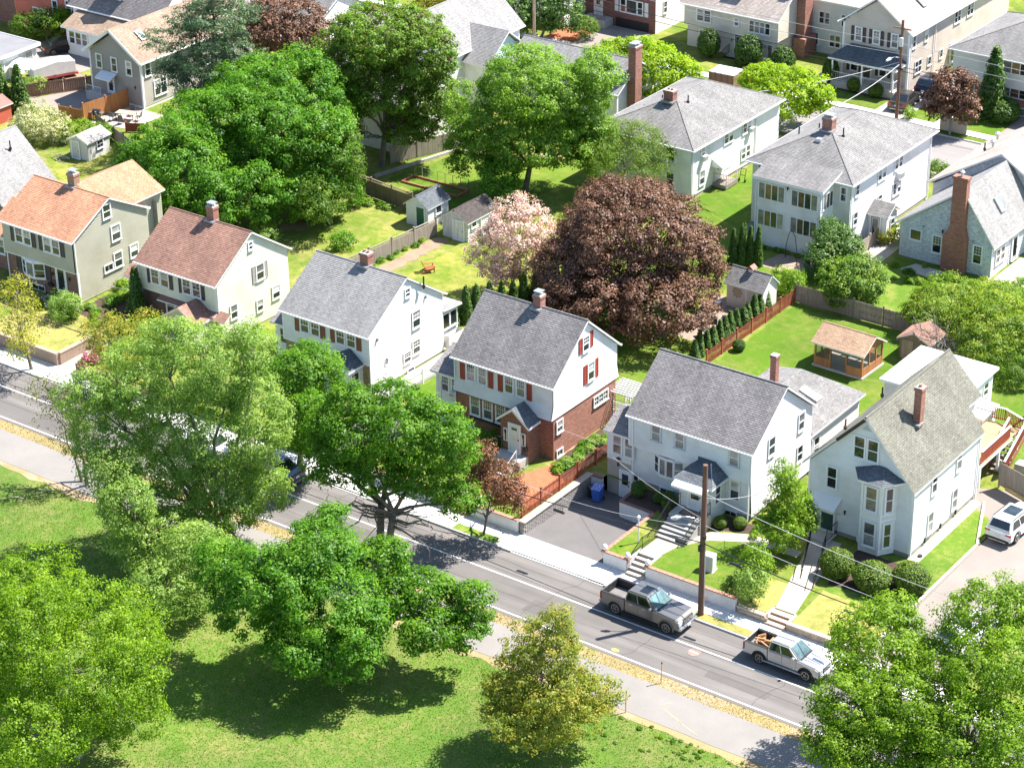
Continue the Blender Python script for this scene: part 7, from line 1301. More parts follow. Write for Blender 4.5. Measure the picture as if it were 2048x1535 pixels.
def car(label, x, y, z, rz, mat, kind='suv', group='parked cars', L=4.7, W=1.88):
    t = thing('parked_car', label, 'car', (x, y, z), rz, group); h = W / 2; f = L / 2; wr = .36 if kind == 'suv' else .32; H = 1.66 if kind == 'suv' else 1.44; zt = 1.03 if kind == 'suv' else .92; fw, rw_ = f - .9, -f + .95
    top = [(-f + .02, .75), (-f + .05, zt), (.9, zt), (1.1, zt), (f - .25, zt - .16), (f - .02, zt - .32)] if kind == 'suv' else [(-f + .02, .7), (-f + .08, zt - .02), (.85, zt), (f - .25, zt - .2), (f - .02, zt - .34)]
    prism_xz(side_prof(-f + .04, f - .04, .3, top, [fw, rw_], wr + .07, wr), -h, h, mat, 'body', t, .09)
    if kind == 'suv': greenhouse(t, mat, -f + .1, 1.25, -f + .5, .35, zt - .03, H, h - .05, h - .23, [(.08, .38), (.41, .62), (.65, .88)], roofglass=(-1.05, .1, .48))
    else: greenhouse(t, mat, -f + .62, 1.2, -f + 1.35, .2, zt - .03, H, h - .05, h - .25, [(.16, .5), (.54, .86)])
    m = MB(); m.box(-f + .25, f - .3, -h + .2, h - .2, .22, .5); m.build('chassis', BLK, t); m = MB(); m.box(-f - .03, -f + .1, -h + .1, h - .1, .3, .46); m.build('rear_bumper', BLK if kind == 'suv' else mat, t, bevel=.03); m = MB(); m.box(-f - .045, -f + .02, -h + .3, h - .3, .3, .34); m.build('bumper_trim', CHROME, t)
    lamps(t, -f + .08, h - .2, zt - .17, .19, .07, .07, RED, 'tail_lamp'); lamps(t, f - .12, h - .22, zt - .36, .2, .08, .08, LAMPG, 'headlight'); mirrors(t, .75, h - .03, zt - .02, mat); plate(t, -f + .0, .66, 1)
    m = MB(); m.box(f - .06, f + .01, -.45, .45, zt - .5, zt - .34); m.build('grille', BLK, t)
    for s in (-1, 1):
        for xx in (-.75, .25): m = MB(); m.box(xx - .09, xx + .09, s * h - .015, s * h + .015, zt - .16, zt - .12); m.build('door_handle', mat, t)
        for xx in (-.95, .1, 1.05): m = MB(); m.box(xx - .006, xx + .006, s * h - .004, s * h + .004, .36, zt - .08); m.build('door_seam', BLK, t)
        if kind == 'suv': m = MB(); m.bar((-f + .6, s * (h - .26), H + .03), (.3, s * (h - .26), H + .03), .04, .04); m.build('roof_rail', BLK, t)
    for cx in (fw, rw_):
        for s in (-1, 1): wheel(t, cx, s * (h - .11), wr, .23, 5)
    return t
car('white SUV with dark glass roof parked beside the tall white house', 11.7, 21.2, .5, R(86), WHITEP); car('white SUV behind the bright green corner tree, red tail lamp showing', 14.75, 8.1, .22, R(84), WHITEP)
car('dark brown saloon on the drive behind the back street pole', -30.0, 86.2, 1.08, R(97), BROWNB, 'sedan'); car('dark blue SUV further up the drive behind the brown saloon', -29.6, 91.2, 1.08, R(91), DBLUE); car('black saloon parked by the flat roofed garage', -107.8, 52.6, 1.02, R(60), BLKP, 'sedan')
car('dark blue saloon in the near lane seen under the maple crown', -33.4, -.35, .0, R(180), DBLUE, 'sedan'); car('white saloon in the near lane half hidden by the green trees', -39.6, -.35, .0, R(180), WHITEP, 'sedan'); car('black saloon in the colonial driveway behind the container', -45.3, 84.4, 1.08, R(90), BLKP, 'sedan'); car('grey saloon on the back street at the very top', -93.0, 79.0, 1.02, R(0), SILVER, 'sedan'); car('dark red saloon at the top edge beyond the copper tree', -101.5, 84.8, 1.05, R(0), paint('dark_red_paint', (.18, .02, .025), .2), 'sedan')
# ------------------------------------------------------------------ trees and plants
BARK = paving('bark', (.17, .145, .12), 3, .35, 14); BARKG = paving('grey_bark', (.22, .20, .18), 3, .3, 14)
L_MAPLE = leafmat('maple_leaf', (.045, .125, .008), (.09, .21, .010), (.18, .31, .018)); L_SILVER = leafmat('silver_leaf', (.13, .22, .045), (.22, .325, .07), (.34, .42, .13)); L_DARK = leafmat('dark_leaf', (.045, .13, .010), (.095, .23, .014), (.18, .32, .024))
L_LIME = leafmat('lime_leaf', (.13, .22, .005), (.22, .33, .008), (.36, .44, .016)); L_BRIGHT = leafmat('spring_leaf', (.08, .16, .008), (.155, .26, .012), (.27, .38, .024)); L_COPPER = leafmat('copper_leaf', (.055, .026, .017), (.125, .062, .037), (.25, .13, .08), .22); L_PINK = leafmat('dogwood_bloom', (.12, .17, .04), (.62, .38, .36), (.74, .58, .55), .2)
L_PEAR = leafmat('orange_tinged_leaf', (.11, .16, .015), (.22, .25, .03), (.42, .31, .06)); L_PINE = leafmat('pine_needle', (.03, .07, .03), (.065, .12, .045), (.13, .18, .07), .15); L_ARB = leafmat('arborvitae_leaf', (.022, .065, .008), (.055, .125, .012), (.12, .19, .02), .15); L_RUST = leafmat('rusty_leaf', (.08, .045, .02), (.17, .075, .035), (.26, .12, .06), .3)
L_YELLOW = leafmat('yellow_green_leaf', (.14, .16, .012), (.26, .26, .022), (.42, .38, .06)); L_BACK = leafmat('backyard_leaf', (.05, .11, .010), (.09, .165, .014), (.16, .24, .03)); L_AZA = leafmat('azalea_bloom', (.05, .10, .03), (.58, .14, .26), (.70, .28, .38), .2); L_CREAM = leafmat('cream_bloom', (.13, .19, .05), (.40, .39, .19), (.66, .62, .42), .25); L_TIPS = leafmat('golden_green_leaf', (.08, .15, .010), (.16, .25, .018), (.34, .36, .05))
def leaf_mesh(name, C, N, RC, per, size, mat, seed, aspect=.62, flat=.65, up=.75, outw=.95, shape=None):
    """clumps of folded leaves; C centres, N outward directions, RC clump radii"""
    r = np.random.default_rng(seed); n = len(C); k = n * per
    ci = np.repeat(np.arange(n), per); d = r.normal(size=(k, 3)); d /= np.linalg.norm(d, axis=1)[:, None]
    rad = r.random(k) ** .45; off = d * rad[:, None] * RC[ci][:, None]; off[:, 2] *= flat; P = C[ci] + off
    nn = d * outw + N[ci] * .5 + np.array([0, 0, up]) + r.normal(size=(k, 3)) * .34; nn /= np.linalg.norm(nn, axis=1)[:, None]
    t = np.cross(nn, r.normal(size=(k, 3))); t /= np.linalg.norm(t, axis=1)[:, None] + 1e-9; b = np.cross(nn, t)
    s = size * (.65 + .7 * r.random(k)); h = (s * .5)[:, None]; w = (s * aspect * .5)[:, None]; f = nn * (s * .14)[:, None]
    V = np.empty((k, 4, 3), np.float32); V[:, 0] = P - t * h; V[:, 1] = P + b * w + f; V[:, 2] = P + t * h - f * .6; V[:, 3] = P - b * w + f
    me = bpy.data.meshes.new(name); me.vertices.add(k * 4); me.vertices.foreach_set('co', V.ravel()); me.loops.add(k * 4); me.loops.foreach_set('vertex_index', np.arange(k * 4, dtype=np.int32)); me.polygons.add(k); me.polygons.foreach_set('loop_start', np.arange(0, k * 4, 4, dtype=np.int32)); me.polygons.foreach_set('loop_total', np.full(k, 4, np.int32))
    cl = r.normal(0, .17, n); tv = np.clip(.48 + cl[ci] + r.normal(0, .17, k), 0, 1).astype(np.float32)
    a = me.attributes.new('tint', 'FLOAT', 'FACE'); a.data.foreach_set('value', tv); me.materials.append(mat); me.update(calc_edges=True); return me
def clumps(blobs, spacing, rng, shell=.8, rc=.55, hang=0.0, cull=.62):
    C, N = [], []
    for i, (x, y, z, r_, rz) in enumerate(blobs):
        A = 4 * math.pi * (((r_ * r_) ** 1.6 + 2 * (r_ * rz) ** 1.6) / 3) ** (1 / 1.6); n = max(6, int(A / spacing ** 2 * 1.15))
        d = rng.normal(size=(n, 3)); d /= np.linalg.norm(d, axis=1)[:, None]; keep = (d[:, 2] > -.75) | (rng.random(n) < .3); d = d[keep]; n = len(d)
        # uneven radius: a few low frequency lobes
        ph = rng.random(3) * 6.28; lob = 1 + .10 * np.sin(3.1 * d[:, 0] + 2.3 * d[:, 1] + ph[0]) + .09 * np.sin(4.3 * d[:, 2] + 3.7 * d[:, 0] + ph[1]) + .07 * np.sin(6.1 * d[:, 1] - 5.2 * d[:, 2] + ph[2])
        f = np.where(rng.random(n) < shell, 1 - np.abs(rng.normal(0, .09, n)), .35 + .55 * rng.random(n)) * lob
        p = d * f[:, None] * np.array([r_, r_, rz]) + np.array([x, y, z]); ok = np.ones(n, bool)
        for j, (x2, y2, z2, r2, rz2) in enumerate(blobs):
            if j != i: ok &= (((p - np.array([x2, y2, z2])) / np.array([r2, r2, rz2])) ** 2).sum(1) > cull ** 2
        C.append(p[ok]); N.append(d[ok])
    C = np.vstack(C); N = np.vstack(N); return C, N, rc * (.65 + .7 * rng.random(len(C)))
def limb(m, a, b, r0, r1, rng, n=4, wob=.12, sides=6):
    a, b = np.array(a, float), np.array(b, float); l = np.linalg.norm(b - a); pts = []
    for i in range(n + 1):
        t = i / n; q = a + (b - a) * t; q[2] += l * .10 * math.sin(t * math.pi) * (.5)
        if 0 < i < n: q += rng.normal(0, wob * l * .25, 3)
        pts.append(tuple(q))
    m.tube(pts, [r0 + (r1 - r0) * i / n for i in range(n + 1)], sides); return pts
TN = [0]
def tree(label, base, blobs, mat, size=.2, spacing=.62, per=42, rc=.55, trunk=.22, name='tree', cat='tree', group=None, bark=None, seed=None, shell=.8, aspect=.62, flat=.65, fork=.4, dead=0, twigs=5, up=.75, outw=.95, cull=.62, stems=1, tint=None):
    TN[0] += 1; seed = seed or TN[0] * 13; rng = np.random.default_rng(seed); bx, by, bz = base; t = thing(name, label, cat, base, 0, group)
    B = [(x - bx, y - by, z - bz, r, rz) for x, y, z, r, rz in blobs]; C, N, RCs = clumps(B, spacing, rng, shell, rc, cull=cull)
    keep = C[:, 2] > .25; C, N, RCs = C[keep], N[keep], RCs[keep]
    if trunk:
        m = MB(); cen = np.average(np.array([b[:3] for b in B]), axis=0, weights=[b[3] ** 2 for b in B]); low = min(b[2] - b[4] for b in B); fz = max(.8, min(cen[2] * fork, max(low + .6, 1.0)))
        for s in range(stems):
            o = (np.array([0, 0, 0.]) if stems == 1 else np.array([.35 * math.cos(s * 2.6), .35 * math.sin(s * 2.6), 0])); f = np.array([cen[0] * .35 + o[0] * 2, cen[1] * .35 + o[1] * 2, fz]); m.tube([tuple(o + [0, 0, -.3]), tuple(o + [0, 0, .1]), tuple(o + (f - o) * .5), tuple(f)], [trunk * 1.35, trunk * 1.1, trunk * .92, trunk * .8], 8)
            for i, b in enumerate(B):
                if i % stems != s: continue
                tgt = np.array(b[:3]) - [0, 0, b[4] * .2]; pts = limb(m, f, tgt, trunk * .5, trunk * .16, rng); idx = np.argsort(np.linalg.norm(C - tgt, axis=1)); sel = idx[(rng.random(twigs) * min(len(idx), 160)).astype(int)]
                for q in sel: limb(m, pts[-2] if rng.random() < .5 else pts[-1], C[q], trunk * .16, .012, rng, 3, .12, 5)
            for i in range(dead):
                a = rng.random() * 6.28; st = f * (.7 + .3 * rng.random()); e = st + np.array([math.cos(a), math.sin(a), rng.uniform(-.1, .45)]) * rng.uniform(2.2, 4.2); pts = limb(m, st, e, .09, .02, rng, 5, .2, 5)
                for q in range(4): p = np.array(pts[2 + q % 4]); limb(m, p, p + rng.normal(0, .55, 3) + [0, 0, .1], .03, .008, rng, 3, .2, 4)
        m.build('trunk', bark or BARK, t, smooth=True)
    place('crown', leaf_mesh('crown', C, N, RCs, per, size, mat, seed + 1, aspect, flat, up, outw), t); return t

tree('big green maple with two bare grey trunks beside the road', (-20.29, -4.6, .0), [(-21.92, -5.22, 9.05, 2.51, 2.59), (-19.62, -3.53, 9.9, 2.98, 2.28), (-17.38, -1.88, 8.43, 2.2, 2.52), (-23.14, -6.12, 6.92, 1.52, 1.4), (-20.73, -4.34, 6.9, 2.0, 1.5), (-18.21, -2.48, 6.2, 2.2, 1.5), (-16.58, -1.28, 4.25, 1.4, 1.2), (-21.82, -5.15, 11.5, 1.3, .9)], L_MAPLE, .175, .66, 64, rc=.55, trunk=.27, bark=BARK, stems=2, dead=9, fork=.5, group='street trees between road and park')
tree('dark green low maple whose crown hangs over the park lawn', (-14.6, -16.6, .0), [(-15.49, -15.82, 7.8, 2.48, 1.5), (-16.87, -18.11, 6.6, 2.76, 2.2), (-13.74, -17.61, 5.6, 3.1, 2.23), (-11.84, -18.1, 3.4, 1.87, 1.5), (-18.46, -19.3, 5.2, 2.04, 1.86), (-14.23, -19.2, 3.8, 2.5, 1.42), (-21.0, -18.24, 6.2, 1.7, 1.63), (-11.85, -16.6, 5.0, 1.5, 1.44), (-16.77, -13.6, 7.9, 1.5, 1.3)], L_DARK, .185, .72, 70, rc=.58, trunk=.3, group='park trees')
tree('green maple with long low limb reaching right over the path', (-14.9, -11.6, .0), [(-13.64, -12.62, 6.3, 1.7, 1.3), (-10.55, -12.33, 5.2, 1.9, 1.0), (-7.98, -11.37, 4.6, 1.35, 1.5), (-8.93, -14.2, 4.0, 1.6, 1.1), (-7.4, -12.66, 3.6, 1.2, .98), (-11.69, -13.5, 5.0, 1.45, 1.1)], L_MAPLE, .19, .52, 40, rc=.48, trunk=.22, group='park trees', cull=.5)
tree('tall grey green silver maple, the largest crown left of the road', (-29.2, -8.9, 0), [(-29.67, -9.21, 13.4, 3.28, 2.3), (-32.76, -11.49, 12.4, 2.98, 2.37), (-34.91, -13.07, 9.08, 2.69, 2.49), (-30.48, -9.8, 8.63, 3.65, 3.44), (-27.65, -7.72, 8.94, 2.38, 3.9), (-33.07, -11.71, 4.6, 3.3, 2.9), (-29.49, -9.07, 3.7, 3.0, 2.6), (-27.39, -7.53, 4.3, 1.7, 2.0), (-27.59, -7.68, 14.6, 1.55, 1.35), (-36.15, -13.98, 11.25, 1.8, 1.53), (-31.76, -10.75, 15.3, 1.7, 1.1)], L_SILVER, .175, .68, 54, rc=.56, trunk=.3, stems=2, shell=.8, fork=.35, aspect=.5, twigs=9, up=.4, outw=.8, bark=BARKG, group='street trees between road and park')
tree('grey green lower tree leaning over the shaded lawn', (-29.5, -14.5, 0), [(-30.04, -14.97, 3.4, 2.67, 1.84), (-25.6, -15.8, 4.0, 2.29, 2.1), (-25.8, -18.4, 3.0, 2.2, 1.67), (-30.71, -16.5, 6.3, 1.9, 1.85), (-32.8, -15.56, 7.8, 1.71, 1.71)], L_SILVER, .19, .6, 38, trunk=.2, shell=.75, aspect=.5, twigs=8, group='park trees')
tree('thin open tree with sparse yellow green leaves over the path at the left', (-43.3, -8.6, 0), [(-43.13, -9.0, 4.0, 1.6, 2.0), (-44.27, -9.4, 6.5, 1.8, 1.4), (-45.68, -8.88, 7.0, 1.3, .9), (-41.8, -8.4, 2.4, 1.2, 1.2)], leafmat('sparse_leaf', (.08, .10, .025), (.14, .16, .035), (.22, .2, .06)), .16, .8, 14, rc=.6, trunk=.13, shell=.5, stems=2, twigs=14, group='street trees between road and park')
tree('bright green young maple on the sidewalk before the white clapboard house', (-32.5, 1.5, .1), [(-32.52, 2.57, 6.0, 2.5, 2.7), (-30.4, -.2, 5.0, 2.0, 2.2), (-33.52, 4.6, 6.8, 1.39, 1.39), (-30.9, .9, 3.6, 1.5, 1.2)], L_MAPLE, .19, .56, 42, trunk=.2, group='street trees along the sidewalk')
tree('yellow green open tree at the left edge before the orange roofed house', (-58.9, 1.4, .1), [(-59.2, 1.0, 4.5, 2.0, 2.3), (-61.4, 3.0, 5.5, 1.32, 1.07), (-57.3, -.8, 3.5, 1.2, 1.3)], L_YELLOW, .16, .72, 18, rc=.55, trunk=.13, shell=.55, twigs=10, group='street trees along the sidewalk')
tree('yellow green tree with bronze young leaves beside the dry lawn', (-51.0, 3.9, 1.0), [(-50.1, 2.86, 4.0, 2.73, 1.76), (-52.02, 2.6, 4.5, 1.64, 1.41), (-50.94, 6.0, 4.2, 1.3, 1.3)], L_PEAR, .16, .62, 26, trunk=.15, shell=.65, twigs=8, group='street trees along the sidewalk')
tree('bright yellow green tree filling the bottom left corner', (-21.1, -30.9, 0), [(-21.13, -30.97, 6.5, 5.0, 4.8), (-26.4, -28.45, 7.5, 3.13, 2.58), (-17.9, -30.17, 5.0, 2.34, 3.0), (-19.34, -35.15, 5.0, 3.22, 2.15), (-20.5, -26.6, 5.5, 1.9, 1.9), (-25.5, -33, 5.5, 3, 2.6), (-22, -33, 9.2, 2.8, 2.0)], L_BRIGHT, .15, .7, 62, rc=.56, trunk=.3, shell=.62, twigs=12, up=.35, outw=.85, bark=BARKG, group='park trees')
tree('small conical tree with orange tinged leaves on the park lawn', (-.1, -15.3, 0), [(-.29, -14.8, 6.6, 2.1, 1.5), (.03, -15.3, 5.0, 3.0, 1.3), (.48, -15.7, 3.5, 3.5, 1.4), (.5, -14.5, 8.2, .85, 1.0), (2.4, -13.2, 3.6, 1.4, .7), (-1.2, -16.5, 3.6, 1.7, 1.1), (.4, -15.6, 2.3, 2.4, .8)], L_PEAR, .16, .56, 34, rc=.42, trunk=.14, shell=.72, twigs=12, aspect=.55, cull=.4, group='park trees')
tree('bright green corner tree nearest the silver pickup', (17.0, -6.0, 0), [(15.21, -4.68, 7.0, 2.88, 1.97), (15.7, -8.26, 5.6, 2.43, 1.9), (19.0, -7.76, 6.0, 2.66, 2.4), (16.36, -10.3, 4.2, 2.0, 1.48), (14.91, -2.78, 8.0, 1.25, 1.07), (17.95, -9.4, 3.8, 2.9, 1.3), (18.65, -4.86, 6.8, 1.89, 1.54)], L_BRIGHT, .165, .64, 60, rc=.52, trunk=.22, shell=.75, twigs=9, cull=.5, group='street trees between road and park')
tree('bright green tree at the bottom right corner with dark forked trunk', (21.4, -5.9, 0), [(20.11, -2.21, 9.3, 2.16, 2.16), (22.58, -5.36, 8.3, 2.6, 2.5), (22.39, -8.13, 6.0, 2.88, 1.83), (21.21, -.64, 10.0, 1.35, 1.35), (21.81, -8.96, 4.2, 2.6, 1.2), (24.76, -7.85, 6.5, 1.9, 2.1), (24.5, -3, 8.5, 2, 2)], L_BRIGHT, .16, .66, 56, rc=.52, trunk=.22, shell=.7, twigs=12, cull=.5, stems=2, dead=3, group='street trees between road and park')
tree('large domed copper beech in the middle of the back yards', (-25.6, 33, 1), [(-25.6, 32.96, 7.2, 5.5, 4.5), (-25.97, 27.7, 4.5, 3.3, 2.8), (-21.2, 29.92, 4.5, 3.5, 2.3), (-22.6, 36.3, 5.0, 2.4, 3.3), (-31.6, 35.17, 5.5, 2.6, 3.0), (-28.49, 36.9, 8.6, 3.2, 1.8), (-29.5, 30.2, 5, 2.8, 2.8), (-23.0, 31.5, 9.0, 2.8, 1.9)], L_COPPER, .2, .78, 74, rc=.66, trunk=.45, shell=.88, twigs=3, group='back yard trees')
tree('pink flowering dogwood beside the copper beech', (-35.0, 31.4, 1), [(-35.17, 31.32, 7.0, 2.7, 2.2), (-36.76, 30.15, 4.9, 2.1, 2.2), (-34.09, 32.11, 4.2, 1.6, 1.7), (-36.3, 30.36, 3.0, 1.5, 1.1)], L_PINK, .16, .56, 34, rc=.45, trunk=.14, shell=.7, twigs=8, up=.9, group='back yard trees')
tree('dark green maple nearest the orange roofed house', (-67.0, 26.9, 1), [(-65.77, 25.8, 6.02, 4.1, 4.6), (-66.59, 31.47, 7.8, 4.2, 3.96), (-71.36, 27.02, 5.02, 2.04, 3.6), (-62.27, 25.81, 4.6, 2.68, 2.68), (-60.2, 28.0, 5.0, 2.47, 2.47)], L_DARK, .215, .8, 72, rc=.68, trunk=.4, shell=.88, twigs=3, group='back yard trees')
tree('huge dark green maple behind the brown roofed house, rounded crown', (-63.6, 36.6, 1), [(-64.67, 37.03, 8.5, 5.8, 4.6), (-59.11, 34.3, 6.3, 3.9, 4.6), (-64.57, 43.0, 7.0, 3.5, 3.8), (-70.06, 39.27, 9.0, 3.07, 2.5), (-58.83, 31.4, 4.2, 2.8, 2.4), (-62, 33, 9, 3, 2.4)], L_DARK, .215, .82, 72, rc=.7, trunk=.45, shell=.88, twigs=3, group='back yard trees')
tree('lighter green small tree growing against the huge dark maple', (-56.6, 33.6, 1), [(-56.6, 34.9, 6.0, 2.4, 3.0), (-55.6, 31.0, 4.2, 2.0, 1.9), (-57.8, 37.0, 7.3, 1.7, 2.2)], L_BACK, .18, .56, 32, trunk=.14, group='back yard trees')
tree('grey green pine with layered open branches beside the taupe house', (-75.8, 40.4, 1), [(-75.19, 40.87, 14.0, 4.2, 1.0), (-76.9, 40.0, 12.0, 4.4, .8), (-74.6, 40.9, 10.0, 4.4, .8), (-77.4, 40.4, 8.2, 4.2, .8), (-75.4, 39.6, 6.4, 3.6, .8), (-80.3, 40.2, 8.6, 1.6, .7), (-75.4, 40.8, 15.6, 2.4, 1.4)], L_PINE, .30, .86, 40, rc=.6, trunk=.3, shell=.5, aspect=.24, flat=.35, cull=.2, twigs=10, group='back yard trees')
tree('copper leaved tree behind the pine at the top', (-82.6, 57.9, 1), [(-82.65, 57.86, 7.0, 4.1, 2.8), (-79.6, 58.12, 5.0, 2.2, 2.2), (-85.5, 57.5, 6, 2.6, 2.4)], L_COPPER, .24, .7, 38, rc=.62, trunk=.25, group='back yard trees')
tree('tall green tree with dark twisting trunk and bronze lower leaves', (-61.3, 46.3, 1), [(-60.66, 46.74, 13.6, 4.9, 2.1), (-58.1, 48.62, 11.4, 3.05, 2.7), (-63.02, 45.0, 11.3, 3.05, 2.8), (-57.51, 49.06, 7.2, 2.4, 3.0), (-60.49, 46.86, 8.6, 4.0, 2.5), (-63.67, 44.52, 8.0, 2.4, 2.1), (-59.19, 47.82, 4.6, 2.5, 1.2)], leafmat('mixed_bronze_leaf', (.13, .075, .03), (.12, .22, .02), (.2, .31, .04)), .22, .66, 44, rc=.58, trunk=.28, shell=.7, twigs=9, dead=4, fork=.55, cull=.5, group='back yard trees')
tree('tall light green open tree between the rear yards', (-47.0, 48.3, 1), [(-46.56, 48.61, 11.2, 4.66, 2.65), (-49.33, 46.57, 8.1, 3.41, 3.3), (-43.66, 50.75, 9.5, 3.4, 3.1), (-45.9, 49.09, 6.2, 4.7, 2.5), (-42.13, 51.88, 12.0, 2.32, 1.77), (-42.45, 51.64, 5.91, 2.57, 2.5), (-50.75, 45.52, 5.15, 1.93, 2.2)], leafmat('light_leaf', (.09, .18, .018), (.17, .29, .028), (.28, .39, .06)), .2, .64, 44, rc=.56, trunk=.28, shell=.74, twigs=9, cull=.5, group='back yard trees')
tree('feathery yellow green tree in front of the hip roofed house', (-39.6, 52.6, 1), [(-39.32, 52.35, 5.0, 4.5, 2.3), (-38.78, 54.2, 5.4, 2.4, 2.0), (-41.62, 51.93, 6.0, 2.5, 2.0)], leafmat('feathery_leaf', (.06, .12, .012), (.12, .19, .018), (.21, .27, .04)), .2, .6, 30, rc=.6, trunk=.18, shell=.7, aspect=.3, twigs=9, group='back yard trees')
tree('dark rounded small tree beside the white shed', (-46.9, 44.7, 1), [(-46.94, 44.66, 3.6, 1.75, 2.2)], L_DARK, .18, .5, 40, trunk=.12, group='back yard trees')
tree('lime green tree on the back street before the brick fronted house', (-49.5, 71.0, 1), [(-49.3, 72.5, 4.7, 3.5, 2.4), (-53.6, 72.7, 5.0, 2.8, 1.6), (-47.0, 73.2, 4.3, 2.1, 1.8), (-51.6, 73.4, 6.0, 1.9, 1.2)], L_LIME, .25, .74, 44, rc=.58, trunk=.2, bark=BARKG, group='lime green street trees')
tree('lime green tree between the two hip roofed houses', (-36.3, 73.2, 1), [(-36.41, 74.4, 4.7, 4.0, 2.3), (-38.99, 74.4, 4.8, 2.3, 1.7), (-34.13, 75.6, 4.2, 2.0, 1.9)], L_LIME, .25, .74, 44, rc=.58, trunk=.2, bark=BARKG, group='lime green street trees')
tree('small copper leaved tree by the back street sidewalk', (-23.1, 81.7, 1), [(-23.1, 81.6, 5.2, 2.0, 2.2), (-23.93, 80.99, 3.92, 1.37, 1.37), (-22.07, 82.36, 3.6, 1.3, 1.3)], L_COPPER, .24, .6, 34, trunk=.12, bark=BARKG, group='lime green street trees')
tree('spreading golden green maple behind the stockade fence at the right', (-3.5, 44.2, 1), [(-4.8, 44.62, 3.5, 3.1, 1.5), (-.43, 42.9, 3.5, 3.0, 1.9), (-5.6, 43.2, 3.0, 2.3, 1.3), (-2.41, 46.8, 3.5, 2.2, 1.5), (0.2, 40.4, 3.0, 2.1, 1.2), (2.6, 44.4, 3.4, 2.4, 1.5)], L_TIPS, .16, .55, 36, rc=.5, trunk=.2, flat=.4, up=1.0, shell=.75, group='back yard trees')
tree('slender young green tree beside the tall white house', (1.15, 10.3, .9), [(.72, 9.99, 6.0, .95, 1.3), (1.22, 10.36, 4.1, 1.3, 1.6), (1.21, 9.2, 2.7, 1.3, 1.1), (1.9, 10.86, 3.1, .9, 1.1), (.1, 9.53, 3.4, .8, 1.0)], L_BRIGHT, .15, .46, 30, rc=.4, trunk=.09, shell=.65, twigs=8, cull=.4, group='front yard trees')
tree('thin japanese maple with rusty red leaves before the brick house', (-16.6, 1.45, .12), [(-15.5, 1.6, 4.7, 1.7, 1.1), (-16.38, 1.3, 6.4, .8, .9), (-14.9, 1.9, 3.5, 1.4, 1.0), (-16.5, 1.2, 4.5, 1.1, 1.1), (-17.6, 1.6, 5.2, .8, .7)], L_RUST, .15, .5, 22, rc=.4, trunk=.09, shell=.55, twigs=14, cull=.3, dead=3, group='street trees along the sidewalk')
tree('dark clipped yew behind the other by the porch house', (-17.1, 49.0, 1), [(-17.11, 49.12, 3.3, 2.0, 1.95), (-17.28, 47.3, 2.7, 1.35, 1.35), (-15.7, 48.75, 2.9, 1.35, 1.6)], L_ARB, .17, .46, 34, rc=.42, trunk=.15, up=1.2, group='round evergreens behind the stockade fence')
tree('rounded bright tipped yew nearest the stockade fence', (-13.0, 44.5, 1), [(-13.05, 44.64, 3.1, 2.4, 1.85), (-13.29, 43.3, 2.6, 1.35, 1.35), (-11.9, 44.7, 2.45, 1.3, 1.1)], leafmat('yew_leaf', (.045, .11, .008), (.10, .19, .014), (.22, .30, .025), .35), .17, .46, 34, rc=.42, trunk=.15, up=1.2, group='round evergreens behind the stockade fence')
tree('dark green tree at the top edge between the pole and the brick fronted house', (-69.9, 83.0, 1), [(-69.9, 83.1, 4.0, 2.0, 2.3), (-67.6, 83.9, 4.0, 2.0, 2.3)], L_ARB, .22, .62, 34, trunk=.15, group='trees beyond the back street'); tree('dark cedar beside the top of the back street', (-71.8, 80.6, 1), [(-71.8, 80.7, 4.2, 1.9, 3.0)], L_ARB, .22, .62, 34, trunk=.15, group='trees beyond the back street')
tree('golden green evergreen before the mint green house', (-76.0, 76.8, 1), [(-76.04, 76.8, 4.2, 2.2, 1.9), (-77.65, 78.85, 4.0, 1.8, 1.5), (-79.4, 76.8, 4.4, 2.0, 1.5)], leafmat('golden_leaf', (.12, .13, .01), (.22, .21, .02), (.36, .31, .05)), .2, .6, 34, trunk=.15, group='trees beyond the back street'); tree('mid green tree at the top edge beside the shuttered house', (-43.2, 103, 1), [(-43.4, 102.5, 4.2, 2.4, 2.4), (-41.5, 105, 4, 2.2, 2.2)], L_BACK, .22, .66, 34, trunk=.15, group='trees beyond the back street')
tree('green tree on the red house side at the upper left', (-111.8, 54.0, 1), [(-111.8, 54.0, 2.9, 1.7, 1.5), (-113.6, 53.0, 2.7, 1.5, 1.3)], L_BACK, .18, .55, 34, trunk=.12, group='shrubs by the red house'); tree('leafy vine covered bush between the red and the dormer house', (-109.6, 55.0, 1), [(-109.9, 54.6, 2.9, 1.5, 1.6)], L_BRIGHT, .18, .55, 34, trunk=.1, group='shrubs by the red house')
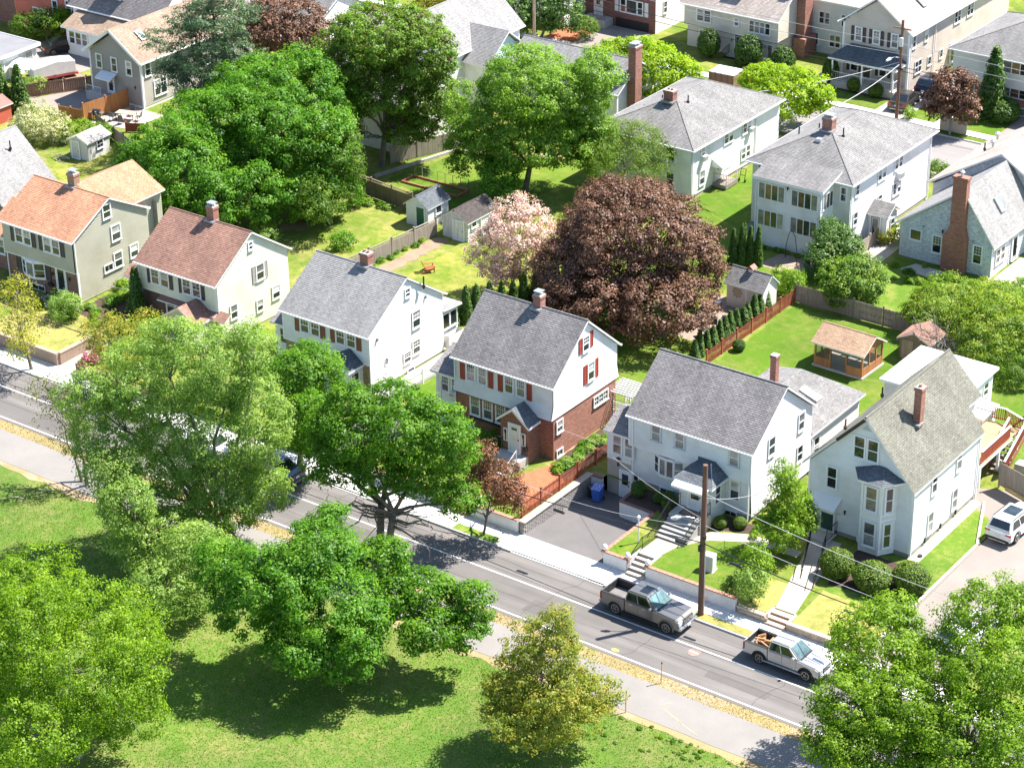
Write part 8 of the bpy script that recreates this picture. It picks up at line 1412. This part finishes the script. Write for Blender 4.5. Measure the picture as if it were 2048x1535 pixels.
for lab, base, bl, mat in (('leafy mid green shrub beside the front steps of the orange roofed house', (-61.9, 7.9, 1), [(-61.6, 7.8, 2.2, 1.3, 1.0), (-62.6, 8.4, 1.8, .9, .7)], L_SILVER), ('cream flowering shrub left of the pale shed', (-91.2, 33.6, 1), [(-91.1, 33.4, 2.9, 2.3, 1.8), (-92.6, 32.8, 2.2, 1.5, 1.2), (-89.6, 34.2, 2.1, 1.3, 1.0)], L_CREAM), ('bright green shrub behind the pale shed', (-88.3, 35.6, 1), [(-88.3, 35.4, 2.1, 1.4, .9), (-86.6, 36.4, 1.9, 1.1, .8)], L_BRIGHT), ('round shrub in a ring bed on the patchy lawn', (-52.5, 30.4, 1), [(-52.5, 30.4, 1.75, .95, .78)], L_DARK), ('low olive shrub at the edge of the patchy lawn', (-58.8, 27.6, 1), [(-58.8, 27.6, 1.8, 1.5, .8)], L_SILVER),
    ('flowering shrub behind the utility cabinet', (1.6, 5.2, 1), [(1.6, 5.18, 2.4, 1.05, 1.3), (.9, 5.9, 2, .8, .9)], L_BRIGHT), ('pale flowering lilac shrub at the end of the stucco wall', (2.2, 3.9, .9), [(2.2, 3.75, 2.0, .95, 1.1)], L_SILVER), ('leafy green bush beside the cream shed', (-17.6, 43.0, 1), [(-17.64, 43.2, 2.2, 1.1, 1.0), (-18.6, 43.9, 1.9, 1, .9)], L_BRIGHT), ('grey green shrub at the right edge by the pale patio', (-2.0, 53, 1), [(-2.2, 52.6, 2.0, 1.5, .9), (0, 51.6, 2.0, 1.5, 1.0)], L_SILVER), ('mid green shrub above the red mulch bed', (-65.6, 85.6, 1), [(-65.9, 85.4, 2.3, 1.3, 1.0)], L_BACK), ('leafy shrub against the brown fence below the dark maple', (-58.6, 33.2, 1), [(-58.9, 33.0, 1.8, 1.2, .8)], L_BACK),
    ('small green tree in the shade beside the brown fence', (-57.2, 37.6, 1), [(-57.2, 37.6, 2.1, .7, .9)], L_MAPLE), ('golden green shrub by the side entry of the porch house', (-16.4, 56.5, 1), [(-16.4, 56.5, 1.8, .8, .7)], L_YELLOW), ('green bush in the gap beside the shingled house', (-15.6, 57.6, 1), [(-15.5, 57.4, 1.8, .9, .9)], L_BRIGHT), ('pink azalea beside the red mulch bed', (-17.4, 4.9, 1), [(-17.4, 4.9, 1.6, .75, .55), (-16.7, 5.3, 1.5, .6, .5)], L_AZA), ('pink azalea at the left corner of the brick house', (-24.6, 9.6, 1), [(-24.7, 9.6, 1.6, .6, .5)], L_AZA), ('pink and white azalea on the brick wall by the narrow drive', (-54.6, 4.0, 1), [(-54.6, 4.0, 1.5, .8, .5)], L_AZA), ('dark green shrub left of the brick house entry', (-22.5, 9.7, 1), [(-22.6, 9.7, 1.7, 1.0, .8)], L_DARK), ('leafy shrub in the far right yard under the bare branches', (3.4, 39.5, 1), [(3.4, 39.5, 2.0, 1.6, 1.0)], L_BACK), ('small shrub beside the back street pole', (-27.8, 83, 1), [(-27.8, 83.0, 1.6, .6, .7)], L_BRIGHT), ('flat hedge shrub by the back street beside the porch house', (-19.6, 72.2, 1), [(-19.6, 72.2, 1.5, 1.6, .5)], L_BACK), ('green creeper bush between trailer and brown fence', (-101.4, 42.5, 1), [(-101.4, 42.5, 1.7, 1.2, .8)], L_SILVER)):
    tree(lab, base, bl, mat, .14, .42, 30, rc=.36, trunk=.05, name='shrub', cat='shrub', group='garden shrubs', twigs=4)
# clipped evergreens
def ball_mesh(seed, dense=1800, size=.085, mat=L_ARB):
    rng = np.random.default_rng(seed); d = rng.normal(size=(dense // 6, 3)); d /= np.linalg.norm(d, axis=1)[:, None]; d = d[d[:, 2] > -.6]; ph = rng.random(2) * 6; f = 1 + .03 * np.sin(5 * d[:, 0] + ph[0]) + .03 * np.sin(6 * d[:, 2] + ph[1])
    return leaf_mesh('foliage', d * f[:, None] * .93, d, np.full(len(d), .12), 12, size, mat, seed, .6, 1.0, .3, .4)
BALLG = leafmat('clipped_yew_leaf', (.03, .07, .008), (.085, .15, .012), (.20, .26, .022), .12); BM = [ball_mesh(5, 7000, .085, BALLG), ball_mesh(9, 4200, .1, L_ARB)]
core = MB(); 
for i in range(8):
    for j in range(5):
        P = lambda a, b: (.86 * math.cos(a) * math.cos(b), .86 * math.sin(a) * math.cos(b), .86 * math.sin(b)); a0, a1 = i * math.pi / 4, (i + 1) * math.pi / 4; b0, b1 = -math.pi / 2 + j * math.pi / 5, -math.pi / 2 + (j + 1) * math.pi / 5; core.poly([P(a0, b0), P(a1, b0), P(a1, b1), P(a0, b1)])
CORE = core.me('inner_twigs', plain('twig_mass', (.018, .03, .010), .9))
def ball(label, x, y, z, r, rz, mi=0, group='clipped round shrubs'):
    t = thing('clipped_shrub', label, 'shrub', (x, y, z), 0, group); place('foliage', BM[mi], t, (0, 0, rz * .88), rg.uniform(0, 6), (r, r, rz)); place('inner_twigs', CORE, t, (0, 0, rz * .88), 0, (r, r, rz)); return t
for lab, x, y, z, r, rz, mi in (('clipped round shrub nearest the green door of the tall white house', 5.0, 9.6, .52, 1.05, 1.05, 0), ('clipped oval shrub in the middle of the three below the bay', 7.5, 9.6, .52, 1.25, .95, 0), ('clipped round shrub at the right below the bay corner', 9.6, 10.7, .52, 1.15, 1.05, 0), ('clipped ball in the planter nearest the garage side door', -10.25, 10.2, .98, .5, .62, 1), ('clipped upright ball beside the stone entry steps', -7.55, 9.7, 1.0, .5, .78, 1), ('small clipped ball right of the entry steps', -3.7, 9.8, 1.0, .46, .46, 0), ('small clipped ball nearest the house corner', -2.6, 10.5, 1.0, .46, .42, 0), ('low green cushion in the planter bed', -8.7, 10.4, .98, .5, .4, 1), ('round ball at the front of the red picket fence lawn', -16.0, 32.6, 1.0, .5, .5, 1),
    ('dark domed yew left of the colonial house steps', -52.6, 87.6, 1.0, 1.15, 1.6, 1), ('dark domed yew right of the colonial house steps', -47.9, 87.4, 1.0, 1.4, 1.75, 1), ('olive ball left in the porch bed of the shuttered house', -35.8, 86.9, 1.0, .7, .75, 0), ('olive ball right in the porch bed of the shuttered house', -33.4, 86.7, 1.0, .75, .75, 0), ('dark bush at the chimney of the colonial house', -44.2, 87.8, 1.0, 1.2, 1.4, 1), ('dark clipped bush at the left end of the porch', -38.7, 87.4, 1.0, .8, 1.5, 1), ('dark bush at the foot of the conical evergreen', -20.6, 87.6, 1.0, 1.6, 1.2, 1)): ball(lab, x, y, z, r, rz, mi)
def cone_mesh(seed, n=420, size=.11, mat=L_ARB, p=1.0):
    rng = np.random.default_rng(seed); h = rng.random(n) ** 1.25; a = rng.random(n) * 6.28; rad = (1 - h) ** .75 * (.9 + .14 * np.sin(a * 3 + seed) + rng.normal(0, .05, n)); C = np.stack([rad * np.cos(a), rad * np.sin(a), .04 + h * .96], 1); N = np.stack([np.cos(a), np.sin(a), np.full(n, .5)], 1)
    return C, N
CONES = []
for s in range(3):
    C, N = cone_mesh(s + 2); C = C * np.array([.42, .42, 1.6]); CONES.append(leaf_mesh('foliage', C, N, np.full(len(C), .13), 14, .10, L_ARB, s + 40, .45, 1.3, .6, .5))
cm = MB(); cm.tube([(0, 0, 0), (0, 0, .5), (0, 0, 1.45)], [.3, .26, .02], 8); CCORE = cm.me('stem', plain('twig_mass', (.018, .03, .010), .9))
def arb(label, x, y, z, r, h, group):
    t = thing('arborvitae', label, 'evergreen', (x, y, z), 0, group); s = (r / .42, r / .42, h / 1.6); place('foliage', rg.choice(CONES), t, (0, 0, 0), rg.uniform(0, 6), s); place('stem', CCORE, t, (0, 0, 0), 0, s)
ORD = 'nearest second third fourth fifth sixth seventh eighth ninth tenth eleventh twelfth farthest'.split()
for i in range(13): arb(ORD[i] + ' small conical arborvitae counted from the near end of the red picket fence', -17.9 + rg.uniform(-.1, .1), 29.4 + i * .86, 1, rg.uniform(.4, .5), rg.uniform(1.5, 2.0), 'arborvitae row along the red fence')
for i in range(9): arb(ORD[i] + ' upright arborvitae counted from the near end of the row below the dogwood', -36.2 + i * .42 + rg.uniform(-.1, .1), 24.0 + i * .95, 1, rg.uniform(.5, .62), rg.uniform(2.2, 3.0), 'arborvitae row beside the dogwood')
for i, (dx, dy) in enumerate(((0, 0), (.6, .35), (1.1, .8), (1.7, 1.1), (.3, 1.2))): arb(['leftmost slender arborvitae of the dark group above the cream shed', 'second slender arborvitae from the left above the cream shed', 'third slender arborvitae from the left above the cream shed', 'rightmost slender arborvitae of the dark group above the cream shed', 'slender arborvitae at the back of the dark group above the cream shed'][i], -24.4 + dx, 45.6 + dy, 1, .42, rg.uniform(3.0, 3.5), 'slender arborvitae above the cream shed')
arb('tall narrow arborvitae before the brown roofed house', -56.6, 10.6, 1, .75, 4.4, 'single arborvitae'); arb('large conical evergreen before the split level house', -21.8, 87.6, 1, 1.35, 6.6, 'single arborvitae')
for x, y, h, q in ((-99.6, 36.5, 4.8, 'middle'), (-98.3, 37.6, 4.6, 'right hand'), (-101.0, 36.0, 4.2, 'left hand')): arb(q + ' dark upright arborvitae of the three beside the brown fence and garage', x, y, 1, .95, h, 'arborvitae at the left end of the brown fence')
# bare shrub
t = thing('bare_shrub', 'bare branched grey shrub behind the white flat roof', 'shrub', (-2.6, 39.0, 1), 0, 'garden shrubs'); m = MB(); rb = np.random.default_rng(3)
for i in range(26):
    a = rb.random() * 6.28; e = np.array([math.cos(a) * rb.uniform(1, 2.9), math.sin(a) * rb.uniform(.8, 2.2), rb.uniform(1.4, 3.4)]); pts = limb(m, (0, 0, 0), e, .05, .016, rb, 5, .12, 4)
    for q in range(6): p = np.array(pts[2 + q % 4]); limb(m, p, p + rb.normal(0, .6, 3) + [0, 0, .35], .022, .008, rb, 3, .15, 4)
m.build('branches', BARKG, t)
# small bed plants, alike
rng = np.random.default_rng(21); PM = []
for k, mm in enumerate((L_BRIGHT, L_MAPLE, L_SILVER)):
    d = rng.normal(size=(26, 3)); d /= np.linalg.norm(d, axis=1)[:, None]; d[:, 2] = np.abs(d[:, 2]); PM.append(leaf_mesh('foliage', d * np.array([.3, .3, .28]) + [0, 0, .1], d, np.full(26, .17), 16, .12, mm, 60 + k, .45))
def plants(label, group, pts, s0=.8, s1=1.4):
    for i, (x, y, z) in enumerate(pts): o = place('bed_plant', rg.choice(PM), None, (x, y, z), rg.uniform(0, 6), (rg.uniform(s0, s1),) * 3); setp(o, label, 'plant', group)
plants('leafy plant in the long bed between brick house wall and red fence', 'plants in the long bed by the red fence', [(-16.9 + rg.uniform(-.25, .8), 9.6 + i * .42, 1) for i in range(22)]); plants('leafy plant in the garden before the orange roofed house', 'plants before the orange roofed house', [(rg.uniform(-65.5, -58.5), rg.uniform(8.2, 10.2), 1) for i in range(22)], .9, 1.7); plants('low plant in the shaded strip between the two left houses', 'plants between the left houses', [(rg.uniform(-62, -58.4), rg.uniform(11, 17.5), 1) for i in range(16)], 1, 1.9)
plants('low plant in the porch house back border', 'plants in the porch house border', [(-25.2 + i * .55, 50.0 + rg.uniform(-.2, .2), 1) for i in range(9)], .6, 1.0); plants('tall weed in the wild grass by the shingled house', 'weeds by the shingled house', [(rg.uniform(-14, -9), rg.uniform(50, 54), 1) for i in range(12)], .6, 1.3); plants('weed along the weathered board fence', 'weeds along the board fence', [(-48.6 + i * .05 + rg.uniform(-.2, .5), 24 + i * 1.0, 1) for i in range(12)], .5, 1.1); plants('plant at the foot of the driveway house wall', 'plants by the driveway house', [(-1.6 + rg.uniform(-.4, .8), 9.8 + i * .5, 1) for i in range(6)], .5, .9); plants('dark clump of weed at the lawn edge beside the path', 'weed clumps beside the path', [(rg.uniform(1.5, 14), -9.9 - abs(rg.gauss(0, 1.8)), -.05) for i in range(60)], .2, .5); plants('dark plant under the big green trees along the fence', 'plants along the brown fence', [(rg.uniform(-60, -53), rg.uniform(38.0, 39.4), 1) for i in range(8)], .8, 1.4)
# grass blades
def blades(label, n, area, z, mat, seed, h=.09, dens=None):
    r = np.random.default_rng(seed); P = np.stack([r.uniform(area[0], area[1], n), r.uniform(area[2], area[3], n), np.full(n, z)], 1); a = r.random(n) * 6.28; hh = h * (.5 + r.random(n)); w = .022 + .02 * r.random(n); u = np.stack([np.cos(a), np.sin(a), np.zeros(n)], 1); ln = r.normal(0, .5, (n, 3)) * hh[:, None]; ln[:, 2] = hh
    V = np.empty((n, 3, 3), np.float32); V[:, 0] = P - u * w[:, None]; V[:, 1] = P + u * w[:, None]; V[:, 2] = P + ln; me = bpy.data.meshes.new('grass'); me.vertices.add(n * 3); me.vertices.foreach_set('co', V.ravel()); me.loops.add(n * 3); me.loops.foreach_set('vertex_index', np.arange(n * 3, dtype=np.int32)); me.polygons.add(n); me.polygons.foreach_set('loop_start', np.arange(0, n * 3, 3, dtype=np.int32)); me.polygons.foreach_set('loop_total', np.full(n, 3, np.int32))
    q = me.attributes.new('tint', 'FLOAT', 'FACE'); q.data.foreach_set('value', np.clip(r.normal(.45, .22, n), 0, 1).astype(np.float32)); me.materials.append(mat); me.update(calc_edges=True); o = place('grass', me); o['kind'] = 'stuff'
GB = leafmat('grass_blade', (.09, .17, .014), (.16, .25, .03), (.28, .31, .07), .45); GD = leafmat('dry_blade', (.2, .2, .05), (.34, .28, .12), (.46, .36, .19), .4)
blades('', 150000, (-46, 16, -37, -10.0), -.03, GB, 1, .07); blades('', 9000, (-60, 14, -6.35, -5.3), -.01, GD, 2, .06)
